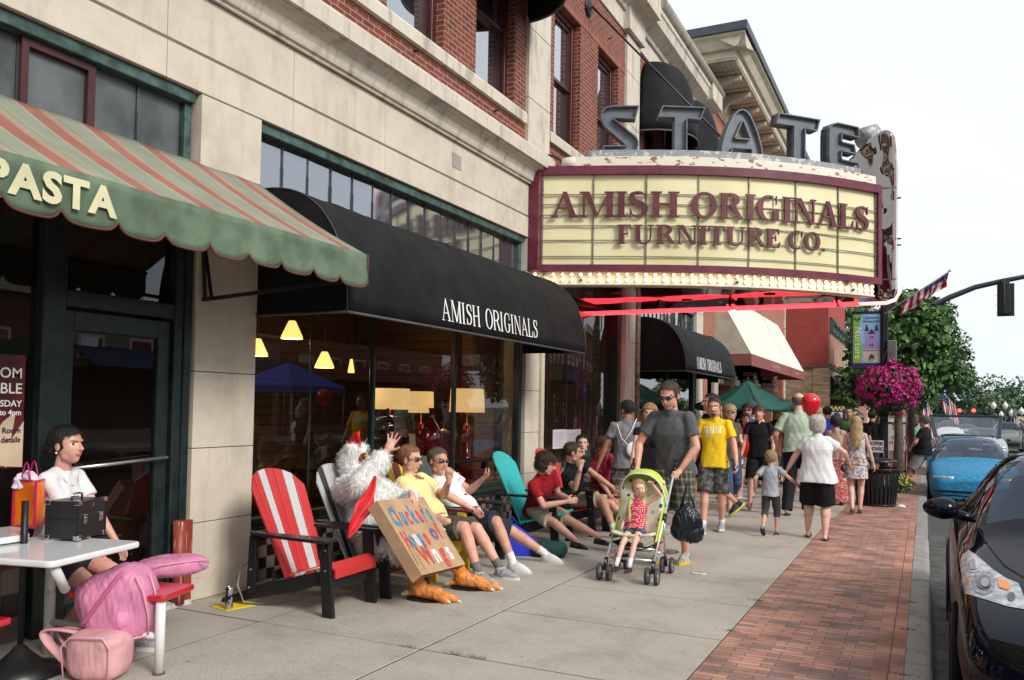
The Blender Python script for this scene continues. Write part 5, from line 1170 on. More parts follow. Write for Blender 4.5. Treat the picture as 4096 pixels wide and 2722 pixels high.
  if beard: mi[f_ & (z < -.036) & (np.abs(x) < .03) & (z > -.118) & ~((np.abs(x) < .022) & (np.abs(z+.052) < .0075)) & ((z < -.066) | (z > -.045)) & (y > .06)] = 4
 body = linkmesh(me, 'body', mats, root)
 me.polygons.foreach_set('material_index', mi); me.update()
 def cl(mb, nm, mt, v=None, amp=.0045, sm=2, sc2=17., seed=None):
  mb.v = [tuple(c*s for c in p) for p in mb.v]; m_ = remesh(mb, (v or max(vox, .008))*min(s, 1), sm, nm)
  if amp: wrinkle(m_, amp*s, sc2/s, random.uniform(0, 9) if seed is None else seed)
  return linkmesh(m_, nm, [mt], root)
 out = {'root': root, 'body': body, 'hm': hm, 's': s, 'HC': HC, 'T': T, 'arms': arms, 'legs': legs, 'P': P}
 if shirt:
  c = MB(); hem = shirt_len; k_ = 32; vs = []
  bw = .0 if not fem else -.014
  st_ = [(.515, .056, .048, -.018), (.497, .085, .058, -.017), (.475, .118, .072, -.014), (.445, .143+bw, .090, -.010), (.40, .160+bw, .108, -.006), (.34, .168+bw, .122, -.002), (.24, .162+bw*1.3, .120, .0), (.14, .156+bw*.6+.012*belly, .122+.05*belly, .02*belly), (.04, .166+(.006 if fem else 0), .128+.045*belly, .012*belly), (-hem*.5, .186+(.008 if fem else 0), .141+.03*belly, .006*belly), (-hem, .194+(.010 if fem else 0), .147+.02*belly, 0)]
  if child: st_ = [(z, w_*.98, d_*1.1, o2) for z, w_, d_, o2 in st_]
  ph = random.uniform(0, 6)
  for zz, wx_, dy_, oy_ in st_:
   t_ = max(0, (.30-zz)/.4)
   for j in range(k_):
    a_ = 2*pi*j/k_; rp = 1+.022*t_*sin(5*a_+ph)+.016*t_*sin(9*a_+ph*2)
    ca, sa = cos(a_), sin(a_); pw = .86
    vs.append(T(wx_*gx*rp*(abs(ca)**pw)*(1 if ca > 0 else -1), oy_+dy_*gy*rp*(abs(sa)**pw)*(1 if sa > 0 else -1), zz+.012*sin(3*a_+ph)*(zz < -.01)))
  n_ = len(st_)
  c.add(vs, [(i*k_+j, (i+1)*k_+j, (i+1)*k_+(j+1) % k_, i*k_+(j+1) % k_) for i in range(n_-1) for j in range(k_)]+[tuple(range(k_)), tuple((n_-1)*k_+j for j in range(k_-1, -1, -1))])
  if fem and not child:
   for q in (1, -1): c.ell(T(q*.062, .080*gy, .33), (.066, .056, .066), rot=Rt)
  c.caps(T(-sw+.03, -.012, .455), T(sw-.03, -.012, .455), .060, .060, 14)
  for q in (1, -1): c.caps(T(q*.045, -.02, .488), T(q*(sw-.025), -.015, .470), .048, .050, 10)
  c.caps(T(0, -.02, .44), T(0, -.018, .515-neckline), .082, .070, 14)
  if sleeve > 0:
   for q in (1, -1):
    e, t = arms[q]; ga = g**.6
    if sleeve <= 1: pts = [SH[q], SH[q].lerp(e, sleeve*.5), SH[q].lerp(e, sleeve)]; rr = [.060*ga, .062*ga, .067*ga]
    else: pts = [SH[q], e, e.lerp(t, (sleeve-1)*.5), e.lerp(t, sleeve-1)]; rr = [.064*ga, .054*ga, .050*ga, .042*ga]
    if fem: rr = [r*.86 for r in rr]
    c.tube(pts, rr, 14); c.ell(SH[q], (.061*ga,)*3 if not fem else (.050*ga,)*3)
    if sleeve > 1: c.ell(e, (.055*ga,)*3)
  out['shirt'] = cl(c, 'shirt' if not (bottom and bottom[0] == 'dress') else 'dress', shirt)
 if bottom:
  kind, mt, frac = bottom; c = MB(); gl = g**.7*fat_leg
  if kind in ('shorts', 'pants'):
   c.ell(T(0, 0, -.02), (.166*(1.05 if fem else 1)*gx, (.120+.02*belly)*gy, .12), rot=Rt); c.ell(T(0, 0, .05), (.150*gx, (.106+.03*belly)*gy, .09), rot=Rt)
   for q in (1, -1):
    k, a, fd = legs[q]; loose = .112 if kind == 'shorts' else .098
    if frac <= 1: c.tube([HP[q], HP[q].lerp(k, frac*.5), HP[q].lerp(k, frac)], [.096*gl, loose*.94*gl, loose*.94*gl], 16)
    else:
     c.tube([HP[q], HP[q].lerp(k, .9)], [.104*gl, .080*gl], 16); c.ell(k, (.076*gl,)*3)
     c.tube([k, k.lerp(a, (frac-1)*.5), k.lerp(a, frac-1)], [.078*gl, .072*gl, .068*gl], 14)
    c.ell(HP[q], (.090*gl,)*3)
  else:  # skirt / dress skirt: ring stations from waist to hem
   top = T(0, 0, .12); k0 = 24; vs = []; L_ = frac; n = 8
   mid = (legs[1][0]+legs[-1][0])/2; low = (legs[1][1]+legs[-1][1])/2
   for i in range(n+1):
    t = i/n; z = P.z+.12-L_*t*1.0; w_ = (.150+(.05 if kind == 'dress' else .12)*t)*gx*(1.04); dpt = (.108+(.05 if kind == 'dress' else .10)*t)*gy
    cy = P.y+(low.y-P.y)*t*.4
    for j in range(k0):
     a = 2*pi*j/k0; rip = 1+(.05*t*sin(a*7+2*t) if kind != 'dress' else .02*t*sin(a*6)); vs.append(V((P.x+w_*cos(a)*rip, cy+dpt*sin(a)*rip, z)))
   fs = [(i*k0+j, i*k0+(j+1) % k0, (i+1)*k0+(j+1) % k0, (i+1)*k0+j) for i in range(n) for j in range(k0)]+[tuple(range(k0-1, -1, -1)), tuple(n*k0+j for j in range(k0))]
   c.add(vs, [f[::-1] for f in fs])
  out['bottom'] = cl(c, {'shorts': 'shorts', 'pants': 'trousers', 'skirt': 'skirt', 'dress': 'dress_skirt'}[kind], mt, amp=.004)
 if socks:
  for q in (1, -1):
   c = MB(); k, a, fd = legs[q]; dk = (k-a).normalized(); c.tube([a-V((0, 0, .02)), a+dk*.02, a+dk*socks[1]], [.038, .038, .042], 12)
   c.v = [tuple(x*s for x in v) for v in c.v]; c.obj('sock', socks[0], root)
 if shoes:
  kind, m1, m2 = shoes
  for q in (1, -1):
   k, a, fd = legs[q]; fl = V((fd.x, fd.y, 0)).normalized(); sd2 = V((fl.y, -fl.x, 0)); pt = asin_(fd.z)
   upv = fd.cross(sd2)*-1; upv = sd2.cross(fd); Mx = Matrix(((sd2.x, fd.x, upv.x, a.x*s), (sd2.y, fd.y, upv.y, a.y*s), (sd2.z, fd.z, upv.z, a.z*s), (0, 0, 0, 1)))
   mb = MB(); z0 = -.085
   fs_ = s if not child else s*1.15
   def S(x, y, z): return (x*fs_, y*fs_, z*fs_)
   if kind == 'sandal':
    mb.prism([(x*fs_, y*fs_) for x, y in sole(.043, .27)], lambda u, v, d: (u, v, d), (z0)*s, (z0+.014)*s, 0)
    for dy in (.115, .15): mb.tube([S(-.037, dy-.02, z0+.014), S(-.02, dy+.01, z0+.045), S(0, dy+.03, z0+.05), S(.02, dy+.01, z0+.045), S(.037, dy-.02, z0+.014)], .006*fs_, 6, 0)
   else:
    th = .026 if kind == 'trainer' else .012
    mb.prism([(x*fs_, y*fs_) for x, y in sole(.047 if kind == 'trainer' else .042, .295 if kind == 'trainer' else .275)], lambda u, v, d: (u, v, d), z0*s, z0*s+th*fs_, 1)
    def up_(p):
     z = max(p.z, -.05); return Vector((p.x*(1 if p.y < .3 else 1-.12*(p.y-.3)), p.y, z*(1 if p.y < 0 else 1-.42*p.y)))
    mb.ell(S(0, .058, z0+th*.9), (.044*fs_, .132*fs_, .072*fs_ if kind != 'loafer' else .05*fs_), 0, 18, 12, fn=up_)
    if kind != 'loafer':
     mb.tube([S(0, -.012, z0+.03), S(0, -.008, -.0), S(0, -.006, .022 if kind != 'high' else .05)], [.045*fs_, .042*fs_, .041*fs_], 14, 0)
     for i in range(4): mb.tube([S(-.018, .045+i*.022, z0+.092-i*.011), S(0, .048+i*.022, z0+.101-i*.012), S(.018, .045+i*.022, z0+.092-i*.011)], .0035*fs_, 5, 1)
    else: mb.tube([S(0, -.02, z0+.02), S(0, -.015, z0+.055)], [.042*fs_, .038*fs_], 14, 0)
   o = mb.obj('shoe', [m1, m2], root); o.matrix_local = Mx
 # hair
 if hair[0] != 'none':
  hk = hair[0]; hb = MB(); vxh = max(vox, .006)
  e_ = dict(short=.006, crew=.003, bald=.004, long=.012, bob=.018, curly=.022, mop=.016, bun=.008, fringe=.014)[hk]
  hb.ell((0, -.016, .034), (.077*ck+e_, .098+e_, .084*ck+e_), M=hm, nu=26, nv=18)
  if hk in ('long', 'bob', 'curly', 'mop'): hb.ell((0, -.03, -.02), (.076*ck+e_, .072+e_, .085), M=hm)
  if hk == 'bun': hb.ell((0, -.118, -.02), (.045, .042, .05), M=hm); hb.ell((0, -.055, -.02), (.074, .06, .07), M=hm)
  if hk == 'long':
   ll = hair[2] if len(hair) > 2 else .32
   for i in range(11):
    a = radians(200+i*14); x, y = cos(a)*.075, -.02+sin(a)*.085
    hb.tube([(x*.8, y*.9, .03), (x*1.05, y*1.05, -.06), (x*1.1+random.uniform(-.01, .01), y*1.1-.012, -.06-ll*.5), (x*1.0+random.uniform(-.015, .015), y*.95-.02, -.06-ll)], [.03, .03, .026, .008], 8, M=hm)
  m_ = MB(); m_.v = [tuple(c*s for c in v) for v in hb.v]; m_.f, m_.m, m_.sm = hb.f, hb.m, hb.sm
  me = remesh(m_, vxh*min(s, 1), 1, 'hair'); co = getv(me); hl = co @ hmi[:3, :3].T+hmi[:3, 3]
  # strands: displace along noise streaks
  cc = hl-np.array((0, -.016, .034)); az = np.arctan2(cc[:, 0], cc[:, 1]); am = {'crew': .0008, 'bald': .0008}.get(hk, .0035)
  w_ = np.sin(az*23+4*np.sin(hl[:, 2]*25))*.6+np.sin(az*41+hl[:, 2]*30)*.4
  if hk == 'curly': w_ = np.sin(hl[:, 0]*190)*np.sin(hl[:, 1]*170)*np.sin(hl[:, 2]*180)*2.2; am = .005
  nn = cc/np.maximum(np.linalg.norm(cc, axis=1), 1e-4)[:, None]; wd_ = (np.array(hm.to_3x3()) @ (nn*(w_*am)[:, None]).T).T*s
  setv(me, co+wd_)
  x, y, z = hl[:, 0], hl[:, 1], hl[:, 2]; fz = {'short': .088, 'crew': .082, 'bald': .2, 'long': .060, 'bob': .052, 'curly': .058, 'mop': .038, 'bun': .074, 'fringe': .036}[hk]
  keep = (z > fz-.25*np.abs(x)*(hk not in ('mop', 'fringe'))) | (y < .028+.25*(z-.02)*(z > .02))
  lowz = {'short': -.05, 'crew': -.03, 'bald': -.045, 'long': -9, 'bob': -.10, 'curly': -.075, 'mop': -.085, 'bun': -.06, 'fringe': -.04}[hk]
  if hk in ('short', 'crew', 'bald', 'fringe', 'bun'): keep &= (z > (-.004 if hk != 'bun' else -.03)) | (y < -.03); keep &= z > lowz
  else: keep &= (z > lowz)
  if hk == 'bald': keep &= (z < .062) & (y < .03)
  bm = bmesh.new(); bm.from_mesh(me); bm.verts.ensure_lookup_table()
  kill = [f for f in bm.faces if not all(keep[v.index] for v in f.verts)]
  bmesh.ops.delete(bm, geom=kill, context='FACES'); bm.to_mesh(me); bm.free()
  if vox < .0075: me = strands(me, 2600 if hk != 'bald' else 500, .034*s if hk in ('long', 'mop', 'bob', 'curly', 'fringe') else .020*s, .0011, HR @ V((0, -.35, -1) if hk in ('long', 'mop', 'bob', 'bun') else (.25, .5, -.55)), .30 if hk != 'bun' else .06, .35 if hk != 'bun' else .12)
  out['hair'] = linkmesh(me, 'hair', [hairmat(hn, hc)], root)
 if eyes:   # sunglasses / glasses
  gm = MB(); fm = MB(); wr = eyes == 'glasses'
  for q in (1, -1):
   if wr: fm.tube([(q*.031+.020*cos(a*pi/7), .094-.006*abs(cos(a*pi/7)), .008+.014*sin(a*pi/7)) for a in range(15)], .0016, 6, M=hm)
   else: gm.ell((q*.031, .087, .010), (.027, .010, .016), M=hm, rot=Euler((0, 0, -q*.25)))
   fm.tube([(q*.054, .080, .014), (q*.072, .03, .012), (q*.080, -.005, .008)], .003, 6, M=hm)
  fm.tube([(-.012, .097, .014), (.012, .097, .014)], .003, 6, M=hm)
  if not wr: gm.v = [tuple(c*s for c in v) for v in gm.v]; gm.f += fm.f and [];
  fm.v = [tuple(c*s for c in v) for v in fm.v]
  fo = fm.obj('glasses', mat('glasses_frame', (.02, .018, .018), .3, var=0), root)
  if not wr: gm.obj('lens', mat('dark_lens', (.012, .012, .014), .05, var=0, coat=1), fo)
 return out
def strands(me, n, ln_, wd, gdir, lift, jit, seed=2):
 """fine strands growing from a mesh, laid along gdir and lifted off the surface"""
 co = getv(me); no = np.empty(len(co)*3, 'f'); me.vertices.foreach_get('normal', no); no = no.reshape(-1, 3); rg = np.random.default_rng(seed); g = np.array(gdir, 'f')
 V0 = [tuple(map(float, v)) for v in co]; F0 = [tuple(p.vertices) for p in me.polygons]
 if not F0: return me
 used = np.unique(np.concatenate([np.array(f) for f in F0])); k = rg.choice(used, n); p = co[k]+rg.normal(0, .002, (n, 3)); nn = no[k]
 d = g-nn*(nn @ g)[:, None]; d /= np.linalg.norm(d, axis=1)[:, None]+1e-6; d = d+nn*lift+rg.normal(0, jit, (n, 3)); d /= np.linalg.norm(d, axis=1)[:, None]
 sd_ = np.cross(d, nn); sd_ /= np.linalg.norm(sd_, axis=1)[:, None]+1e-6; l = (ln_*rg.uniform(.5, 1.3, n))[:, None]; m_ = p+d*l*.55+nn*.002; e = p+d*l+np.array((0, 0, -.004))
 b = len(V0); A = np.stack([p-sd_*wd, p+sd_*wd, m_+sd_*wd*.8, m_-sd_*wd*.8, e], 1).reshape(-1, 3)
 V0 += [tuple(map(float, v)) for v in A]
 for i in range(n): q = b+5*i; F0 += [(q, q+1, q+2, q+3), (q+3, q+2, q+4)]
 m2 = bpy.data.meshes.new('hair'); m2.from_pydata(V0, [], F0); m2.update(); m2.polygons.foreach_set('use_smooth', [True]*len(F0)); return m2
def asin_(x): return math.asin(max(-1, min(1, x)))
def sole(w_, l):
 P = []
 for i in range(24):
  a = 2*pi*i/24; y = sin(a); x = cos(a)*w_*(.82 if y < 0 else 1.0); P.append((x, .055+y*l/2))
 return P
def decal(o, txt_me, name, mt, parent, yfar=1., eps=.003, axis=(0, -1, 0)):
 """lay a flat mesh (already placed in front of the cloth, object space) onto the cloth surface"""
 from mathutils.bvhtree import BVHTree
 me = o.data; bv = BVHTree.FromPolygons([v.co[:] for v in me.vertices], [p.vertices[:] for p in me.polygons])
 ax = Vector(axis).normalized()
 for v in txt_me.vertices:
  h = bv.ray_cast(v.co, ax)
  if h[0] is not None: v.co = h[0]-ax*eps
  else: v.co.z = -99
 bm = bmesh.new(); bm.from_mesh(txt_me); bmesh.ops.delete(bm, geom=[v for v in bm.verts if v.co.z < -50], context='VERTS'); bm.to_mesh(txt_me); bm.free()
 txt_me.update(); txt_me.materials.clear(); txt_me.materials.append(mt)
 x = bpy.data.objects.new(name, txt_me); col.objects.link(x); x.parent = parent; return x
def subdiv_polys(polys, M, n=3):
 bm = bmesh.new()
 for P in polys:
  vs = [bm.verts.new(M @ Vector((u, v, 0))) for u, v in P]
  try: bm.faces.new(vs)
  except ValueError: pass
 bmesh.ops.triangulate(bm, faces=bm.faces[:]); bmesh.ops.subdivide_edges(bm, edges=bm.edges[:], cuts=n, use_grid_fill=True)
 me = bpy.data.meshes.new('decal'); bm.to_mesh(me); bm.free(); return me
# ================================================================ chairs, tables, bags, stroller
def woodish(name, c, r=.42): return mat('poly_'+name, c, r, var=.10, vs=30, bump=.12, bs=60, stretch=(1, 1, 8), spec=.4)
PBLK = woodish('black', (.014, .014, .016), .38)
def adirondack(label, x, y, rz, cols, seatcols, frame=PBLK, armm=None, group='slatted garden chairs along the shop wall', front=None):
 t = thing('adirondack_chair', label, 'chair', (x, y, 0), rz, group); armm = armm or frame
 Yb, Zb, Yt, Zt = -.06, .22, -.42, 1.06
 mats = list(dict.fromkeys(cols)); mb = MB()
 topq = lambda uu: 1.0-.10*uu*uu-.085*abs(uu)**5
 for i in range(7):
  u = (i-3)/3; vs = []; gp = .012
  for k in range(11):
   for sx, sy in ((-1, -1), (1, -1), (1, 1), (-1, 1)):
    ue = u+sx*(1/6-gp); q = k/10*topq(ue*6/7)
    xx = ue*(.215+.075*q); cv = .05*ue*ue*(1-q*.2)
    vs.append((xx, Yb+(Yt-Yb)*q+cv+sy*.011, Zb+(Zt-Zb)*q))
  fs = [(k*4+j, k*4+(j+1) % 4, (k+1)*4+(j+1) % 4, (k+1)*4+j) for k in range(10) for j in range(4)]+[(3, 2, 1, 0), (40, 41, 42, 43)]
  mb.add(vs, fs, mats.index(cols[i]))
 mb.obj('backrest', mats, t, bevel=.005, seg=2)
 mats = list(dict.fromkeys(seatcols)); sb = MB(); n = len(seatcols)
 for i in range(n):
  q0 = i/n; yy = .43-.50*q0; zz = .375-.15*q0+.03*(q0**2)
  M = Matrix.Translation((0, yy, zz)) @ Matrix.Rotation(.28 if i else -.5 if front else .15, 4, 'X')
  sb.box((-.275, -.036, -.012), (.275, .036, .012), mats.index(seatcols[i]), M)
 if front: sb.box((-.27, .452, .29), (.27, .475, .365), mats.index(front))
 sb.obj('seat', mats, t, bevel=.005)
 for q in (1, -1):
  MB().prism([(.33, .565), (.42, .565), (.475, .0), (.375, .0)], lambda u, v, d: (d, u, v), q*.282-.018, q*.282+.018).obj('leg', frame, t, bevel=.006)
  arch = [(.44, .35), (.40, .365), (.1, .27), (-.05, .22), (-.15, .215), (-.62, .035), (-.64, .0), (-.55, .0), (-.10, .11), (.15, .17), (.30, .23), (.38, .25), (.44, .25)]
  MB().prism(arch, lambda u, v, d: (d, u, v), q*.242-.019, q*.242+.019).obj('rear_leg', frame, t, bevel=.005)
  arm = [(q*.26, .47), (q*.41, .47), (q*.425, .40), (q*.40, .1), (q*.33, -.30), (q*.27, -.34), (q*.27, -.1), (q*.26, .2)]
  if q < 0: arm = arm[::-1]
  MB().prism(arm, lambda u, v, d: (u, v, d), .568, .593).obj('armrest', armm, t, bevel=.008, seg=3)
  MB().prism([(.33, .56), (.41, .56), (.36, .43)], lambda u, v, d: (d, u, v), q*.325-.012, q*.325+.012).obj('arm_bracket', frame, t, bevel=.004)
  MB().bar((q*.30, -.28, .56), (q*.30, -.30, .12), .035, .07).obj('rear_support', frame, t, bevel=.005)
  bl = MB()
  for yy, zz, xx in ((.40, .35, q*.303), (.395, .50, q*.303), (-.30, .16, q*.32), (-.29, .30, q*.32)): bl.tube([(xx, yy, zz), (xx+q*.007, yy, zz)], .009, 8)
  bl.obj('bolt', mat('zinc', (.55, .55, .53), .3, metal=.9), t)
 for a_, b_ in (((-.25, -.14, .22), (.25, -.115, .30)), ((-.30, -.30, .555), (.30, -.26, .59)), ((-.225, .40, .20), (.225, .42, .34))): MB().box(a_, b_).obj('cross_rail', frame, t, bevel=.005)
 return t
RED = woodish('red', (.52, .035, .035)); GRY = woodish('grey', (.34, .34, .35)); DGR = woodish('charcoal', (.045, .048, .055)); TUR = woodish('turquoise', (.03, .42, .42)); DGN = woodish('dark_green', (.05, .085, .07)); YEL = woodish('yellow', (.62, .40, .02)); MRN = woodish('burgundy', (.13, .018, .025)); LGR = woodish('light_grey', (.52, .52, .52))
HF = -pi/2
adirondack('red and grey slatted chair standing empty beside the limestone pilaster', -4.42, 5.32, HF+.04, [RED, LGR, RED, RED, LGR, RED, RED], [RED, LGR, RED, LGR, RED], front=RED)
adirondack('charcoal and grey slatted chair under the white furry costume', -4.40, 6.08, HF-.02, [LGR, DGR, DGR, LGR, LGR, DGR, LGR], [DGR, LGR, DGR, LGR, DGR], armm=PBLK)
adirondack('yellow and burgundy slatted chair under the man in the pale yellow tee', -4.42, 6.86, HF-.03, [YEL, MRN, YEL, MRN, YEL, MRN, YEL], [YEL, MRN, YEL, MRN, YEL], frame=YEL, armm=MRN)
adirondack('dark green slatted chair under the man in the white tee', -4.42, 7.60, HF-.04, [DGN]*7, [DGN]*5)
adirondack('turquoise slatted chair with black frame under the youth in the dark red tee', -4.20, 9.02, HF+.10, [TUR]*7, [TUR]*6)
adirondack('red slatted chair with black frame under the youth in the black tee', -4.12, 10.05, HF+.05, [RED]*7, [RED]*6)
adirondack('black slatted chair under the youth in the crimson tee', -4.1, 11.0, HF, [DGR]*7, [DGR]*5)
# white cluster table with red seats
LAM = mat('white_laminate', (.72, .73, .73), .22, var=.05, vs=3, coat=.4); REDG = mat('red_fibreglass', (.50, .012, .018), .18, var=.06, vs=4, coat=.6)
WPT = mat('white_pipe_paint', (.66, .66, .64), .35, var=.14, vs=12, c2=(.45, .36, .28), lo=.30, hi=.36)
def slab(mb, P, z0, z1, r=.05):
 Q = []; n = len(P)
 for i in range(n):
  p = Vector(P[i]); a = (Vector(P[i-1])-p).normalized()*r; b = (Vector(P[(i+1) % n])-p).normalized()*r
  for k in range(6): q = k/5; Q.append(tuple(p+a*(1-q)**2+b*q**2))
 return mb.prism(Q, lambda u, v, d: (u, v, d), z0, z1)
t = thing('cluster_table', 'white table with attached red seats in front of the restaurant door', 'table', (-4.6, 3.2, 0))
c1 = G(208, 2250, .75); c2 = G(570, 2166, .75); ax_ = (c2-c1); ax_.z = 0; ay = Vector((-ax_.y, ax_.x, 0)).normalized()*.72
tl = lambda p: (p.x+4.6, p.y-3.2)
o = slab(MB(), [tl(c1), tl(c2), tl(c2+ay), tl(c1+ay)], .715, .752).obj('table_top', LAM, t, bevel=.012, seg=3)
s1 = G(656, 2389, .45); s2 = G(783, 2336, .45); d2 = (s2-s1); bd = Vector((-d2.y, d2.x, 0)).normalized()*.62
slab(MB(), [tl(s1), tl(s2), tl(s2+bd), tl(s1+bd)], .415, .452, .03).obj('seat', REDG, t, bevel=.012, seg=3)
s3 = G(55, 2470, .45); sdir = ax_.normalized()
slab(MB(), [tl(s3), tl(s3+ay*.5), tl(s3+ay*.5-sdir*.36), tl(s3-sdir*.36)], .415, .452, .03).obj('seat', REDG, t, bevel=.012, seg=3)
lg = G(635, 2700); lp = Vector(tl(lg)).to_3d()
MB().tube([(lp.x, lp.y, .0), (lp.x, lp.y, .415)], .028, 14).obj('leg', WPT, t)
MB().tube([(lp.x, lp.y, .015), (lp.x, lp.y, .0)], .033, 14).obj('leg_foot', mat('rusty_iron', (.10, .075, .06), .8, var=.4, vs=20), t)
cen = (c1+c2+ay)/2; cen = (c1+c2)/2+ay/2; cc = tl(cen)
MB().tube([(lp.x, lp.y, .22), tl(G(192, 2615))+(.20,)], .02, 10).tube([tl(G(215, 2262, .72))+(.715,), tl(G(262, 2330, .6))+(.56,)], .026, 12).obj('brace', WPT, t)
pq = tl(G(192, 2615)); MB().tube([(pq[0], pq[1], 0), (pq[0], pq[1], .7)], .032, 12).lathe([(.0, .70), (.13, .70), (.13, .714)], 16, (pq[0], pq[1], 0)).obj('pedestal', WPT, t)
t = thing('white_table', 'second white table top behind, carrying the orange gift bag', 'table', (-4.83, 2.93, 0))
slab(MB(), [(-.35, -.6), (.10, -.6), (.09, .28), (-.30, .5)], .76, .799).obj('table_top', LAM, t, bevel=.01, seg=3)
MB().tube([(-.1, -.1, 0), (-.1, -.1, .76)], .035, 12).obj('pedestal', WPT, t)
# umbrella stand
t = thing('umbrella_stand', 'black iron umbrella pole on a cone base beside the white table', 'umbrella stand', (-4.72, 3.16, 0))
MB().tube([(0, 0, .02), (0, 0, .62), (0, 0, .63), (0, 0, 1.0)], [.017, .017, .020, .020], 12).obj('pole', PBLK, t)
MB().lathe([(0, 0), (.24, 0), (.25, .02), (.13, .06), (.055, .13), (.03, .16), (.017, .17)], 28).obj('base', mat('black_plastic', (.012, .012, .013), .35, var=.1), t)
# gift bag
ORG = mat('orange_paper', (.80, .17, .005), .3, var=.05, vs=3, bump=.1, bs=8); MAG = mat('magenta_paper', (.55, .01, .14), .4, var=0)
b0 = G(45, 2105, .80); b1 = G(138, 2117, .80); b2 = G(215, 2085, .80)
t = thing('gift_bag', 'orange gift bag with magenta edges and white tissue on the white table', 'bag', (b1.x, b1.y, .801))
e1 = b0-b1; e2 = b2-b1; e1.z = e2.z = 0; e1 = e1.normalized()*.22; e2 = e2.normalized()*.17; hb_ = .29
cs = [Vector((0, 0, 0)), e1, e1+e2, e2]; tp = [c*1.0+Vector((0, 0, hb_)) for c in cs]
mb = MB()
for i in range(4):
 a, b, c, d = cs[i], cs[(i+1) % 4], tp[(i+1) % 4], tp[i]; n_ = (b-a).cross(Vector((0, 0, 1))).normalized()
 mb.grid(lambda u, v: (a.lerp(b, u)).lerp(d.lerp(c, u), v)+n_*(.016*sin(pi*v)*sin(pi*u)*(1 if i % 2 == 0 else -1.2)+.004*sin(11*v+5*u)), 8, 8)
mb.obj('paper', ORG, t, solid=.002)
mb = MB()
for c_, p_ in zip(cs, tp): mb.bar(c_, p_, .010, .010)
for i in range(4): mb.bar(cs[i]+Vector((0, 0, .005)), cs[(i+1) % 4]+Vector((0, 0, .005)), .008, .01); mb.bar(tp[i], tp[(i+1) % 4], .008, .01)
mb.obj('edge_tape', MAG, t)
for f_ in (.1, .9):
 hh = MB(); o0 = e2*f_; P = [o0+e1*(.3+.4*k/10)+Vector((0, 0, hb_+.11*sin(pi*k/10))) for k in range(11)]; hh.tube(P, .004, 6).obj('handle', MAG, t)
ts = MB()
for k in range(9):
 cx0 = e1*random.uniform(.2, .8)+e2*random.uniform(.2, .8)+Vector((0, 0, hb_-.03)); r = random.uniform(.04, .06)
 ts.ell(cx0+Vector((0, 0, .01)), (r, r*.6, r*random.uniform(.9, 1.5)), 0, 9, 7, rot=Euler((random.uniform(-.5, .5), random.uniform(-.5, .5), random.uniform(0, 3))), fn=lambda p: p*(1+.25*sin(7*p.x+9*p.z)*cos(8*p.y)))
o = ts.obj('tissue', mat('tissue_paper', (.70, .62, .72), .8, var=.05, bump=.5, bs=30), t)
for p in o.data.polygons: p.use_smooth = False
# black makeup case
k0 = G(310, 2168, .754); k1 = G(425, 2140, .754); k2 = G(163, 2146, .754)
t = thing('makeup_case', 'black textured vanity case with chrome corners on the white table', 'case', (k0.x, k0.y, .754))
u1 = k1-k0; u2 = k2-k0; u1.z = u2.z = 0; w1 = u1.length*.95; u1.normalize(); u2n = Vector((-u1.y, u1.x, 0)); w2 = .21; w1 = min(w1, .30)
TEX, bb_ = base('dimpled_black', .35); tn = N(TEX, 'ShaderNodeTexCoord'); vn = N(TEX, 'ShaderNodeTexVoronoi', i_Scale=190., i_Randomness=.1); L(TEX, tn.outputs['Object'], vn.inputs['Vector']); rr_ = ramp(TEX, [(.25, (.05, .05, .05)), (.5, (.008, .008, .009))]); L(TEX, vn.outputs['Distance'], rr_.inputs[0]); L(TEX, rr_.outputs[0], bb_.inputs['Base Color'])
MK = Matrix(((u1.x, u2n.x, 0, 0), (u1.y, u2n.y, 0, 0), (0, 0, 1, 0), (0, 0, 0, 1)))
hz_ = .235
MB().box((0, 0, .012), (w1, w2, .125), 0, MK).obj('lower_box', TEX, t, bevel=.004)
MB().box((0, 0, .133), (w1, w2, hz_), 0, MK).obj('upper_box', TEX, t, bevel=.004)
tr = MB()
for z in (.125, .133): pass
tr.box((-.002, -.002, .122), (w1+.002, w2+.002, .137), 0, MK)
for xx in (0, w1):
 for yy in (0, w2): tr.box((xx-.004, yy-.004, .012), (xx+.004, yy+.004, hz_+.002), 0, MK)
tr.obj('trim', PBLK, t, bevel=.002)
CHM = mat('bright_chrome', (.7, .7, .7), .12, var=0, metal=1)
for xx, sx in ((0, 1), (w1, -1)):
 for yy, sy in ((0, 1), (w2, -1)):
  for zz, sz in ((.012, 1), (hz_, -1)): MB().box((xx-sx*.007, yy-sy*.007, zz-sz*.006), (xx+sx*.026, yy+sy*.026, zz+sz*.022), 0, MK).obj('corner_guard', CHM, t, bevel=.003)
for f_ in (.22, .78): ch = MB().box((w1*f_-.016, -.012, .10), (w1*f_+.016, -.001, .155), 0, MK); ch.box((w1*f_-.010, -.018, .112), (w1*f_+.010, -.011, .140), 0, MK).obj('latch', CHM, t, bevel=.003)
MB().box((w1*.5-.01, -.006, .195), (w1*.5+.01, -.001, .215), 0, MK).obj('badge', CHM, t)
hd_ = MB();
hd_.v = []; hd_.tube([MK @ Vector(p) for p in ((w1*.32, w2*.5, hz_), (w1*.32, w2*.5, hz_+.03), (w1*.4, w2*.5, hz_+.036), (w1*.6, w2*.5, hz_+.036), (w1*.68, w2*.5, hz_+.03), (w1*.68, w2*.5, hz_))], .007, 8); hd_.obj('handle', mat('bright_chrome', (.7, .7, .7), .12, var=0, metal=1), t)
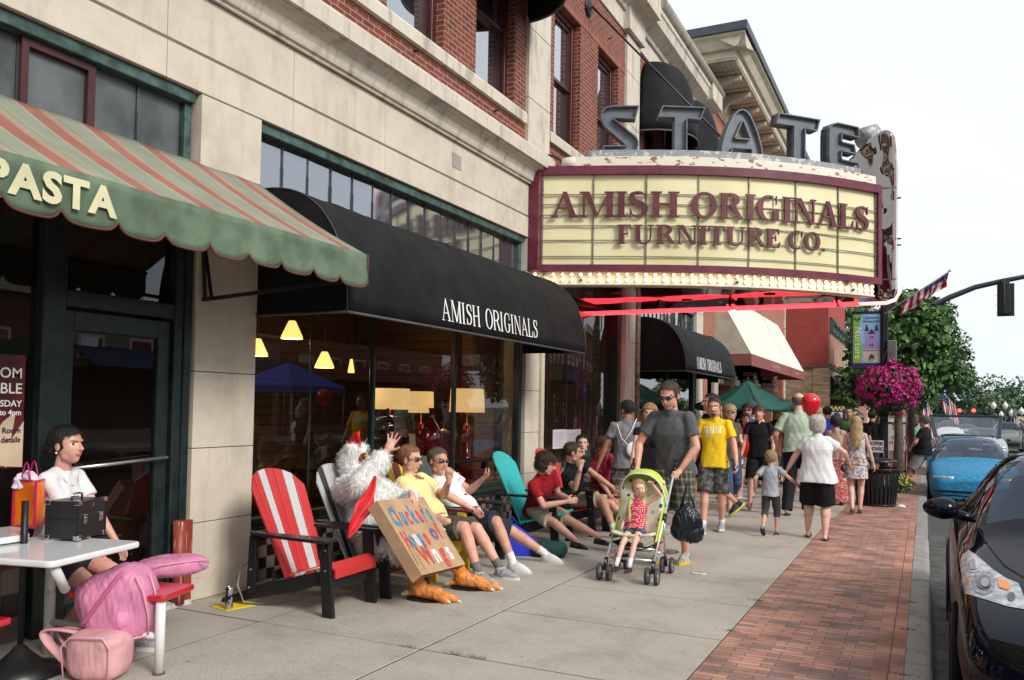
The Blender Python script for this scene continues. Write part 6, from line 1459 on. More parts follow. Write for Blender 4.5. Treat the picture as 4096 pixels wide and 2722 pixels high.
# pink bags
def bag(name, label, loc, size, c, rz, lumps=6, strap=True, vox=.008, tilt=(0, 0), amp=.006, flat=.75):
 t = thing(name, label, 'bag', loc, rz); mb = MB(); random.seed(hash(label) % 1000 if 0 else len(label))
 sx, sy, sz = size; R = Euler((tilt[0], tilt[1], 0))
 def sq(p, e=flat): return Vector([(abs(c_)**e)*(1 if c_ > 0 else -1) for c_ in p])
 mb.ell((0, 0, sz*.5), (sx*.5, sy*.5, sz*.52), 0, 28, 18, rot=R, fn=sq)
 for i in range(lumps): mb.ell((random.uniform(-.3, .3)*sx, random.uniform(-.25, .25)*sy, sz*random.uniform(.3, .8)), (sx*.24, sy*.34, sz*.22), rot=R)
 me = remesh(mb, vox, 3); wrinkle(me, amp, 9, len(label), (1, 1, .5)); wrinkle(me, amp*.4, 31, len(label)+2, (1.6, 1.6, .4)); linkmesh(me, 'bag_body', [c], t)
 return t
PINK = mat('pink_nylon', (.56, .20, .34), .5, var=.16, vs=6, bump=.6, bs=11, spec=.45); PALEP = mat('pale_pink_leather', (.60, .32, .33), .5, var=.18, vs=5, bump=.3, bs=12)
SEAM = mat('pale_pink_seam', (.70, .36, .42), .6, var=0); STR = mat('pink_strap', (.52, .12, .26), .6)
pb = G(440, 2330, .45)
t = bag('pink_duffel_bag', 'large glossy pink nylon bag hanging over the red seat under the table', (-4.33, 3.52, .15), (.44, .36, .44), PINK, radians(35), 2, tilt=(.0, -.3), amp=.010, flat=.62)
sm = MB()
sm.tube([(.12, -.16, .42), (.17, -.18, .34), (.20, -.17, .20), (.20, -.15, .08)], .005, 6).tube([(.18, -.08, .42), (.225, -.09, .28), (.22, -.08, .10)], .005, 6).tube([(-.2, -.12, .07), (0, -.185, .04), (.19, -.14, .07)], .005, 6)
sm.obj('seam', SEAM, t)
sp2 = MB().grid(lambda u, v: (.02-.20*v+.04*u, -.165-.03*sin(pi*v), .43-.30*v+.02*u), 2, 10); sp2.obj('strap', STR, t, solid=.006)
t2 = bag('pink_pouch', 'flat pink nylon pouch lying on the red seat beside the duffel', (-4.42, 3.98, .455), (.46, .26, .13), PINK, radians(72), 2, amp=.006, vox=.007)
MB().tube([(-.2, -.13, .10), (0, -.135, .105), (.2, -.12, .10)], .004, 6).tube([(.12, -.13, .09), (.2, -.16, .06), (.17, -.15, .0), (.1, -.13, -.01)], .004, 6).obj('drawstring', SEAM, t2)
pl0 = G(400, 2722, 0)
t = bag('pale_pink_tote', 'pale pink zipped tote standing on the pavement under the table', (-4.27, 3.34, 0), (.34, .26, .27), PALEP, radians(18), 3, amp=.005, flat=.6)
MB().tube([(-.13, -.135, .02), (-.15, -.135, .20), (-.10, -.13, .255), (.10, -.13, .26), (.145, -.13, .20), (.14, -.135, .02)], .005, 6).obj('piping', SEAM, t)
MB().grid(lambda u, v: (-.12-.30*sin(v*pi)*.8+.03*u, -.02+.05*u-.04*v, .24-.22*v*v+.05*sin(pi*v)), 2, 12).obj('strap', PALEP, t, solid=.012)
MB().grid(lambda u, v: (-.14-.20*sin(v*pi)*.8, .03+.04*u, .25-.2*v+.08*sin(pi*v)), 2, 12).obj('strap', PALEP, t, solid=.012)
# can on yellow paper, lock cable
p = G(928, 2422); t = thing('yellow_flyer', 'yellow paper flyer lying flat on the concrete by the pilaster', 'paper', (p.x, p.y, 0))
MB().grid(lambda u, v: (-.12+.24*u+.05*v, -.12+.26*v-.05*u, .004+.006*sin(4*u)*v), 6, 6).obj('sheet', mat('yellow_paper', (.72, .55, .02), .7, var=.04), t, solid=.0015)
p = G(915, 2440); t = thing('drink_can', 'tall silver and black drink can standing on the yellow flyer', 'can', (p.x, p.y, .006))
MB().lathe([(.0, 0), (.024, 0), (.029, .008), (.0295, .15), (.025, .162), (.024, .165)], 24).obj('can_body', mat('can_print', (.42, .42, .44), .25, metal=.6, var=.9, vs=26, c2=(.02, .02, .02), lo=.48, hi=.5, stretch=(1, 1, .6)), t)
MB().lathe([(0, .161), (.023, .161), (.025, .166)], 20).obj('lid', mat('bright_chrome', (.7, .7, .7), .12, var=0, metal=1), t)
tag(MB().tube([(-4.98, 5.30, .30), (-4.90, 5.10, .28), (-4.86, 5.02, .16), (-4.80, 5.03, .03), (-4.70, 5.12, .012), (-4.60, 5.25, .015), (-4.52, 5.34, .05), (-4.5, 5.36, .12)], .007, 8).obj('security_cable', mat('coated_cable', (.28, .27, .24), .35)), 'looped coated security cable at the foot of the red chair', 'cable')
# bags under the seated row
bg_ = G(2075, 2225); t = thing('blue_tote', 'bright blue flat tote bag leaning under the chairs', 'bag', (bg_.x, bg_.y, 0), .4)
MB().prism([(-.20, 0), (.22, .0), (.26, .12), (-.06, .34), (-.20, .30)], lambda u, v, d: (u, d+v*.25, v), -.03, .03).obj('bag_body', mat('blue_nonwoven', (.015, .03, .50), .7, var=.15, bump=.3, bs=20), t, bevel=.02)
MB().tube([(-.12, .06, .30), (-.10, .10, .42), (-.02, .09, .33)], .008, 6).obj('handle', mat('blue_nonwoven', (.015, .03, .50), .7), t)
bg_ = G(2185, 2235); bag('green_bag', 'dark green cloth bag slumped on the pavement beside the blue tote', (bg_.x, bg_.y+.1, 0), (.38, .26, .17), mat('dark_green_cloth', (.006, .055, .045), .7, var=.2, bump=.4, bs=20), .3, 3, amp=.008)
for k in range(26):
 pass
lt = MB()
for k in range(40):
 x, y = random.uniform(-5, .0), random.uniform(4.6, 14); r = random.uniform(.004, .013)
 lt.lathe([(0, .0045), (r, .004)], 7, (x, y, 0))
tag(lt.obj('gum_spots', mat('gum_black', (.04, .036, .034), .8)), 'small dark chewing gum spots scattered on the paving', 'gum spots', kind='stuff')
p = G(2785, 2298); tag(MB().tube([p+Vector((-.06+.03*i, .02*sin(i*3), .006+.004*(i % 2))) for i in range(6)], .007, 5).obj('paper_scrap', mat('tissue_white', (.75, .75, .74), .8)), 'crumpled white paper scrap on the concrete right of the stroller', 'litter')
# ---------------------------------------------------------------- stroller
ALU = mat('stroller_aluminium', (.62, .64, .66), .28, metal=.7, var=.05); PLS = mat('black_plastic', (.012, .012, .013), .35, var=.1)
ST = thing('stroller', 'folding stroller with lime green canopy and chrome tubes', 'stroller', (-2.47, 7.78, 0), pi+.06)
LIME = mat('lime_canvas', (.50, .60, .06), .6, var=.10, vs=8, bump=.3, bs=16)
for q in (1, -1):
 MB().tube([(q*.22, -.64, 1.00), (q*.22, -.56, .93), (q*.225, -.20, .62), (q*.225, .31, .16)], .0125, 12).obj('tube', ALU, ST)
 MB().tube([(q*.22, -.655, 1.02), (q*.22, -.60, .965)], .021, 12).tube([(q*.22, -.655, 1.0), (q*.22, -.70, 1.075)], .018, 10).obj('handle_grip', PLS, ST)
 MB().tube([(q*.225, -.12, .55), (q*.215, -.27, .10)], .011, 10).obj('tube', ALU, ST)
 MB().tube([(q*.225, -.16, .58), (q*.225, -.10, .52)], .026, 10).tube([(q*.225, .27, .20), (q*.225, .33, .10)], .019, 10).tube([(q*.217, -.25, .16), (q*.215, -.28, .07)], .017, 10).obj('joint', PLS, ST)
 for (y, r) in ((.34, .078), (-.28, .078)):
  for dx in (-.045, .045):
   wx_ = q*.225+dx; Mw = Matrix.Translation((wx_, y, r)) @ Matrix.Rotation(pi/2, 4, 'Y')
   wh = MB().lathe([(r*.74, -.014), (r*.93, -.015), (r, -.008), (r, .008), (r*.93, .015), (r*.74, .014), (r*.74, -.014)], 28, M=Mw).obj('wheel', mat('grey_rubber', (.045, .042, .04), .7), ST)
   hb = MB().lathe([(0, -.010), (r*.2, -.012), (r*.2, .012), (0, .010)], 14, M=Mw).lathe([(r*.66, -.010), (r*.74, -.010), (r*.74, .010), (r*.66, .010), (r*.66, -.010)], 24, M=Mw)
   for k in range(5): a = 2*pi*k/5; hb.bar(Mw @ Vector((0, 0, 0)), Mw @ Vector((cos(a)*r*.7, sin(a)*r*.7, 0)), .012, .012)
   hub = hb.obj('rim', mat('wheel_grey_plastic', (.30, .31, .33), .4), ST); hub.parent = wh
  MB().tube([(q*.225-.05, y, r), (q*.225+.05, y, r)], .009, 8).obj('axle', ALU, ST)
MB().tube([(-.22, .16, .29), (.22, .16, .29)], .008, 8).tube([(-.22, -.24, .2), (.22, -.24, .2)], .008, 8).tube([(-.2, .24, .20), (.2, .24, .20)], .012, 8).obj('cross_bar', ALU, ST)
SPOT = dots('polka_seat', (.66, .64, .56), (.45, .02, .10), 16, .34)
def spotm():
 m, b = base('coloured_polka', .75); tcn = N(m, 'ShaderNodeTexCoord'); v = N(m, 'ShaderNodeTexVoronoi', i_Scale=15., i_Randomness=.35); L(m, tcn.outputs['Object'], v.inputs['Vector'])
 sc2 = N(m, 'ShaderNodeSeparateColor'); L(m, v.outputs['Color'], sc2.inputs[0]); r = ramp(m, [(0, (.55, .02, .12)), (.25, (.03, .04, .25)), (.45, (.5, .6, .1)), (.65, (.35, .42, .5)), (.8, (.75, .5, .55))], 'CONSTANT'); L(m, sc2.outputs[0], r.inputs[0])
 lt_ = N(m, 'ShaderNodeMath', operation='LESS_THAN'); lt_.inputs[1].default_value = .34; L(m, v.outputs['Distance'], lt_.inputs[0]); mm = N(m, 'ShaderNodeMix', data_type='RGBA'); L(m, lt_.outputs[0], mm.inputs[0]); mm.inputs[6].default_value = (.68, .68, .50, 1); L(m, r.outputs[0], mm.inputs[7]); L(m, mm.outputs[2], b.inputs['Base Color']); return m
SM_ = spotm()
MB().grid(lambda u, v: ((u-.5)*.42, -.27+.22*(v)+.05*(2*u-1)**2, .90-.52*v), 12, 10).obj('seat_back', SM_, ST, solid=.02)
MB().grid(lambda u, v: ((u-.5)*.40, -.05+.27*v, .38+.03*v+.03*(2*u-1)**2), 10, 6).obj('seat', SM_, ST, solid=.03)
MB().grid(lambda u, v: ((u-.5)*.40, -.22+.40*v, .31-.07*sin(pi*u)+.03*v), 10, 6).obj('basket', mat('black_mesh', (.01, .01, .01), .8), ST, solid=.01)
for q in (1, -1): MB().grid(lambda u, v: (q*.21, -.24+.40*u-.0*v, .36+v*(.42-.42*u)), 8, 4).obj('side_panel', LIME, ST, solid=.008)
cp = MB()
def canopy(u, v):   # hood swings from behind the seat back over the child's head
 a = -.15+v*1.35; x = (u-.5)*2; r = .34; prof_ = (1-abs(x)**2.6)**.42 if abs(x) < 1 else 0
 cy, cz = -.235, .66
 return (x*.225, cy+(-sin(.75-a)*r)*prof_*1.0+.02, cz+cos(.75-a)*r*prof_*1.02)
cp.grid(canopy, 26, 12); cp.obj('canopy', LIME, ST, solid=.006)
MB().tube([canopy(i/26, 1) for i in range(27)], .008, 6).tube([canopy(i/26, 0.02) for i in range(27)], .006, 6).obj('canopy_piping', mat('pale_blue_piping', (.60, .72, .68), .6), ST)
# black bag hung on the stroller's side
t = thing('black_leather_bag', 'slouchy dark navy leather bag hanging from the stroller handle', 'bag', (-2.10, 8.22, .30), .2)
mb = MB(); mb.ell((0, 0, .20), (.17, .12, .21), 0, 26, 18, fn=lambda p: Vector((p.x*(1-.12*p.z), p.y, p.z*(1-.15*abs(p.x))))); mb.ell((.06, 0, .1), (.13, .11, .12)); mb.ell((-.06, 0, .12), (.13, .11, .12))
t.scale = (.86, .86, .92); me = remesh(mb, .008, 2); wrinkle(me, .009, 24, 3, (2, 2, .5)); linkmesh(me, 'bag_body', [mat('navy_leather', (.010, .014, .024), .28, var=.3, vs=8, bump=.3, bs=20)], t)
MB().tube([(-.08, 0, .36), (-.04, 0, .50), (.0, .05, .66), (.03, -.0, .50), (.08, 0, .36)], .011, 8).tube([(-.06, 0, .36), (.0, .04, .62), (.02, 0, .36)], .010, 8).obj('handle', mat('navy_leather', (.010, .014, .024), .28), t)
# ================================================================ figures
def downhill(x, y, H=0):
 k = 1.
 for _ in range(20): k = (1.6-gzf(y*k))/1.6
 # the same line of sight meets the falling ground a little farther on
 return x*k, y*k, gzf(y*k), 1.6+(H-1.6)*k-gzf(y*k)
def fig(label, H, x, y, face, pelvis_z=None, head_w=None, hands_w=None, feet_w=None, z0=0., px=0., **k):
 """place a figure: feet ground point, heading, optional world targets for head, hands and feet"""
 if z0 == 0 and y > 12: x, y, z0, H = downhill(x, y, H)
 s = H/1.75
 def wl(p): d = Vector((p[0]-x, p[1]-y)); l = Vector((d.x*cos(face)-d.y*sin(face), d.x*sin(face)+d.y*cos(face))); return (l.x/s, l.y/s, (p[2]-z0)/s)
 if pelvis_z is not None: k['pelvis'] = (0, 0, pelvis_z/s)
 P = Vector(k.get('pelvis') or (0, 0, .93))
 if head_w is not None:
  u = (Vector(wl(head_w))-P); u.normalize(); k['lean'] = math.degrees(atan2(u.y, u.z)); k['side_lean'] = math.degrees(asin_(u.x))
 if hands_w: k.setdefault('hands', {}).update({q: wl(p) for q, p in hands_w.items()})
 if feet_w: k['feet'] = {q: wl(p) for q, p in feet_w.items()}
 return person(label, H=H, loc=(x, y, z0), face=face, **k)
def walk(st=.18, w_=.09, up=.06): return {1: (w_, st, .085), -1: (-w_, -st, .085+up)}
WT = cloth('white_tee', (.72, .72, .73), var=.04); WS = mat('white_rubber', (.68, .67, .64), .5, var=.06); GS = mat('grey_mesh_shoe', (.30, .31, .33), .7, var=.4, vs=40); KH = cloth('khaki', (.42, .37, .28)); BK = cloth('black', (.010, .010, .012), bump=.2); BKL = mat('black_leather', (.012, .011, .011), .35); SOCK_ = cloth('white_sock', (.68, .68, .68), var=.05)
NV = .0058
# --- the pushing man and the child
m = fig('man in charcoal tee and plaid shorts pushing the stroller', 1.93, -2.36, 8.72, pi+.05, head=(4, 24, 0), lean=19, sk='red', hair=('short', 'taupe'), eyes='sun', vox=NV, girth=1.06,
 shirt=cloth('charcoal', (.10, .105, .118), bump=.5), sleeve=.62, shirt_len=.10, bottom=('shorts', plaid('olive_plaid', (.075, .075, .04), [(.045, .05, .032), (.40, .40, .33), (.025, .03, .02)], 26), .99),
 hands_w={1: (-2.685, 8.42, .985), -1: (-2.235, 8.44, .985)}, pole_e={1: (.8, -.3, -.2), -1: (-.8, -.3, -.2)}, handpose={1: dict(curl=.95, d=(-.15, .9, -.3), n=(-.2, -.3, -1), thumb=.3), -1: dict(curl=.95, d=(.15, .9, -.3), n=(.2, -.3, -1), thumb=.3)},
 feet={1: (.13, .06, .085), -1: (-.10, -.02, .085)}, shoes=('trainer', mat('grey_yellow_shoe', (.33, .34, .37), .6, var=.5, vs=30), mat('yellow_sole', (.78, .48, .02), .5, var=.1)))
fig('toddler in red polka dot top reaching up in the stroller', .93, -2.46, 7.70, pi+.06, sk='pale', child=True, hair=('short', 'pale'), vox=.0052, pelvis_z=.47, lean=-16, head=(-24, -4, 8), hs=1.28,
 shirt=dots('red_polka', (.55, .03, .06), (.75, .65, .65), 62, .33), sleeve=0, shirt_len=.03, bottom=('shorts', cloth('denim_small', (.06, .09, .17)), .35), shoes=('loafer', mat('maroon_leather', (.05, .012, .014), .35), mat('dark_sole', (.02, .018, .016), .6)), socks=(SOCK_, .14),
 hands={1: (.22, .10, .92), -1: (-.32, .02, 1.66)}, pole_e={-1: (-1, -.2, .3)}, handpose={-1: dict(curl=.7, n=(.3, 1, 0)), 1: dict(curl=.4)}, feet={1: (.115, .62, .30), -1: (-.115, .60, .30)}, toe=(0, 0), fat_leg=.95)
hn = MB()
for q in (1, -1): hn.grid(lambda u, v: (q*(.035+.03*v)+u*.04-.02, .015+.06*v*(1-v)+.075-.10*v, .50+.22*v), 3, 8)
o = hn.obj('harness', mat('yellow_strap', (.60, .62, .20), .6), ST, solid=.012); o.location = (0, .03, .02)
MB().box((-.035, .07, .44), (.035, .10, .53)).obj('buckle', PLS, ST, bevel=.006)
# woman behind the pushing man (her arm and hair show)
fig('slim woman with long auburn hair mostly hidden behind the man with the stroller', 1.68, -2.84, 9.35, pi-.2, sex='f', sk='pale', hair=('long', 'ginger', .28), vox=.008, shirt=BK, sleeve=.2, bottom=('shorts', WT, .45), hands_w={1: (-2.98, 9.12, .86)}, shoes=('loafer', BKL, BKL))
# --- yellow tee man
yel = fig('man in yellow tee and camo shorts carrying a blue can', 1.78, -2.50, 11.15, pi-.06, sk='red', hair=('crew', 'taupe'), beard=1, vox=NV, shirt=cloth('yellow', (.80, .52, .02), var=.06, bump=.5), sleeve=.66, shirt_len=.10, head=(2, 4, 0),
 bottom=('shorts', blotch('grey_camo', [(.035, .036, .034), (.075, .075, .07), (.14, .135, .125), (.05, .048, .046)], 15), .97), shoes=('trainer', GS, WS), feet={1: (.10, .20, .085), -1: (-.09, -.10, .10)}, hands={1: (.27, .02, .86), -1: (-.30, .14, .90)}, handpose={-1: dict(curl=.65, n=(.9, .1, 0)), 1: dict(curl=.5)}, socks=(SOCK_, .07))
def chest_text(fg, txt, x0, x1, z, h, mt, serif=True, n=2):
 s = fg['s']; F = SERIF if serif else None
 W = sum(F[c][0]+.08 for c in txt); xs = (x1-x0)/(W*h); x = 0; polys = []
 for c in txt:
  for P in F[c][1]: polys.append([((x+a)*h*xs, b*h) for a, b in P])
  x += F[c][0]+.08
 M = Matrix(((-1, 0, 0, -x0), (0, 0, 1, .6), (0, 1, 0, z), (0, 0, 0, 1)))    # text runs to the viewer's right
 me = subdiv_polys(polys, M, n)
 return decal(fg['shirt'], me, 'lettering', mt, fg['root'])
SERIFB = SERIF
chest_text(yel, 'MAINE', -.135, .125, 1.30, .085, WHITEP); chest_text(yel, 'ME', -.09, -.02, 1.24, .05, WHITEP)
p_ = WX(2948, 1925, -2.1); hw = Vector((-2.19, 11.0, .83))
t = thing('drink_can', 'blue drink can held by the man in the yellow tee', 'can', (-2.185, 10.99, .78)); MB().lathe([(0, 0), (.027, 0), (.032, .01), (.032, .105), (.026, .12), (0, .12)], 20).obj('can_body', mat('blue_can', (.01, .09, .42), .25, metal=.5, var=.4, vs=14), t); MB().ell((0, -.030, .065), (.018, .006, .018)).obj('emblem', mat('red_white_dot', (.6, .05, .06), .4), t)
# --- man behind yellow tee with plastic bag
fig('dark haired man in navy tee walking behind the man in yellow', 1.86, -2.86, 12.5, pi+.9, sk='warm', hair=('short', 'black'), vox=.008, shirt=cloth('navy', (.012, .016, .035)), head=(10, 0, 0), bottom=('shorts', BK, .9), shoes=('trainer', mat('black_trainer', (.02, .02, .02), .6, var=.6, vs=30), mat('lime_sole', (.45, .5, .05), .5)), feet={1: (.10, .28, .085), -1: (-.09, -.36, .22)}, foot_pitch=(0, -50))
t = thing('plastic_bag', 'translucent white plastic bag hanging behind the yellow tee man', 'bag', (-2.78, 11.9, .42)); mb = MB(); mb.ell((0, 0, .16), (.11, .08, .18)); mb.ell((0, .0, .34), (.045, .04, .12)); me = remesh(mb, .01, 2); wrinkle(me, .009, 26, 2); linkmesh(me, 'bag_body', [mat('thin_white_plastic', (.62, .62, .62), .3, var=.1, trans=.2)], t)
# --- gray tee man with his back turned
gt = fig('man in grey tee and dark plaid shorts turned to the shop window', 1.72, -3.45, 10.35, -.55, sk='brown', hair=('crew', 'black'), vox=.0065, shirt=cloth('mid_grey', (.17, .17, .175), bump=.45), sleeve=.55, shirt_len=.08, head=(-35, 3, 0), bottom=('shorts', plaid('brown_plaid', (.05, .035, .032), [(.035, .028, .03), (.42, .40, .40), (.10, .08, .08)], 24), 1.0), shoes=('trainer', BKL, WS), hands={1: (.27, .02, .84), -1: (-.36, .06, .87)})
MB().tube([(.11, -.09, 1.47), (.02, -.15, 1.30), (-.10, -.15, 1.13)], .006, 6).tube([(-.15, -.12, 1.40), (-.10, -.16, 1.22), (.04, -.155, 1.08)], .006, 6).ell((.05, -.165, 1.08), (.09, .03, .10)).obj('sling_bag', WT, gt['root'])
# --- seated row, nearest first --------------------------------------------------
# furry white bird costume
FURW = mat('white_fur', (.86, .855, .84), .9, var=.08, vs=9)
ch = thing('person', 'person in a white furry chicken costume waving with one bare hand', 'person', (-4.25, 6.05, 0), -pi/2)
def L_(x, y, z): return Vector((-(y-6.05), (x+4.25), z))   # world -> local (forward = +X world)
hand_t = L_(-4.12, 5.96, 1.20); sh1 = L_(-4.50, 5.90, .86); el1 = L_(-4.22, 5.74, .93); hand_b = L_(-3.90, 6.02, .84); sh2 = L_(-4.45, 6.28, .84); el2 = L_(-4.12, 6.30, .70)
hd_w = L_(-4.62, 6.16, 1.05); pel = L_(-4.25, 6.08, .42)
kn = {1: L_(-3.95, 5.88, .50), -1: L_(-3.90, 6.30, .50)}; an = {1: L_(-3.72, 5.88, .13), -1: L_(-3.62, 6.42, .13)}
b = MB()
b.ell(pel, (.19, .17, .17)); b.ell(pel.lerp((sh1+sh2)/2, .5), (.19, .16, .24)); b.ell((sh1+sh2)/2, (.20, .13, .14)); b.caps((sh1+sh2)/2, hd_w, .075, .07); b.ell(hd_w, (.085, .10, .115))
for a, c, r0, r1 in ((sh1, el1, .055, .045), (el1, hand_t, .045, .027), (sh2, el2, .055, .045), (el2, hand_b, .045, .027)): b.caps(a, c, r0, r1)
hand(b, hand_t, (hand_t-el1).normalized()+Vector((0, .05, .55)), (.95, .30, 0), 1, s=1.08, curl=.10, spread=1.1, thumb=1.1)
hand(b, hand_b, Vector((.1, .55, -.75)), (0, -.7, -.5), -1, curl=.45, thumb=.35)
for q in (1, -1): b.caps(pel+Vector((q*.09, 0, 0)), kn[q], .085, .06); b.caps(kn[q], an[q], .056, .038)
linkmesh(remesh(b, .0058, 2), 'body', [skin('fair')], ch)
f = MB(); tcx = pel.lerp((sh1+sh2)/2, .45)
f.ell(pel+Vector((0, .02, .0)), (.24, .20, .19)); f.ell(tcx, (.23, .19, .27)); f.ell((sh1+sh2)/2+Vector((0, 0, -.02)), (.23, .15, .15)); f.ell(pel+Vector((0, .20, -.05)), (.23, .20, .14)); f.ell(kn[-1]+Vector((.02, -.0, -.05)), (.14, .14, .16)); f.ell(kn[1]+Vector((0, -.08, -.06)), (.12, .14, .16))
for a, c, e2_ in ((sh1, el1, .84), (sh2, el2, .9)):
 hh = hand_t if a is sh1 else hand_b; f.caps(a, c, .105, .10); f.caps(c, c.lerp(hh, e2_*.9), .10, .075 if a is sh1 else .065)
f.ell(hd_w+Vector((0, -.01, .03)), (.12, .125, .14)); f.caps(hd_w, (sh1+sh2)/2, .12, .14); f.ell(hd_w+Vector((.07, .03, .14)), (.06, .06, .055)); f.ell(hd_w+Vector((-.06, .03, .14)), (.06, .06, .055))
fme = remesh(f, .012, 3); wrinkle(fme, .006, 14, 4)
nv_ = len(fme.vertices); cof = getv(fme); nof = np.empty(nv_*3, 'f'); fme.vertices.foreach_get('normal', nof); nof = nof.reshape(-1, 3)
rng = np.random.default_rng(5); V_, F_ = [], []
for i in range(26000):
 k = rng.integers(nv_); p = cof[k]+rng.normal(0, .004, 3); n = nof[k]
 if n[2] < -.9: continue
 d = n*.55+np.array((0, .05, -.62))+rng.normal(0, .26, 3); d /= np.linalg.norm(d); l = rng.uniform(.02, .05); sd_ = np.cross(d, n); sd_ /= (np.linalg.norm(sd_)+1e-6); w_ = .0017
 m_ = p+d*l*.55+n*.012; e_ = p+d*l+np.array((0, 0, -.014)); b_ = len(V_)
 V_ += [p-sd_*w_, p+sd_*w_, m_+sd_*w_*.8, m_-sd_*w_*.8, e_]; F_ += [(b_, b_+1, b_+2, b_+3), (b_+3, b_+2, b_+4)]
fo = linkmesh(fme, 'fur_suit', [FURW], ch)
fm2 = bpy.data.meshes.new('fur'); fm2.from_pydata([tuple(map(float, v)) for v in V_], [], F_); fm2.update(); linkmesh(fm2, 'fur', [FURW], fo)
RC = mat('red_satin', (.62, .012, .015), .38, var=.15, bump=.4, bs=9); h0 = hd_w
cb_ = MB()
for i, (dy, dz, r) in enumerate([(.05, .20, .030), (.03, .245, .030), (.0, .225, .028), (-.03, .20, .026)]): cb_.ell(h0+Vector((0, dy, dz)), (.014, r, r*1.9), rot=Euler((.2*(1.5-i), 0, 0)))
cb_.tube([h0+Vector((.01, .06, .22)), h0+Vector((.01, .055, .27)), h0+Vector((.0, .06, .31))], [.02, .014, .006], 8)
cb_.obj('comb', RC, ch)
MB().ell(h0+Vector((0, .115, .02)), (.075, .035, .095)).obj('face_mask', mat('dark_red_fabric', (.14, .008, .012), .8), ch)
MB().tube([h0+Vector((0, .13, .06)), h0+Vector((0, .185, .05)), h0+Vector((0, .22, .01)), h0+Vector((0, .225, -.015))], [.042, .034, .02, .005], 12).obj('beak', mat('yellow_beak', (.72, .45, .08), .45, var=.1), ch)
MB().ell(h0+Vector((.04, .15, .075)), (.010, .010, .012)).ell(h0+Vector((-.04, .15, .075)), (.010, .010, .012)).obj('eye', BLACKM, ch)
a0, a1, a2 = WX(1482, 1905, -4.05), WX(1455, 2000, -4.06), WX(1372, 2155, -4.12)
rc = MB(); A0, A1, A2 = L_(*a0), L_(*a1), L_(*a2)
def drape(u, v):
 c = A0.lerp(A1, v/.4) if v < .4 else A1.lerp(A2, (v-.4)/.6); wv_ = .008+.135*sin(pi*v)**1.3*(1-.25*v)+.018*sin(v*16)*sin(pi*v)
 return c+Vector((-.02, .03, .0))+Vector((-.40, .82, -.40)).normalized()*(u-.5)*wv_*1.05+Vector((0, .012*sin(u*9+v*6), 0))
rc.grid(drape, 10, 26); rc.obj('wattle', RC, ch, solid=.003)
ORL = mat('orange_legging', (.78, .20, .01), .6, bump=.5, bs=16, var=.1); BOOT = mat('orange_rubber_foot', (.62, .22, .05), .5, var=.3, vs=22, bump=.7, bs=34); CLW = mat('bone_claw', (.60, .55, .38), .4, var=.25, vs=30)
for q in (1, -1):
 MB().tube([kn[q].lerp(an[q], .30), kn[q].lerp(an[q], .6), an[q]+Vector((0, 0, -.0))], [.075, .065, .058], 16).obj('legging', ORL, ch)
 a = an[q]; fdv = Vector((.10*q+(-.35 if q > 0 else -.28), .9, -.10)).normalized(); sdv = Vector((fdv.y, -fdv.x, 0)).normalized(); mb = MB()
 mb.ell(a+Vector((0, 0, -.02)), (.072, .075, .075)); mb.caps(a+Vector((0, 0, -.045)), a+fdv*.16+Vector((0, 0, -.05)), .062, .058)
 tips = []
 for k_, (sx, ll) in enumerate(((-.55, .25), (0, .31), (.55, .25))):
  d = (fdv+sdv*sx*.5).normalized(); tpt = a+d*ll+Vector((0, 0, -.075)); mb.caps(a+fdv*.12+Vector((0, 0, -.055)), tpt, .048, .033); tips.append((tpt, d))
 d = (-fdv+Vector((0, 0, -.25))).normalized(); bt = a-fdv*.10+Vector((0, 0, -.085)); mb.caps(a+Vector((0, 0, -.05)), bt, .04, .026); tips.append((bt, d))
 me = remesh(mb, .008, 3); wrinkle(me, .003, 50, 1); linkmesh(me, 'bird_foot', [BOOT], ch)
 cw = MB()
 for tpt, d in tips: cw.caps(tpt, tpt+d*.045+Vector((0, 0, -.008)), .026, .010)
 cw.obj('claw', CLW, ch)
 MB().prism([(x_*2.1, y_*1.25-.0) for x_, y_ in sole(.044, .27)], lambda u, v, d2: tuple(a+sdv*u+fdv*v+Vector((0, 0, -.13+d2))), 0, .022).obj('sole', BLACKM, ch)
# cardboard sign
CARD = mat('cardboard', (.42, .27, .15), .85, var=.12, vs=6, bump=.15, bs=40)
TLs, TRs, BLs, BRs = WX(1517, 2003, -3.88), WX(1712, 1992, -3.90), WX(1688, 2302, -3.44), WX(1862, 2258, -3.46)
sg = thing('cardboard_sign', 'leaning cardboard sign with painted blue and red words', 'sign', tuple(BLs))
o0 = BLs; eu = (BRs-BLs); Wd = eu.length; eu.normalize(); ev = (TLs-BLs); Hd = ev.length; ev.normalize(); en = eu.cross(ev).normalized(); ev = en.cross(eu)
Mf = Matrix(((eu.x, ev.x, en.x, 0), (eu.y, ev.y, en.y, 0), (eu.z, ev.z, en.z, 0), (0, 0, 0, 1)))
MB().box((0, 0, -.006), (Wd, Hd, 0), 0, Mf).box((-.0, 0, -.10), (.006, Hd, -.007), 0, Mf).box((Wd-.006, 0, -.10), (Wd, Hd, -.007), 0, Mf).box((0, .02, -.106), (Wd, Hd, -.10), 0, Mf).obj('board', CARD, sg)
PC = [mat('paint_blue', (.02, .22, .42), .6, var=.3, vs=20), mat('paint_red', (.55, .06, .05), .6, var=.3, vs=20), mat('paint_white', (.66, .66, .68), .6, var=.2, vs=20), mat('paint_purple', (.17, .09, .22), .6, var=.3, vs=20), mat('paint_teal', (.04, .26, .26), .6, var=.3, vs=20)]
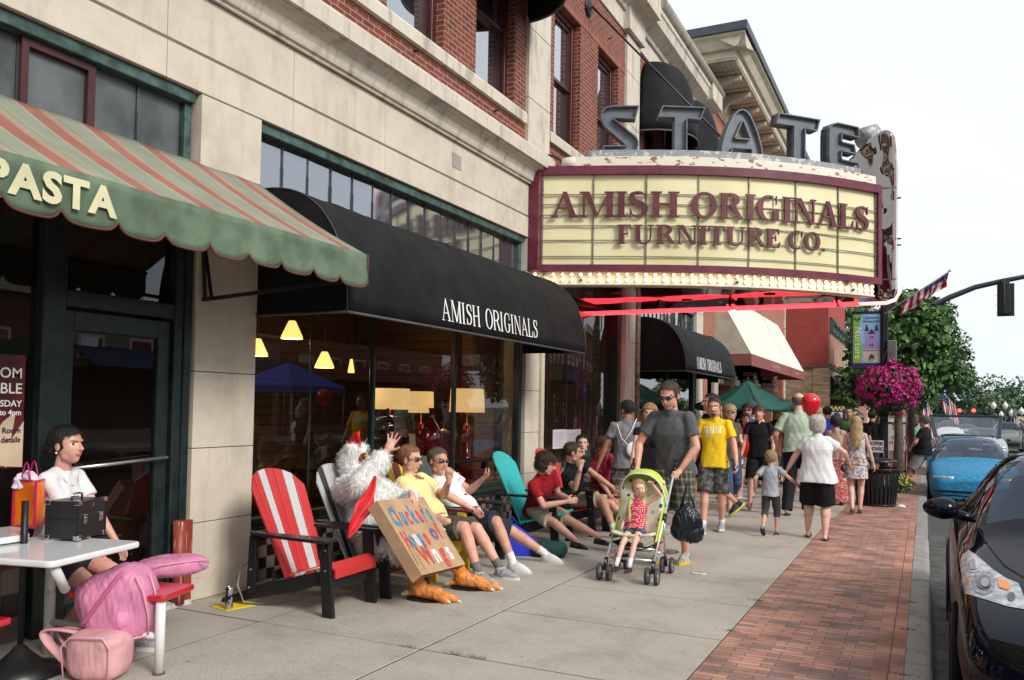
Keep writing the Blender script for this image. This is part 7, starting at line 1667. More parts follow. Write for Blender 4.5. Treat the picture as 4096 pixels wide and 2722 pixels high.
def painted(txt, cols, x0, x1, y, h):
 """each letter its own brush colour"""
 n = len(txt); step = (x1-x0)/sum(.55 if c in "iltrf'" else 1. for c in txt); x = x0
 for i, c in enumerate(txt):
  wl_ = step*(.55 if c in "iltrf'" else 1.)
  if c != ' ':
   a = random.uniform(-.06, .06)
   text_obj('painted_letter', c, h*(1.25 if not c.isupper() else 1.2), PC[cols[i % len(cols)]], sg, Mf @ Matrix.Translation((x, y, .002)) @ Matrix.Rotation(a, 4, 'Z'), ext=.001, bold=.008, xs=min(1, wl_/(h*.86)*(1.5 if c in "iltrf'" else 1)))
  x += wl_
painted("Clucker's", [0, 1, 0, 1, 0, 1, 0, 1, 4], .05, Wd-.02, Hd-.245, .20)
painted('House', [1, 0, 2, 0, 1], .04, Wd*.58, Hd-.45, .175); painted('of', [3, 1], Wd*.66, Wd*.93, Hd-.42, .175)
painted('Wings', [1, 0, 2, 1, 2], .14, Wd*.92, .075, .19)
for k in (0, 1): P = squiggle(.13, .03, 9, 7+k); MB().prism(ribbon(P, [.004]*len(P)), lambda u, v, d: tuple(Mf @ Vector((.05+.055*k-v, .09+u-.05*k, .001+d))), 0, .001).obj('pen_scribble', BLACKM, sg)
# pale yellow tee man
ys_ = fig('man in pale yellow tee and sunglasses reclining behind the sign', 1.80, -4.22, 6.86, pi/2, pelvis_z=.44, head_w=WX(1622, 1855, -4.50), head=(-6, 6, 0), sk='red', hair=('short', 'ginger'), eyes='sun', vox=NV, girth=1.1, belly=.6, shirt=cloth('pale_yellow', (.78, .66, .30), var=.05), sleeve=.6, bottom=('shorts', blotch('olive_camo', [(.05, .05, .035), (.09, .085, .06), (.035, .035, .025)], 14), .92),
 feet_w={1: (-3.62, 6.72, .085), -1: (-3.55, 7.02, .085)}, pole_k={1: (.1, .8, .8), -1: (.1, .8, .8)}, hands_w={1: (-3.98, 6.52, .60), -1: (-3.98, 7.20, .60)}, shoes=('trainer', GS, WS), socks=(cloth('grey_sock', (.14, .14, .15)), .10), toe=(5, -5))
M_d = Matrix(((0, 0, 0, 0),)*4)
pr_ = subdiv_polys([arc(0, 0, .05, .035, 0, 360, 10)[:-1], [(-.09, -.03), (.08, -.03), (.08, -.022), (-.09, -.022)], [(-.06, -.02), (-.045, -.02), (-.05, .06), (-.055, .06)]], Matrix(((-1, 0, 0, 0), (0, 0, 1, .8), (0, 1, 0, .92), (0, 0, 0, 1))), 2)
decal(ys_['shirt'], pr_, 'chest_print', mat('brown_print', (.25, .11, .04), .7), ys_['root'])
# white tee man, pointing
ws_ = fig('man in white tee and dark aviators pointing upwards with one finger', 1.80, -4.22, 7.52, pi/2+.05, pelvis_z=.43, head_w=WX(1722, 1850, -4.48), head=(16, 4, -5), sk='tan', hair=('short', 'grey'), eyes='sun', vox=NV, girth=1.08, belly=.7, shirt=WT, sleeve=.62, bottom=('shorts', cloth('dark_denim', (.022, .030, .052)), .98),
 feet_w={1: (-3.58, 7.35, .085), -1: (-3.50, 7.96, .085)}, pole_k={1: (.05, .7, 1), -1: (-.1, .7, 1)}, hands_w={1: WX(1795, 1925, -4.02), -1: (-4.02, 7.52, .86)}, pole_e={1: (.2, .5, -1), -1: (-.7, .3, -1)}, handpose={1: dict(curl=.95, fingers=(.10, .95, 1.05, 1.1), d=(.1, .1, 1), n=(-.9, -.3, 0), thumb=.3), -1: dict(curl=.3, n=(.5, -.2, .3))}, shoes=('trainer', WS, WS), socks=(SOCK_, .10), toe=(2, -4))
pr_ = subdiv_polys([ribbon([(-.07, -.05), (-.06, .04), (0, .08), (.05, .02), (.07, -.05)], [.008]*5), ribbon([(-.08, -.08), (.07, -.06), (.06, -.1)], [.008]*3)], Matrix(((-1, 0, 0, 0), (0, 0, 1, .8), (0, 1, 0, .78), (0, 0, 0, 1))), 2)
decal(ws_['shirt'], pr_, 'chest_print', mat('maroon_print', (.25, .06, .07), .7), ws_['root'])
# dark red tee youth
fig('long haired youth in dark red tee leaning forward with clasped hands', 1.70, -4.10, 9.02, pi/2+.12, pelvis_z=.42, head_w=WX(2180, 1875, -3.86), head=(-32, 18, 0), sk='fair', hair=('mop', 'dark'), eyes='glasses', vox=NV, shirt=cloth('dark_red', (.28, .010, .018)), sleeve=.62, shirt_len=.06, bottom=('shorts', KH, .86),
 feet_w={1: (-3.22, 8.44, .085), -1: (-3.14, 8.98, .085)}, pole_k={1: (.1, .6, 1), -1: (-.1, .6, 1)}, hands_w={1: WX(2262, 2008, -3.60), -1: WX(2285, 1998, -3.62)}, pole_e={1: (.6, -.4, -.8), -1: (-.6, -.4, -.8)}, handpose={1: dict(curl=.5), -1: dict(curl=.5)}, shoes=('loafer', BKL, BKL), toe=(12, -12))
# black tee youth
bt_ = fig('short haired youth in black tee holding his own shoulder', 1.76, -4.02, 10.02, pi/2+.05, pelvis_z=.44, head_w=WX(2283, 1800, -3.93), head=(-30, 6, 0), sk='warm', hair=('crew', 'brown'), vox=NV, shirt=cloth('black_tee', (.012, .014, .02)), sleeve=.62, bottom=('shorts', KH, .86),
 feet_w={1: (-3.42, 9.86, .085), -1: (-3.30, 10.25, .085)}, pole_k={1: (.1, .6, 1), -1: (-.1, .6, 1)}, hands_w={1: WX(2320, 1880, -3.72), -1: (-3.50, 9.95, .62)}, pole_e={1: (.5, .6, -1), -1: (-.6, -.2, -.8)}, handpose={1: dict(curl=.6, d=(-.3, 0, .9)), -1: dict(curl=.35, d=(0, .8, -.7))}, shoes=('trainer', BKL, WS), socks=(SOCK_, .10))
fig('pale youth in black shirt sitting behind the other two and staring out', 1.74, -4.45, 11.05, pi/2+.6, pelvis_z=.46, head_w=WX(2334, 1768, -4.42), head=(28, 2, 0), sk='pale', hair=('crew', 'dark'), vox=.0065, shirt=BK, bottom=('shorts', KH, .86), feet_w={1: (-3.9, 10.9, .085), -1: (-3.8, 11.2, .085)}, hands_w={1: (-4.1, 10.8, .6), -1: (-4.1, 11.3, .6)}, pole_k={1: (.1, .6, 1), -1: (-.1, .6, 1)}, shoes=('trainer', BKL, WS))
cr_ = fig('youth with glasses and shaggy hair in crimson tee', 1.76, -3.98, 10.86, pi/2+.25, pelvis_z=.45, head_w=WX(2412, 1800, -3.86), head=(18, 10, 0), sk='fair', hair=('fringe', 'light'), eyes='glasses', vox=NV, shirt=cloth('crimson', (.40, .025, .065)), sleeve=.64, bottom=('shorts', cloth('pale_grey', (.36, .37, .39)), .80),
 feet_w={1: (-3.44, 10.55, .085), -1: (-3.18, 10.95, .085)}, pole_k={1: (.1, .6, 1), -1: (-.1, .6, 1)}, hands_w={1: WX(2455, 2010, -3.55), -1: WX(2515, 1932, -3.35)}, pole_e={1: (.6, -.4, -.8), -1: (-.6, -.4, -.8)}, handpose={-1: dict(curl=.2, d=(.2, .9, -.3), n=(0, 0, -1))}, shoes=('trainer', GS, WS), socks=(SOCK_, .07))
# woman at the table
wy_ = WX(275, 1758, -5.02).y
fig_w = wm = fig('young woman with dark bun and pearl earring seated at the white table', 1.74, -5.10, wy_-.02, pi/2-.30, sex='f', pelvis_z=.63, head_w=WX(275, 1758, -5.02), head=(4, 0, 0), sk='fair', hair=('bun', 'black'), vox=.0052, girth=.94, shirt=cloth('white_cotton', (.70, .70, .72), var=.04), sleeve=.6, neckline=.05, bottom=('shorts', cloth('dark_skirt', (.03, .03, .04)), .6),
 feet_w={1: G(235, 2585)+Vector((0, 0, .085)), -1: G(505, 2605)+Vector((0, .05, .085))}, pole_k={1: (.1, .8, .6), -1: (-.1, .8, .6)}, hands_w={1: (-4.86, 3.75, .60), -1: (-4.74, 3.85, .60)}, shoes=('trainer', GS, WS))
hm_ = wm['hm']; s_ = wm['s']
MB().ell(tuple((hm_ @ Vector((.084, -.006, -.045)))*s_), (.007, .007, .007)).ell(tuple((hm_ @ Vector((-.084, -.006, -.045)))*s_), (.007, .007, .007)).obj('earring', mat('pearl', (.8, .76, .74), .15, var=0, coat=1), wm['root'])
MB().tube([tuple((wm['T'](sin(a)*.07, .055+.035*cos(a)*.6, .475-.055*cos(a)*(cos(a) > 0)))*1.0*s_) for a in [(-1.6+3.2*i/14) for i in range(15)]], .002, 5).obj('necklace', mat('fine_gold', (.7, .55, .3), .3, metal=.9), wm['root'])
# --- the walking crowd -----------------------------------------------------------
JN = cloth('denim', (.05, .08, .15)); GRN = cloth('pale_green_shirt', (.42, .52, .40), var=.05, bump=.3, bs=14)
fig('blonde woman in olive top and denim capris walking', 1.70, -2.74, 13.3, pi-.7, sex='f', sk='pale', hair=('bob', 'blond'), eyes='sun', vox=.008, shirt=cloth('olive_top', (.10, .085, .055)), sleeve=.5, bottom=('pants', JN, 1.45), feet=walk(), shoes=('sandal', BKL, BKL), head=(-20, 0, 0), hands={-1: (-.05, .3, 1.15)})
fig('man with dark curly hair and sunglasses half hidden in the crowd', 1.74, -2.95, 15.9, pi, sk='fair', hair=('curly', 'dark'), eyes='sun', vox=.010, shirt=cloth('slate_blue', (.08, .11, .2)), bottom=('shorts', KH, .9), feet=walk(), shoes=('trainer', GS, WS))
fig('dark haired woman in bright red top and white shorts', 1.57, -2.86, 15.2, pi+.2, sex='f', sk='warm', hair=('long', 'black', .18), vox=.009, shirt=cloth('bright_red', (.60, .02, .02)), sleeve=.15, bottom=('shorts', WT, .5), feet=walk(.15), shoes=('sandal', BKL, BKL), head=(-40, 0, 0))
fig('young man with shaggy brown hair in black tee and red shoes', 1.70, -2.43, 14.05, pi, sk='fair', hair=('fringe', 'brown'), vox=.0075, shirt=BK, bottom=('shorts', BK, .98), feet={1: (.09, .28, .10), -1: (-.08, -.22, .12)}, foot_pitch=(35, -25), shoes=('high', mat('red_canvas_shoe', (.45, .015, .03), .6), WS), hands={1: (.27, .12, .88)})
fig('woman with long dark hair peering from behind the young man in black', 1.60, -2.28, 16.6, pi-.1, sex='f', sk='warm', hair=('long', 'dark', .2), vox=.010, shirt=cloth('rust', (.25, .05, .03)), bottom=('shorts', JN, .7), feet=walk(), shoes=('sandal', BKL, BKL))
fig('tall elderly man in pale green shirt and dark trousers seen from behind', 1.90, -1.72, 13.3, .05, sk='red', hair=('bald', 'grey'), vox=.0075, girth=1.18, belly=.6, shirt=GRN, sleeve=.75, shirt_len=.02, bottom=('pants', cloth('dark_trousers', (.012, .015, .022)), 1.95), feet={1: (.12, .03, .085), -1: (-.13, -.10, .085)}, shoes=('loafer', BKL, BKL), hands={-1: (-.30, .1, .95), 1: (.1, .3, 1.2)})
fig('small boy in grey ringer tee holding the woman by the hand', 1.07, -1.78, 11.2, .02, child=True, sk='fair', hair=('short', 'blond'), vox=.0062, shirt=cloth('heather_grey', (.36, .38, .42)), sleeve=.62, shirt_len=.10, bottom=('pants', cloth('dark_grey_short', (.06, .06, .065)), 1.30), feet={1: (.10, .10, .085), -1: (-.11, -.26, .20)}, foot_pitch=(0, -55), shoes=('loafer', mat('navy_canvas', (.03, .035, .05), .6), WS), hands={1: (.50, .10, 1.10), -1: (-.34, .02, .98)})
wh = fig('stout woman with short white hair in white tee and black shorts', 1.56, -1.22, 11.2, -.02, sex='f', sk='pale', hair=('curly', 'white'), vox=.006, girth=1.38, fat_leg=1.05, shirt=WT, sleeve=.58, shirt_len=.13, bottom=('shorts', BK, 1.0), feet={1: (.12, -.10, .085), -1: (-.13, .14, .085)}, shoes=('sandal', BKL, BKL), hands={-1: (-.42, .06, .93), 1: (.40, .30, 1.08)}, pole_e={1: (1, -.5, -.2), -1: (-1, -.3, 0)})
fig('woman with dark bun in crochet back top and long red patterned skirt', 1.56, -1.38, 15.5, .0, sex='f', sk='warm', hair=('curly', 'dark'), vox=.008, shirt=cloth('cream_crochet', (.42, .30, .22), var=.4, vs=40), sleeve=0, bottom=('skirt', blotch('red_pattern', [(.38, .06, .07), (.52, .22, .20), (.62, .45, .40)], 26), .98), feet=walk(.1), shoes=('sandal', BKL, BKL))
fl = fig('young woman in short floral dress with long fair hair walking away', 1.55, -.98, 14.35, -.08, sex='f', sk='pale', hair=('long', 'pale', .34), vox=.0068, shirt=blotch('floral', [(.50, .49, .52), (.52, .50, .52), (.38, .18, .06), (.28, .26, .30), (.52, .50, .52)], 34, vor=True), sleeve=0, bottom=('dress', blotch('floral', [(.5, .5, .5)], 1), .42), feet={1: (.07, .10, .085), -1: (-.06, -.22, .12)}, shoes=('loafer', mat('brown_shoe', (.07, .05, .03), .6), BKL), hands={1: (.30, .10, .85), -1: (-.28, .05, .88)})
MB().lathe([(.150, 1.005), (.154, 1.01), (.154, 1.05), (.150, 1.055)], 24).obj('belt', mat('tan_belt', (.28, .19, .10), .6), fl['root']).scale = (.92, .72, .885)
MB().tube([(.12, -.06, 1.24), (.02, -.125, 1.08), (-.14, -.10, .86), (-.17, -.04, .80)], .004, 6).ell((-.19, -.04, .74), (.05, .08, .07)).obj('shoulder_bag', mat('brown_bag_leather', (.07, .045, .025), .5), fl['root'])
fig('man in royal blue shirt seen from behind', 1.73, -1.80, 18.3, .1, sk='tan', hair=('short', 'dark'), vox=.010, shirt=cloth('royal_blue', (.02, .05, .40)), bottom=('shorts', KH, .9), feet=walk(), shoes=('trainer', GS, WS))
fig('blonde woman in the crowd left of the white cap', 1.62, -1.42, 20.5, .1, sex='f', sk='fair', hair=('long', 'blond', .2), vox=.011, shirt=BK, bottom=('shorts', JN, .6), feet=walk(), shoes=('sandal', BKL, BKL))
cp_ = fig('man in white cap and black shirt walking away', 1.60, -1.20, 18.6, .2, sk='warm', hair=('short', 'dark'), vox=.010, shirt=BK, bottom=('shorts', KH, .9), feet=walk(), shoes=('trainer', GS, WS))
hm_ = cp_['hm']; s_ = cp_['s']; cpm = MB().ell((0, -.012, .055), (.094, .112, .080), 0, 20, 12, M=hm_).ell((0, .11, .05), (.07, .07, .010), M=hm_); cpm.v = [tuple(x*s_ for x in v) for v in cpm.v]; cpm.obj('cap', WT, cp_['root'])
fig('man in black tee walking beside the lamp post', 1.66, -1.02, 19.6, .2, sk='warm', hair=('short', 'dark'), vox=.010, shirt=BK, bottom=('shorts', cloth('grey_short', (.12, .12, .13)), .9), feet=walk(), shoes=('trainer', GS, WS))
fig('woman in dark tank top with long brown hair beside the lamp post', 1.60, -.98, 22.0, .3, sex='f', sk='warm', hair=('long', 'brown', .25), vox=.011, shirt=cloth('dark_tank', (.04, .03, .035)), sleeve=0, bottom=('shorts', cloth('pink_short', (.5, .05, .18)), .5), feet=walk(), shoes=('sandal', BKL, BKL))
fig('girl with long blonde hair waiting behind the lamp post', 1.55, -.66, 23.6, pi+.5, sex='f', sk='warm', hair=('long', 'blond', .22), vox=.011, shirt=cloth('coral', (.45, .12, .10)), sleeve=0, bottom=('shorts', cloth('coral', (.45, .12, .10)), .4), shoes=('loafer', WS, WS))
fig('girl in dark tank top and white shorts with long brown hair', 1.56, -.45, 25.0, .8, sex='f', sk='warm', hair=('long', 'brown', .32), vox=.011, shirt=cloth('charcoal_tank', (.04, .045, .05)), sleeve=0, bottom=('shorts', WT, .45), shoes=('loafer', BKL, BKL))
fig('person in mint green top behind the girl in white shorts', 1.58, -.25, 27.5, .2, sex='f', sk='fair', hair=('long', 'brown', .2), vox=.012, shirt=cloth('mint', (.25, .55, .42)), sleeve=.3, bottom=('shorts', JN, .6), shoes=('loafer', BKL, BKL))
le = fig('grey haired man in black polo leaning back on the parked blue car', 1.62, -.16, 19.25, -1.25, sk='red', hair=('short', 'grey'), eyes='sun', vox=.0068, girth=1.12, belly=1.1, shirt=BK, sleeve=.62, bottom=('shorts', cloth('light_grey_cotton', (.28, .28, .28)), .93), pelvis=(0, -.14, .88), lean=-3, head=(8, 0, 0), feet={1: (.10, .34, .085), -1: (-.10, .20, .085)}, hands={1: (.10, .08, .97), -1: (-.10, .08, .95)}, pole_e={1: (1, -.3, -.2), -1: (-1, -.3, -.2)}, shoes=('trainer', WS, WS), socks=(SOCK_, .08))
SH_ = [('crimson_b', (.3, .03, .04)), ('teal_b', (.05, .2, .22)), ('white_b', (.6, .6, .6)), ('navy_b', (.02, .03, .08)), ('pink_b', (.5, .15, .25)), ('black_b', (.02, .02, .02)), ('green_b', (.08, .2, .08)), ('tan_b', (.35, .28, .2))]
DESC = ['crimson', 'teal', 'white', 'navy', 'pink', 'black', 'green', 'tan']
far = [(-2.6, 18.5, 1.68), (-2.1, 20, 1.62), (-3.2, 17.9, 1.72), (-2.7, 21.8, 1.66), (-1.6, 23, 1.7), (-2.2, 25, 1.6), (-1.1, 24.6, 1.66), (-1.9, 28, 1.7), (-1.2, 30, 1.6), (-2.8, 27, 1.74), (-3.3, 14.6, 1.68), (-3.6, 16.2, 1.72), (-2.05, 17.5, 1.7), (-3.0, 19.6, 1.66), (-1.5, 19.8, 1.72), (-3.6, 20.5, 1.7), (-2.5, 23.4, 1.72), (-.75, 27.2, 1.68), (-.7, 32, 1.62), (-1.7, 34, 1.7), (-1.0, 38, 1.66), (-2.0, 41, 1.7), (-.5, 29.5, 1.64), (-2.4, 31, 1.6)]
for i, (x, y, H) in enumerate(far):
 fm_ = i % 2; kk = i % 8; hcol = ['dark', 'blond', 'brown', 'light', 'black'][i % 5]
 fig('%s in %s top with %s hair far along the pavement, %s' % ('woman' if fm_ else 'man', DESC[kk], hcol, ['walking away', 'walking towards the camera', 'nearest the shop doors'][(i//8) % 3]), H, x, y, (0.1 if i < 8 else pi if i < 16 else pi+.5), sex='f' if fm_ else 'm', sk=['fair', 'warm', 'tan', 'pale'][i % 4], hair=('long' if fm_ else 'short', hcol), vox=.014, shirt=cloth(*SH_[kk]), sleeve=.5 if i % 3 else 0, bottom=('shorts', [KH, JN, BK][i % 3], .8), feet=walk(.16), shoes=('loafer', BKL, BKL), group='people far along the pavement')
# balloon
bp0 = WY(3243, 1618, 11.6); t = thing('balloon', 'shiny red balloon on a thin string above the white haired woman', 'balloon', tuple(bp0))
MB().ell((0, 0, 0), (.118, .118, .145), 0, 32, 24, fn=lambda p: Vector((p.x*(1+.18*p.z*(1 if p.z > 0 else 1.6)), p.y*(1+.18*p.z*(1 if p.z > 0 else 1.6)), p.z*(1 if p.z > 0 else 1.12)))).obj('balloon_skin', mat('red_latex', (.62, .008, .008), .12, var=0, coat=.6), t, sub=0)
MB().lathe([(.004, -.16), (.012, -.185), (.014, -.19), (0, -.18)], 10).obj('knot', mat('red_latex', (.62, .008, .008), .12), t); MB().tube([(0, 0, -.17), (-.03, 0, -.6), (-.08, -.1, -1.05)], .0012, 4).obj('string', WT, t)
# ================================================================ street furniture
PB = mat('black_cast_iron', (.010, .011, .012), .35, var=.2)
LP = thing('street_lamp', 'black fluted street lamp post carrying a banner, a flag and a flower basket', 'street lamp', (-.70, 17.46, -.10))
fl_ = MB(); n = 32; prof_ = [(.17, 0), (.17, .12), (.13, .16), (.12, .55), (.085, .62), (.075, .70), (.068, 4.2), (.09, 4.22), (.05, 4.3), (.10, 4.36)]
for i, (r, z) in enumerate(prof_):
 for j in range(n): a = 2*pi*j/n; rr = r*(1-.10*(j % 2)*(2 < i < 7)); fl_.v.append((rr*cos(a), rr*sin(a), z))
for i in range(len(prof_)-1):
 for j in range(n): fl_.f.append((i*n+j, i*n+(j+1) % n, (i+1)*n+(j+1) % n, (i+1)*n+j)); fl_.m.append(0); fl_.sm.append(False)
fl_.obj('pole', PB, LP)
MB().lathe([(.08, 4.36), (.17, 4.5), (.18, 4.65), (.13, 4.85), (.05, 4.93), (0, 4.96)], 20).obj('globe', mat('milk_glass', (.7, .7, .68), .3, var=0), LP)
MB().tube([(0, 0, 3.56), (-.62, 0, 3.56)], .014, 8).tube([(0, 0, 2.44), (-.62, 0, 2.44)], .014, 8).tube([(0, -.0, 2.95), (.22, -.05, 2.98)], .012, 6).tube([(0, -.05, 2.9), (0, -.30, 2.95)], .012, 6).obj('bracket', PB, LP)
MB().box((.05, -.1, 2.62), (.22, .1, 3.08)).obj('speaker_box', mat('grey_plastic_box', (.13, .135, .14), .5), LP, bevel=.02)
t = thing('street_banner', 'purple and green street banner with castle picture and white words on the lamp post', 'banner', (-1.28, 17.44, 2.45))
W_, H_ = .54, 1.08
MB().box((0, 0, 0), (W_, .012, H_)).obj('cloth', mat('banner_purple', (.035, .022, .13), .7, var=.05), t)
F_ = lambda y: (lambda u, v, d: (u, y+d*-1, v))
def flat(name, polys, c, y):
 mb = MB(); k = 0
 for P in polys: mb.prism(P, lambda u, v, d: (u, y-d-.0002*(k % 5), v), 0, .001); k += 1
 return mb.obj(name, c, t)
sw_ = [(.165+.03*sin(v*7), .10+v*.94) for v in [i/12 for i in range(13)]]
flat('green_panel', [[(.03, .10)]+sw_+[(.03, 1.04)]], mat('banner_green', (.20, .45, .035), .7, var=.1), -.002)
flat('sky_panel', [sw_+[(.51, 1.04), (.51, .10)]], mat('banner_sky', (.26, .50, .72), .7, var=.1), -.002)
LV = mat('castle_lilac', (.36, .27, .55), .7, var=.1); CS = mat('castle_cream', (.52, .48, .40), .7, var=.1); PU = mat('castle_purple', (.04, .03, .16), .7, var=0)
flat('castle', [[(.21, .36), (.50, .36), (.50, .48), (.21, .48)], [(.25, .48), (.30, .48), (.30, .72), (.25, .72)], [(.42, .48), (.47, .48), (.47, .72), (.42, .72)], [(.30, .48), (.42, .48), (.42, .66), (.30, .66)]], LV, -.004)
flat('castle_base', [[(.21, .12), (.50, .12), (.50, .36), (.21, .36)]], CS, -.004)
flat('castle_roof', [[(.235, .72), (.315, .72), (.275, .86)], [(.405, .72), (.485, .72), (.445, .86)], [(.29, .66), (.43, .66), (.36, .76)], arc(.36, .17, .05, .10, 0, 180, 10), [(.33, .58), (.35, .58), (.35, .62), (.33, .62)], [(.37, .58), (.39, .58), (.39, .62), (.37, .62)], [(.33, .42), (.35, .42), (.35, .47), (.33, .47)], [(.37, .42), (.39, .42), (.39, .47), (.37, .47)], [(.21, .335), (.50, .335), (.50, .345), (.21, .345)]], PU, -.006)
flat('castle_door', [[(.33, .13), (.39, .13), (.39, .19), (.33, .19)]], mat('banner_green', (.20, .45, .035), .7), -.008)
flat('butterfly', [[(.10, .95), (.05, 1.0), (.055, .93)], [(.10, .95), (.155, 1.0), (.15, .93)], [(.10, .945), (.07, .905), (.10, .92)], [(.10, .945), (.135, .905), (.10, .92)]], PU, -.006)
Fb = lambda x, z: frame_M((x, -.006, z), (1, 0, 0), (0, 0, 1))
text_obj('lettering', 'Uptown', .085, PU, t, Fb(.355, .95), align='CENTER', ext=.0005); text_obj('lettering', 'Westerville', .075, PU, t, Fb(.355, .88), align='CENTER', ext=.0005, xs=.85)
text_obj('lettering', 'Nurture', .17, WHITEP, t, frame_M((.065, -.006, .80), (0, 0, -1), (1, 0, 0)), ext=.0005, track=1.1)
MB().tube([(-.0, .006, H_+.01), (W_+.06, .006, H_+.01)], .012, 6).tube([(0, .006, -.01), (W_+.06, .006, -.01)], .012, 6).obj('rod', PB, t)
# flower basket
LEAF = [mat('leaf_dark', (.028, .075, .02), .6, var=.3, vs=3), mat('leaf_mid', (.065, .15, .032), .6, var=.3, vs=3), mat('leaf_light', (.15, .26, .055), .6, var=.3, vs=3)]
def leafcloud(mb, lobes, n, size, rng, shell=.55, mats=3, droop=.3):
 vol = np.array([l[1][0]*l[1][1]*l[1][2] for l in lobes])**.67; pr = vol/vol.sum(); V = []; F = []; Mi = []
 for i in range(n):
  c, r = lobes[rng.choice(len(lobes), p=pr)]
  d = rng.normal(0, 1, 3); d /= np.linalg.norm(d); q = rng.uniform(shell, 1.03)
  # clumps and gaps
  if sin(d[0]*7+c[0]*3)*sin(d[1]*6+c[2]*2)*sin(d[2]*8+c[1]) < -.32 and rng.random() < .75: continue
  p = np.array(c)+d*np.array(r)*q; s = size*rng.uniform(.6, 1.3); a = rng.normal(0, 1, 3)+d*.6; a[2] -= droop; a /= np.linalg.norm(a); b = np.cross(a, d+rng.normal(0, .5, 3)); b /= np.linalg.norm(b)+1e-6
  k = len(V); V += [p-a*s*.5, p+b*s*.36-a*s*.05, p+a*s*.55, p-b*s*.36-a*s*.05]; F.append((k, k+1, k+2, k+3))
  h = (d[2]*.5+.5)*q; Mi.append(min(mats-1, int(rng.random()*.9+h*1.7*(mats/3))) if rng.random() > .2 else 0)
 mb.add(V, F, 0); mb.m[-len(Mi):] = Mi; return mb
rng = np.random.default_rng(3)
t = thing('hanging_basket', 'round hanging basket overflowing with magenta petunias on the lamp post', 'flower basket', (-.63, 17.22, 2.05))
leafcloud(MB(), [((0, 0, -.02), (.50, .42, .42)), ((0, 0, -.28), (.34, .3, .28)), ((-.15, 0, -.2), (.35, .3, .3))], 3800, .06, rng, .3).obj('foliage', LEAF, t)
V_, F_, M_i = [], [], []
for i in range(1500):
 d = rng.normal(0, 1, 3); d /= np.linalg.norm(d)
 if d[2] < -.62 and rng.random() < .85: continue
 if d[1] > .5: continue
 p = d*np.array((.56, .48, .48))*rng.uniform(.9, 1.04)*(1+.16*sin(d[0]*7)*cos(d[2]*6)+.06*sin(d[0]*19+d[2]*13)); a = d+rng.normal(0, .25, 3); a /= np.linalg.norm(a); u = np.cross(a, (0, 0, 1)); u /= np.linalg.norm(u)+1e-6; v = np.cross(a, u); r = rng.uniform(.020, .034); k = len(V_)
 V_.append(p-a*.012)
 for j in range(7): q = 2*pi*j/7; V_.append(p+(u*cos(q)+v*sin(q))*r*(1+.12*(j % 2))+a*.004)
 for j in range(7): F_.append((k, k+1+j, k+1+(j+1) % 7)); M_i.append(0 if rng.random() < .8 else 1)
mb = MB(); mb.add(V_, F_); mb.m = M_i
o = mb.obj('blossoms', [mat('magenta_petal', (.42, .008, .15), .6, var=.35, vs=12), mat('pink_petal', (.58, .05, .36), .6, var=.2, vs=12)], t)
MB().lathe([(.0, -.36), (.20, -.30), (.27, -.12), (.28, -.1)], 20).tube([(0, 0, .8), (.2, 0, .1)], .004, 4).tube([(0, 0, .8), (-.2, 0, .1)], .004, 4).obj('basket', PB, t)
# flag on the lamp post
def us_flag(name, label, base_, d, L_, drop, width, rz=0, wave=3.):
 """cloth hung from a slanting staff, gathered in folds"""
 t = thing(name, label, 'flag', tuple(base_)); d = Vector(d).normalized(); e = d*L_
 MB().tube([(0, 0, 0), tuple(e)], .014, 8).ell(tuple(e), (.025, .025, .025)).obj('staff', mat('white_staff', (.6, .6, .58), .4), t)
 side = d.cross(Vector((0, 0, 1))).normalized()
 fr_, st_ = MB(), MB(); nu, nv = 40, 26
 def fn(u, v):   # u along staff from the tip, v down the fall
  p = e*(.99-u*width/L_); f = Vector((0, 0, -1))*(v*drop)+ -d*(v*drop*.30)
  return p+f+side*(.035*sin(u*wave*6+v*5)*v+.02*sin(v*12+u*9)*v)+d*(-.05*v*sin(u*8))
 V = [fn(i/nu, j/nv) for j in range(nv+1) for i in range(nu+1)]; F = []; Mi = []
 for j in range(nv):
  for i in range(nu):
   a = j*(nu+1)+i; F.append((a, a+1, a+nu+2, a+nu+1)); cant = (i/nu < .54 and j/nv < .42)
   Mi.append(2 if cant and (i % 5 == 2 and j % 3 == 1) else 1 if cant else (0 if (int(i/nu*13)) % 2 == 0 else 2))
 mb = MB(); mb.add(V, F, 0, True); mb.m = Mi
 mb.obj('cloth', [mat('flag_red', (.42, .02, .03), .7, var=.1), mat('flag_blue', (.03, .04, .17), .7, var=.1), mat('flag_white', (.7, .7, .72), .7, var=.04)], t, solid=.003); return t
fb = WY(3530, 1262, 17.42); ft_ = WY(3800, 1083, 17.0)
us_flag('flag', 'striped flag with stars drooping from a slanted white staff on the lamp post', fb, ft_-fb, (ft_-fb).length, .24, .92, wave=3)
# traffic signal on a curved arm
t = thing('traffic_signal', 'traffic signal seen from behind on a curved dark mast arm', 'traffic signal', (-.35, 26, -.1))
P = [WY(x, y, 26)-Vector((-.35, 26, -.1)) for x, y in ((3640, 1275), (3700, 1240), (3800, 1190), (3900, 1150), (4000, 1127), (4096, 1108), (4230, 1090))]
MB().tube([(0, .0, 0), (0, 0, 4.0), (.03, 0, 4.3)]+P, [.10, .08, .08, .085, .082, .078, .072, .068, .062, .055], 12).obj('mast_arm', mat('dark_grey_pole', (.035, .038, .042), .45), t)
a = WY(3988, 1136, 25.9)-Vector((-.35, 26, -.1)); b_ = WY(4058, 1265, 25.9)-Vector((-.35, 26, -.1))
MB().box((a.x, -.10, b_.z), (b_.x, -.085, a.z)).obj('backplate', mat('matt_black', (.02, .02, .022), .6), t, bevel=.004)
mb = MB(); cx_ = (a.x+b_.x)/2; hh = (a.z-b_.z)
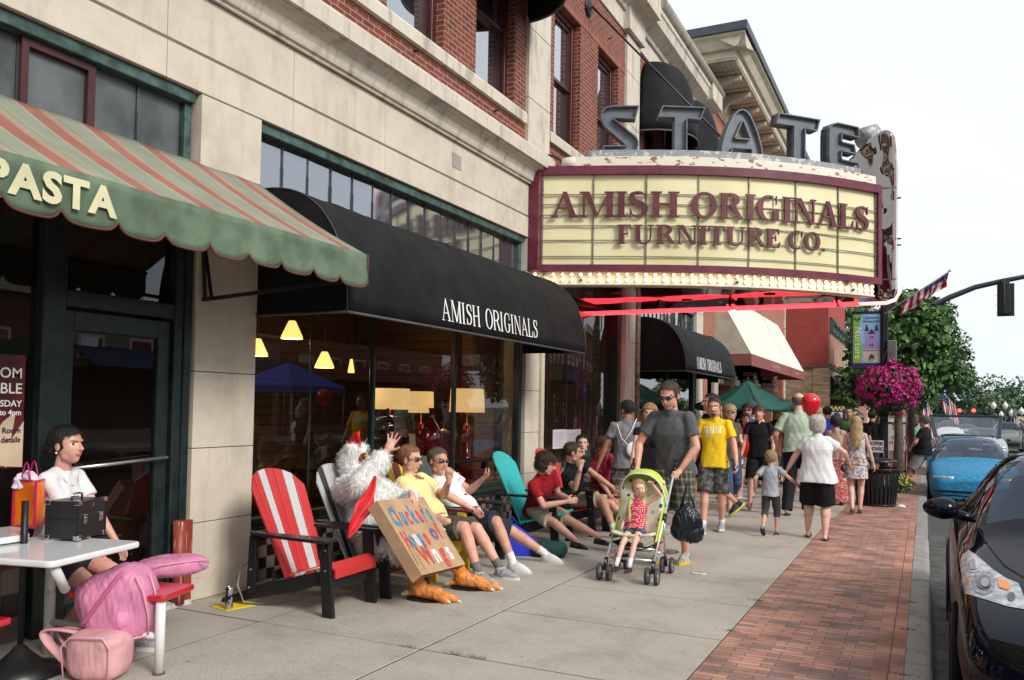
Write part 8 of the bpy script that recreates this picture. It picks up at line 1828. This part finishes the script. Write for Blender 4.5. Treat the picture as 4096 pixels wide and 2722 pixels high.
mb.box((cx_-.13, -.19, b_.z+.06), (cx_+.10, -.10, a.z-.03)); mb.tube([(cx_-.05, -.2, b_.z+.1), (cx_-.05, -.2, a.z+.05)], .03, 8)
mb.obj('signal_housing', mat('matt_black', (.02, .02, .022), .6), t, bevel=.02)
MB().box((cx_-.10, -.14, a.z-.02), (cx_+.09, -.02, a.z+.12)).obj('bracket', mat('dark_grey_pole', (.035, .038, .042), .45), t)
bl = MB()
for k in range(4):
 for q in (-.22, .2): bl.ell((cx_+q, -.105, b_.z+.09+k*(hh-.16)/3), (.012, .008, .012), 0, 8, 6)
bl.obj('bolt', mat('zinc', (.55, .55, .53), .3, metal=.9), t)
for k in range(3): MB().lathe([(.13, -.16), (.13, 0), (.0, .01)], 16, M=Matrix.Translation((cx_-.02, .08, b_.z+.2+k*.30)) @ Matrix.Rotation(-pi/2, 4, 'X')).obj('signal_hood', mat('matt_black', (.02, .02, .022), .6), t)
# litter bin
t = thing('litter_bin', 'black slatted metal litter bin with domed lid at the foot of the lamp post', 'litter bin', downhill(-.76, 15.85)[:3])
sb2 = MB()
for k in range(30):
 a = 2*pi*k/30
 c, s = cos(a), sin(a); P = [(.33, .02), (.365, .35), (.38, .55), (.41, .66)]
 for i in range(3): sb2.bar((P[i][0]*c, P[i][0]*s, P[i][1]), (P[i+1][0]*c, P[i+1][0]*s, P[i+1][1]), .045, .008, up=(c, s, 0))
sb2.obj('slats', PB, t)
MB().lathe([(.0, .03), (.31, .03), (.33, .6), (.31, .6)], 28).obj('liner', mat('black_plastic', (.012, .012, .013), .35), t)
MB().tube([(.415*cos(2*pi*k/32), .415*sin(2*pi*k/32), .675) for k in range(33)], .014, 8).tube([(.335*cos(2*pi*k/32), .335*sin(2*pi*k/32), .03) for k in range(33)], .014, 8).tube([(.372*cos(2*pi*k/32), .372*sin(2*pi*k/32), .5) for k in range(33)], .008, 6).obj('rim', PB, t)
MB().lathe([(.36, .80), (.37, .815), (.30, .845), (.15, .875), (0, .885)], 28).obj('lid', PB, t)
for a in (.3, 2.4, 4.5): MB().tube([(.33*cos(a), .33*sin(a), .6), (.34*cos(a), .34*sin(a), .81)], .01, 6).obj('lid_post', PB, t)
MB().box((-.20, -.33, .68), (.06, -.32, .80)).obj('sticker', mat('photo_print', (.22, .26, .12), .5, var=.8, vs=16, c2=(.35, .18, .12)), t)
tag(MB().ell((-.36, 15.62, .03), (.06, .05, .03), fn=lambda p: p*(1+.2*sin(9*p.x+7*p.y))).obj('paper_scrap', mat('tissue_white', (.75, .75, .74), .8)), 'white paper scrap on the brick paving by the litter bin', 'litter')
pl = thing('planter_flowers', 'low green plant clump with yellow flowers at the lamp post foot', 'plant', (-.45, 18.1, 0))
leafcloud(MB(), [((0, .6, .16), (.28, .5, .18))], 900, .06, rng, .2).obj('leaves', LEAF, pl)
fw = MB()
for i in range(40): fw.ell((random.uniform(-.2, .2), .6+random.uniform(-.4, .3), .25+random.uniform(-.08, .1)), (.02, .02, .015), 0, 6, 4)
fw.obj('blossoms', mat('yellow_petal', (.75, .52, .03), .6), pl)
def board(label, xa, ya, xb, yb, Y, name='pavement_sign', leg=True, c=(.62, .60, .55)):
 p = WY(xa, ya, Y); q = WY(xb, yb, Y); t = thing(name, label, 'sign', (p.x, Y, 0))
 MB().box((0, 0, q.z), (q.x-p.x, .03, p.z)).obj('panel', mat('sign_white_%.2f' % c[0], c, .6, var=.03), t, bevel=.004)
 W = q.x-p.x
 MB().tube([(0, .015, .0 if leg else q.z), (0, .015, p.z)], .012, 6).tube([(W, .015, .0 if leg else q.z), (W, .015, p.z)], .012, 6).tube([(0, .015, p.z), (W, .015, p.z)], .012, 6).obj('frame', PB, t)
 return t, W, q.z, p.z
PN = mat('navy_print', (.02, .03, .12), .6, var=0); PR = mat('red_print', (.62, .04, .05), .6, var=0)
t, W, z0, z1 = board('white pavement sign reading OPEN HOUSE behind the lamp post', 3552, 1698, 3621, 1806, 23.0)
Fs = lambda x, z: frame_M((x, -.004, z), (1, 0, 0), (0, 0, 1))
for r_, (wd_, z_, x_) in enumerate((('OPEN', .30, .22), ('HOUSE', .17, .10))):
 for i, c in enumerate(wd_): text_obj('lettering', c, .11, [PN, PR][(i+r_) % 2], t, Fs(W*x_+i*.095, z0+z_), bold=.003)
text_obj('lettering', 'BRICKS', .07, PR, t, Fs(W*.55, z0+.62), align='CENTER', bold=.003); text_obj('lettering', '4 KIDZ', .07, PN, t, Fs(W*.55, z0+.54), align='CENTER', bold=.003); MB().box((W*.3, -.005, z0+.09), (W*.8, -.002, z0+.10)).obj('rule', PR, t)
t, W, z0, z1 = board('white sign reading PEOPLE and ADVICE beside the litter bin', 3468, 1762, 3534, 1812, 16.9)
text_obj('lettering', 'PEOPLE', .088, PN, t, Fs(W*.45, z0+.14), align='CENTER', bold=.002); text_obj('lettering', 'ADVICE', .088, PN, t, Fs(W*.65, z0+.04), align='CENTER', bold=.002); MB().box((W*.75, -.005, z1-.05), (W*.95, -.002, z1-.02)).obj('red_mark', PR, t)
t, W, z0, z1 = board('white board ending in red letters KE\'S above the blonde girl', 3545, 1640, 3622, 1690, 27, leg=True)
text_obj('lettering', "MIKE'S", .21, PR, t, Fs(W*.45, z0+.17), align='CENTER', bold=.008)
# green patio umbrella
t = thing('patio_umbrella', 'dark green patio umbrella over the crowd under the cream awning', 'umbrella', tuple(WY(2990, 1700, 21.0).to_2d())+(0,))
ap_ = WY(2985, 1522, 21.0); rz0 = WY(3182, 1622, 21.0).z; RR = 1.28
cv = MB(); n = 8; P = [(RR*cos(2*pi*k/n+.35), RR*sin(2*pi*k/n+.35), rz0) for k in range(n)]; top = (0, 0, ap_.z)
for k in range(n):
 a, b = Vector(P[k]), Vector(P[(k+1) % n]); tt = Vector(top)
 cv.grid(lambda u, v: (a.lerp(b, u)).lerp(tt, v)+Vector((0, 0, -.05*sin(pi*u)*(1-v)-.06*sin(pi*v))), 6, 8)
 cv.grid(lambda u, v: (a.lerp(b, u))+Vector((0, 0, -.05*sin(pi*u)-.12*v)), 6, 1)
GU = mat('bottle_green_canvas', (.008, .085, .065), .7, var=.12)
cv.obj('canopy', GU, t, solid=.006); MB().tube([(0, 0, 0), (0, 0, ap_.z+.04)], .024, 10).ell((0, 0, ap_.z+.04), (.03, .03, .04)).obj('pole', PB, t)
rb = MB()
for k in range(n): rb.bar((0, 0, ap_.z-.03), (P[k][0]*.98, P[k][1]*.98, rz0-.02), .012, .012)
rb.obj('rib', PB, t)
# ================================================================ trees
BARK = mat('grey_bark', (.10, .08, .06), .9, var=.3, vs=12, bump=.5, bs=30)
def tree(label, x, y, z0, ht, lobes, n, size, name='street_tree', mats=LEAF, group=None, shell=.45, r0=.12):
 t = thing(name, label, 'tree', (x, y, z0), group=group)
 tb = MB(); tb.tube([(0, 0, 0), (.03, 0, ht*.5), (0, .02, ht)], [r0, r0*.8, r0*.6], 10)
 for c, r in lobes: tb.tube([(0, 0, ht*.8), tuple(np.array((0, 0, ht*.8))*.5+np.array(c)*.5), tuple(c)], [r0*.5, r0*.3, r0*.1], 6)
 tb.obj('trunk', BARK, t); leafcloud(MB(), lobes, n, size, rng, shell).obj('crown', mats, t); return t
def lob(base_, L_): return [((x-base_[0], y-base_[1], z-base_[2]), r) for x, y, z, r in L_]
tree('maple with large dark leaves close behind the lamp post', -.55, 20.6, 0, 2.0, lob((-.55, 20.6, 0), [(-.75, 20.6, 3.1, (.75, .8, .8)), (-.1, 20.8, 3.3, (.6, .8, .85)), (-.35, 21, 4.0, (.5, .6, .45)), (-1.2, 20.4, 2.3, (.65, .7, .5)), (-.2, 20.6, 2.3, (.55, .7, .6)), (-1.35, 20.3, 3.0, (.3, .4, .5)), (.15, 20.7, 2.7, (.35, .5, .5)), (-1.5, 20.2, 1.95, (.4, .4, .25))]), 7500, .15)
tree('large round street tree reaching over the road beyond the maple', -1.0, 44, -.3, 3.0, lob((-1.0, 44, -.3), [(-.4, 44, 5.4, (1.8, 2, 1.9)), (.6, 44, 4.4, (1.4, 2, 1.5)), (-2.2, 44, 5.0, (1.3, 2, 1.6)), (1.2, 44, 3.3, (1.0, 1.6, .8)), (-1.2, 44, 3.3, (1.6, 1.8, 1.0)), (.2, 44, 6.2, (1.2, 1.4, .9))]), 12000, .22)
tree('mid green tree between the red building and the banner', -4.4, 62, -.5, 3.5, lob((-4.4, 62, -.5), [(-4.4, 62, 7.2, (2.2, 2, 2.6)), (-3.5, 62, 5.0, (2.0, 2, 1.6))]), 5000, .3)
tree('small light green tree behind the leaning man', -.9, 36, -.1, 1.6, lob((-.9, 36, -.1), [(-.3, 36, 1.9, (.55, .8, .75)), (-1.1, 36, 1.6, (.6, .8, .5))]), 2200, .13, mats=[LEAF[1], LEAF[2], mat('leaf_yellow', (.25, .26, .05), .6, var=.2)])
FAR = [mat('far_leaf_dark', (.035, .075, .045), .8, var=.3, vs=.6), mat('far_leaf_mid', (.065, .125, .055), .8, var=.3, vs=.6), mat('far_leaf_light', (.13, .19, .075), .8, var=.3, vs=.6)]  # bluer leaf tones put the distance haze into the colour
ft = [(2.2, 175, 7, 5), (5.5, 160, 9.2, 6), (10.5, 170, 10.3, 6.5), (15.5, 165, 10, 6.5), (21, 168, 10.4, 7), (8.0, 128, 5.6, 4.2), (12.2, 132, 5.4, 4.2), (18.5, 140, 8.0, 5), (14.8, 88, 5.2, 2.6), (0.8, 205, 6.6, 5), (-3, 150, 7, 4)]
for i, (x, y, h, w_) in enumerate(ft):
 dz = gzf(y)-.13
 tree(['dark round tree on the far skyline', 'tall green tree on the far skyline', 'broad olive green tree in the far distance'][i % 3]+', '+['nearest the street', 'above the red signal', 'left of the grey building', 'behind the grey building', 'farthest right of the skyline', 'lowest and closest above the blue car', 'beside the white street globes', 'darkest at the right edge', 'cut by the right edge of the picture', 'farthest away over the road', 'behind the striped flags'][i], x, y, dz, h*.4, [((0, 0, h*.62), (w_*.55, w_*.5, h*.36)), ((-w_*.35, 0, h*.48), (w_*.4, w_*.4, h*.28)), ((w_*.35, .5, h*.5), (w_*.42, w_*.4, h*.30)), ((0, 0, h*.3), (w_*.5, w_*.5, h*.25))], 2600, .55 if y > 100 else .3, 'far_tree', FAR, 'trees on the far skyline', .5, .25)
t = thing('grey_building', 'low grey building with pale cornice in the far distance', 'building', (13.8, 172, -2))
MB().box((-1.6, 0, 0), (4.4, 8, 5.9)).obj('wall', mat('taupe_wall', (.19, .16, .15), .9), t); MB().box((-1.8, -.3, 5.1), (4.6, 8.2, 6.1)).obj('cornice', mat('pale_cornice', (.34, .30, .26), .8), t); MB().box((-.0, -.05, 1.0), (3.6, 0, 4.2)).obj('window', GLS, t)
for i, (px_, py_, Y) in enumerate([(3974, 1625, 60), (4021, 1625, 62), (4005, 1660, 70), (4045, 1655, 66), (4086, 1648, 58), (4010, 1690, 80)][:5]):
 p = WY(px_, py_, Y); gz = gzf(Y)-.13
 t = thing('globe_lamp', 'distant street lamp with white acorn globe, %s' % ['leftmost of the row', 'in front of the grey building', 'low one beside the small flags', 'one right of the flag', 'rightmost and nearest'][i], 'street lamp', (p.x, Y, gz), group='distant globe lamps')
 MB().tube([(0, 0, 0), (0, 0, p.z-gz-.15)], .05, 8).obj('pole', PB, t); MB().lathe([(.05, -.2), (.16, -.05), (.15, .08), (.06, .2), (0, .3)], 12, (0, 0, p.z-gz)).obj('globe', mat('milk_glass', (.7, .7, .68), .3, var=0), t)
for i, (bx, by, tx_, ty, Y) in enumerate([(4070, 1672, 4050, 1640, 60), (3712, 1620, 3680, 1560, 30), (3800, 1600, 3760, 1560, 50), (4000, 1690, 3985, 1660, 66)]):
 a = WY(bx, by, Y); b = WY(tx_, ty, Y); us_flag('small_flag', 'small striped flag on a slanted staff, %s' % ['beside the grey building', 'under the maple leaves by the leaning man', 'hanging below the large round tree', 'above the parked suv'][i], a, b-a, (b-a).length*1.1, [.8, .8, 1.0, .6][i], [.8, .9, 1.2, .7][i])
t = thing('wire_signals', 'pair of red traffic lights on a span wire over the far crossing', 'traffic signal', (0, 110, 0))
for k, px_ in enumerate((3838, 3895)):
 p = WY(px_, 1643, 110); MB().box((p.x-.22, .1, p.z-1.0), (p.x+.22, .5, p.z+.3)).obj('signal_head', mat('matt_black', (.02, .02, .022), .6), t)
 MB().ell((p.x, .05, p.z), (.20, .06, .20)).obj('red_lamp', mat('lit_red_lamp', (1, .05, .03), .4, var=0, emit=(1, .03, .02), es=6), t)
MB().tube([(p.x-12, .2, p.z+.4), (p.x+9, .2, p.z+.2)], .03, 5).obj('wire', PB, t)
# ================================================================ cars
def carpaint(name, c, metal=.3): return mat('paint_'+name, c, .5, metal=metal, var=0, coat=.45 if max(c) < .02 else .7, spec=.0)
CG = glass('car_glass', (.02, .025, .03), .04, .6, gc=(.50, .60, .75))
TYRE = mat('tyre_rubber', (.016, .016, .017), .75, var=.1); RIM = mat('alloy', (.45, .46, .48), .3, metal=.8, var=0); CHRC = mat('bright_chrome', (.7, .7, .7), .12, var=0, metal=1)
HL = glass('lamp_lens', (.5, .5, .5), .12, .35); REF = mat('lamp_reflector', (.52, .53, .56), .25, var=0, metal=.4); AMBR = mat('amber_lens', (.75, .22, .03), .2, var=0)
def car(label, name, x, y, rz, ST_, paint, gh, wheels, z0=-.13, lamps=True, group=None, glassm=None, Wf=None, lvl=2):
 """ST_: stations (y, z_sill, h_sill, z_mid, h_mid, z_sh, h_sh, z5, h5, z7) from the nose back; gh: (cowl, screen top, roof end, rear glass end) station indices"""
 t = thing(name, label, 'car', (x, y, z0), rz, group); V = []; F = []; Mi = []; nS = len(ST_); K = 15
 for (yy0, zs, hs_, zm, hm_, zb, hb, z5, h5, z7) in ST_:
  half = [(hs_-.02, zs-.05), (hs_, zs), (hm_, zm), (hm_-.005, (zm+zb)/2), (hb, zb), (hb-.055, zb+.022), (h5, z5), (h5*.5, z7-(z7-z5)*.15), (0, z7)]
  row = [(xx, -yy0, zz) for xx, zz in half]+[(-xx, -yy0, zz) for xx, zz in half[-2::-1]]; V += row
 R_ = 17
 c0, c1, c2, c3 = gh
 for i in range(nS-1):
  for j in range(R_-1):
   F.append((i*R_+j, i*R_+j+1, (i+1)*R_+j+1, (i+1)*R_+j)); jj = min(j, 15-j)
   m = 0
   if jj == 5 and (c1 <= i < c2 or i == c0 or i == c2): m = 1 if j < 8 else 3
   if jj >= 6 and i >= c0 and i < c1: m = 2
   if jj >= 6 and c2 <= i < c3: m = 4
   Mi.append(m)
 F.append(tuple(range(R_))); Mi.append(0); F.append(tuple((nS-1)*R_+j for j in range(R_-1, -1, -1))); Mi.append(0)
 me = bpy.data.meshes.new('c'); me.from_pydata(V, [], F); me.update(); me.polygons.foreach_set('material_index', Mi)
 for k_ in range(5): me.materials.append(paint)
 o = bpy.data.objects.new('tmp', me); col.objects.link(o); md = o.modifiers.new('s', 'SUBSURF'); md.levels = lvl; bpy.context.view_layer.update()
 m2 = bpy.data.meshes.new_from_object(o.evaluated_get(bpy.context.evaluated_depsgraph_get())); bpy.data.objects.remove(o)
 parts = []
 for k_, (nm, mt) in enumerate([('body', paint), ('side_window', glassm or CG), ('windscreen', glassm or CG), ('side_window', glassm or CG), ('rear_window', glassm or CG)]):
  bm = bmesh.new(); bm.from_mesh(m2); bmesh.ops.delete(bm, geom=[f for f in bm.faces if f.material_index != k_], context='FACES')
  for f in bm.faces: f.smooth = True; f.material_index = 0
  bmesh.ops.recalc_face_normals(bm, faces=bm.faces[:])
  if k_:
   bm.normal_update()
   for v in bm.verts: v.co -= v.normal*.004*(1 if v.normal.z > -.3 else -1)
  mm_ = bpy.data.meshes.new(nm); bm.to_mesh(mm_); bm.free(); parts.append(linkmesh(mm_, nm, [mt], t))
 for wy in wheels:
  for q in (1, -1):
   r = .315; hw = ST_[3][4] if not Wf else Wf; Mw = Matrix.Translation((q*(hw-.09), -wy, r)) @ Matrix.Rotation(pi/2, 4, 'Y')
   wh_ = MB().lathe([(r*.66, -.095), (r*.9, -.10), (r, -.07), (r, .07), (r*.9, .10), (r*.66, .095)], 30, M=Mw).obj('wheel', TYRE, t)
   rm = MB().lathe([(r*.67, -.085), (r*.60, -.02*1), (0, -.03)], 24, M=Mw).lathe([(r*.67, .085), (r*.60, .02), (0, .03)], 24, M=Mw)
   for k_ in range(7): a = 2*pi*k_/7; rm.bar(Mw @ Vector((0, 0, q*.06)), Mw @ Vector((cos(a)*r*.63, sin(a)*r*.63, q*.07)), .05, .02)
   ro = rm.obj('rim', RIM, t); ro.parent = wh_
   MB().lathe([(r*1.02, .0), (r*1.16, .004)], 30, M=Matrix.Translation((q*(hw+.008), -wy, r)) @ Matrix.Rotation(pi/2, 4, 'Y')).lathe([(0, -.06*q), (r*1.03, -.06*q), (r*1.1, .0)], 30, M=Matrix.Translation((q*(hw+.002), -wy, r)) @ Matrix.Rotation(pi/2, 4, 'Y')).obj('wheel_arch', mat('matt_black', (.02, .02, .022), .6), t)
 return t, parts
SED = [(-.02, .26, .52, .42, .60, .56, .58, .60, .50, .62), (.06, .20, .74, .44, .80, .62, .76, .66, .60, .68), (.32, .18, .82, .46, .875, .72, .82, .76, .62, .79), (.85, .17, .84, .48, .895, .82, .845, .86, .62, .90), (1.25, .17, .845, .50, .90, .89, .855, .93, .62, .98),
  (1.42, .17, .845, .50, .90, .905, .86, .955, .74, 1.02), (1.60, .17, .845, .50, .90, .91, .86, .98, .785, 1.07), (2.15, .17, .845, .50, .90, .92, .86, 1.40, .62, 1.47), (2.35, .17, .845, .50, .90, .925, .86, 1.44, .60, 1.505), (3.1, .17, .845, .50, .90, .93, .86, 1.43, .59, 1.50),
  (3.35, .17, .845, .50, .90, .935, .86, 1.32, .58, 1.38), (4.05, .18, .84, .52, .89, .96, .84, 1.02, .66, 1.07), (4.45, .22, .80, .54, .85, .95, .80, .99, .6, 1.03), (4.68, .28, .70, .54, .76, .80, .72, .86, .5, .9)]
blk_t, blk = car('glossy black saloon car parked at the kerb, cut by the right edge', 'parked_car', 1.015, 4.42, pi, SED, carpaint('black', (.004, .005, .012), .0), (6, 8, 10, 11), (.95, 3.75))
blk_t.rotation_euler = (0, 0, pi-.015)
def project_patch(cart, tgt, polypx, name, mt, parent, off=.006, n=4, solid=0):
 """a patch laid on the car body, its outline measured in the picture"""
 from mathutils.bvhtree import BVHTree
 bpy.context.view_layer.update(); Mi_ = cart.matrix_world.inverted(); me = tgt.data; bv = BVHTree.FromPolygons([v.co[:] for v in me.vertices], [p.vertices[:] for p in me.polygons])
 o0 = Mi_ @ Vector((0, 0, CH)); bm = bmesh.new(); vs = [bm.verts.new((a, b, 0)) for a, b in polypx]; bm.faces.new(vs); bmesh.ops.triangulate(bm, faces=bm.faces[:]); bmesh.ops.subdivide_edges(bm, edges=bm.edges[:], cuts=n, use_grid_fill=True)
 last = None; bad = []
 for v in bm.verts:
  d = (Mi_.to_3x3() @ _ray(v.co.x, v.co.y)).normalized(); h = bv.ray_cast(o0, d)
  if h[0] is None: bad.append(v); continue
  nn = h[1] if h[1].dot(d) < 0 else -h[1]; v.co = h[0]+nn*off
 bmesh.ops.delete(bm, geom=bad, context='VERTS')
 for f in bm.faces: f.smooth = True
 mm_ = bpy.data.meshes.new(name); bm.to_mesh(mm_); bm.free(); return linkmesh(mm_, name, [mt], parent)
HLP = [(3841, 2250), (3850, 2222), (3876, 2203), (3905, 2222), (3977, 2284), (4030, 2318), (4074, 2335), (4110, 2420), (4100, 2440), (4030, 2428), (3940, 2400), (3862, 2376), (3852, 2340)]
hlo = project_patch(blk_t, blk[0], HLP, 'headlight', mat('headlight_bowl', (.55, .57, .60), .3, var=.5, vs=22, metal=.2, c2=(.22, .24, .27), coat=.3), blk_t, .003, 5)
def ringp(cx_, cy_, rx_, ry_, n=20): return [(cx_+rx_*cos(2*pi*i/n), cy_+ry_*sin(2*pi*i/n)) for i in range(n)]
for (P, mt, nm, of) in [(ringp(3935, 2335, 46, 49), mat('headlight_grey', (.20, .21, .24), .2, var=.5, vs=40), 'reflector_bowl', .006), (ringp(3938, 2337, 26, 29), mat('headlight_dark', (.05, .055, .065), .1, var=0), 'projector_lens', .012), (ringp(3942, 2341, 17, 19), mat('projector_glass', (.10, .11, .13), .03, var=0, coat=1), 'projector_glass', .017), (ringp(3895, 2262, 30, 33), mat('headlight_pale', (.42, .43, .46), .2, var=.2), 'high_beam', .006), (ringp(3895, 2264, 20, 22), mat('headlight_glass_grey', (.30, .31, .34), .08, var=0, coat=1), 'high_beam_glass', .010),
      ([(3990, 2318), (4028, 2330), (4046, 2352), (4034, 2366), (3998, 2356)], AMBR, 'turn_signal', .008), (ringp(4046, 2392, 16, 18), mat('headlight_dark', (.05, .055, .065), .1), 'side_lamp', .008), ([(3864, 2308), (3870, 2306), (3878, 2345), (3872, 2346)], AMBR, 'side_marker', .007)]:
 o = project_patch(blk_t, blk[0], P, nm, mt, hlo, of, 2)
seam_m = mat('panel_gap', (.001, .001, .001), .9, var=0)
for P in ([(3884, 2072), (3889, 2072), (3960, 2190), (4020, 2262), (4100, 2312), (4100, 2317), (4016, 2267), (3955, 2193)],): project_patch(blk_t, blk[0], P, 'bonnet_gap', seam_m, blk_t, .002, 4)
project_patch(blk_t, blk[0], [(3955, 2555), (4100, 2590), (4100, 2680), (3960, 2640)], 'grille', mat('black_mesh_grille', (.006, .006, .006), .8, bump=1, bs=60, spec=.05), blk_t, .003, 3)
mr = MB(); mr.ell((0, 0, 0), (.115, .085, .072), 0, 24, 16, fn=lambda p: Vector((p.x, p.y*(1.15 if p.y < 0 else .55), p.z*(1+.18*p.x)))); mr.bar((.09, .0, -.03), (.22, .02, -.06), .05, .035)
pm = (blk_t.matrix_world.inverted() @ Vector((.085, 6.05, 1.0))); bpy.context.view_layer.update(); pm = blk_t.matrix_world.inverted() @ Vector((.090, 6.08, .995))
for q in (1, -1):
 mm = MB(); mm.ell((0, 0, 0), (.105, .085, .070), 0, 24, 16, fn=lambda p: Vector((p.x, p.y*(1.1 if p.y > 0 else .5), p.z*(1-.15*p.x*q)))); mm.tube([(-q*.06, 0, -.03), (-q*.20, -.02, -.06)], [.035, .025], 8)
 o = mm.obj('wing_mirror', carpaint('black', (.004, .005, .012), .0), blk_t); o.location = (abs(pm.x)*q, pm.y, pm.z)
INT = mat('car_interior', (.03, .03, .032), .8)
for dx in (-.38, .38):
 MB().box((dx-.24, -2.75, .50), (dx+.24, -2.25, .68)).box((dx-.24, -2.90, .62), (dx+.24, -2.76, 1.12)).ell((dx, -2.86, 1.20), (.12, .05, .09)).obj('seat', INT, blk_t, bevel=.03)
MB().box((-.72, -1.95, .78), (.72, -1.5, .95)).tube([(.38+.17*cos(2*pi*k/20), -2.02+.05*sin(2*pi*k/20), .93+.16*sin(2*pi*k/20)) for k in range(21)], .012, 6).obj('dashboard', INT, blk_t, bevel=.03)
# blue estate with raised tailgate
EST = [(-.02, .22, .60, .36, .66, .50, .62, .54, .5, .56), (.08, .19, .78, .40, .82, .58, .76, .63, .6, .66), (.40, .18, .83, .42, .865, .68, .82, .74, .6, .78), (.95, .17, .84, .44, .875, .76, .83, .79, .6, .82), (1.2, .17, .845, .46, .88, .79, .84, .82, .60, .855),
  (1.30, .17, .845, .46, .88, .80, .84, .83, .72, .87), (1.42, .17, .845, .46, .88, .82, .84, .86, .76, .90), (2.25, .17, .845, .46, .88, .86, .84, 1.29, .62, 1.36), (2.45, .17, .845, .46, .88, .87, .84, 1.33, .60, 1.40), (3.9, .17, .845, .46, .88, .90, .84, 1.31, .57, 1.37), (4.25, .17, .845, .46, .88, .90, .84, 1.27, .58, 1.33), (4.75, .2, .83, .46, .87, .90, .82, .96, .64, .99), (4.85, .24, .78, .46, .82, .80, .78, .84, .6, .86)]
BP = carpaint('blue', (.010, .085, .30), .1)
bt_, bpz = car('blue estate car parked at the kerb with its tailgate raised', 'parked_car', .94, 19.85, pi, EST, BP, (6, 8, 10, 11), (1.0, 3.8), z0=-.33)
CGL = mat('chrome_headlamp', (.62, .62, .60), .2, var=.3, vs=30, metal=.4)
for q in (1, -1):
 MB().grid(lambda u, v: (q*(.40+.40*u), -(.02+.18*u**2.5)+.0, .50+.12*v), 8, 3).obj('headlight', CGL, bt_, solid=.03)
 mm = MB().ell((0, 0, 0), (.09, .06, .065), 0, 16, 10); o = mm.obj('wing_mirror', BP, bt_); o.location = (q*.93, -1.62, .93)
 MB().tube([(q*.56, -2.6, 1.37), (q*.56, -2.7, 1.41), (q*.56, -3.9, 1.41), (q*.56, -4.0, 1.36)], .014, 6).obj('roof_rail', PB, bt_)
MB().tube([(-.56, -2.75, 1.41), (0, -2.75, 1.425), (.56, -2.75, 1.41)], .012, 6).tube([(-.56, -3.7, 1.41), (.56, -3.7, 1.41)], .012, 6).obj('roof_rack', PB, bt_)
MB().box((-.76, .02, .30), (.76, .045, .33)).box((-.78, .0, .22), (.78, .03, .24)).obj('bumper_line', seam_m, bt_)
tg = MB(); tg.add([(-.70, -4.15, 1.36), (.70, -4.15, 1.36), (.78, -4.85, 1.86), (-.78, -4.85, 1.86)], [(0, 1, 2, 3)])
under_ = tg.obj('tailgate_glass', glass('tailgate_glass', (.05, .06, .06), .06, .95), bt_)
MB().bar((-.70, -4.15, 1.35), (-.80, -4.87, 1.87), .10, .04).bar((.70, -4.15, 1.35), (.80, -4.87, 1.87), .10, .04).bar((-.84, -4.87, 1.875), (.84, -4.87, 1.875), .05, .06).bar((-.45, -4.85, 1.84), (.3, -4.86, 1.86), .03, .03).obj('tailgate', mat('dark_tailgate', (.02, .03, .05), .3), bt_, bevel=.01)
for dx in (-.38, .38): MB().box((dx-.22, -2.9, .5), (dx+.22, -2.75, 1.02)).ell((dx, -2.84, 1.12), (.12, .05, .09)).obj('seat', mat('pale_car_seat', (.16, .19, .23), .8), bt_, bevel=.03)
lg_ = MB();
for (a, b, c, r) in ((.1, -3.4, 1.0, .18), (.3, -3.6, 1.0, .15), (-.1, -3.2, .95, .16), (.5, -3.4, .95, .14)): lg_.ell((a, b, c), (r, r, r*.8), fn=lambda p: p*(1+.15*sin(7*p.x+5*p.z)))
lg_.obj('luggage', mat('pale_luggage', (.30, .34, .38), .7), bt_)
for (lab, x, y, c, m_, st) in [('white estate car behind the raised blue tailgate', .98, 28.6, (.62, .63, .64), 0, EST), ('grey suv coming down the road', 4.42, 56, (.13, .14, .14), .3, SED), ('silver car queued beyond the blue tailgate glass', 2.4, 42, (.40, .42, .44), .5, SED), ('dark saloon at the right edge of the road beyond', 6.9, 62, (.03, .035, .04), .2, SED), ('pale blue car far down the road', 3.2, 78, (.28, .36, .42), .4, SED), ('white van far down the road', 1.6, 66, (.62, .62, .62), 0, SED), ('small dark car parked far off at the kerb', 1.0, 88, (.04, .04, .05), .2, SED)]:
 gz = gzf(y)-.13; S2 = [tuple(v*(1.18 if ('suv' in lab or 'van' in lab) and k_ in (1, 3, 5, 7, 9) else 1) for k_, v in enumerate(s_)) for s_ in st]
 ct, cpp = car(lab, 'parked_car' if x < 1.2 else 'car', x, y, pi, S2, carpaint('c%d' % int(y), c, m_), (6, 8, 10, 11), (.95, 3.75), gz)
 for q in (1, -1):
  MB().grid(lambda u, v: (q*(.50+.28*u), -(.05+.12*u**2.5)+.02, .60+.12*v), 4, 3).obj('headlight', CGL, ct, solid=.03); MB().ell((q*.97, -1.66, .98), (.09, .06, .065), 0, 10, 6).obj('wing_mirror', PB, ct)
 MB().box((-.45, .03, .40), (.45, .06, .58)).obj('grille', PB, ct)
t = thing('speed_sign', 'speed limit 20 sign with yellow panel at the right edge', 'sign', tuple(WY(4085, 1760, 48).to_2d())+(-.3,))
a = WY(4072, 1672, 48); b = WY(4112, 1702, 48)
MB().box((a.x-t.location.x, 0, b.z+.3), (b.x-t.location.x, .02, a.z+.3)).obj('panel', WT, t); MB().box((a.x-t.location.x, -.01, a.z+.301), (b.x-t.location.x, .02, a.z+.36)).obj('yellow_panel', mat('yellow_print', (.75, .6, .12), .6), t)
text_obj('lettering', '20', .42*(a.z-b.z)/.42, BLACKM, t, frame_M(((a.x+b.x)/2-t.location.x, -.006, b.z+.33), (1, 0, 0), (0, 0, 1)), align='CENTER', bold=.01, ext=.001); MB().tube([((a.x+b.x)/2-t.location.x, .03, -.1), ((a.x+b.x)/2-t.location.x, .03, a.z+.35)], .03, 6).obj('pole', PB, t)
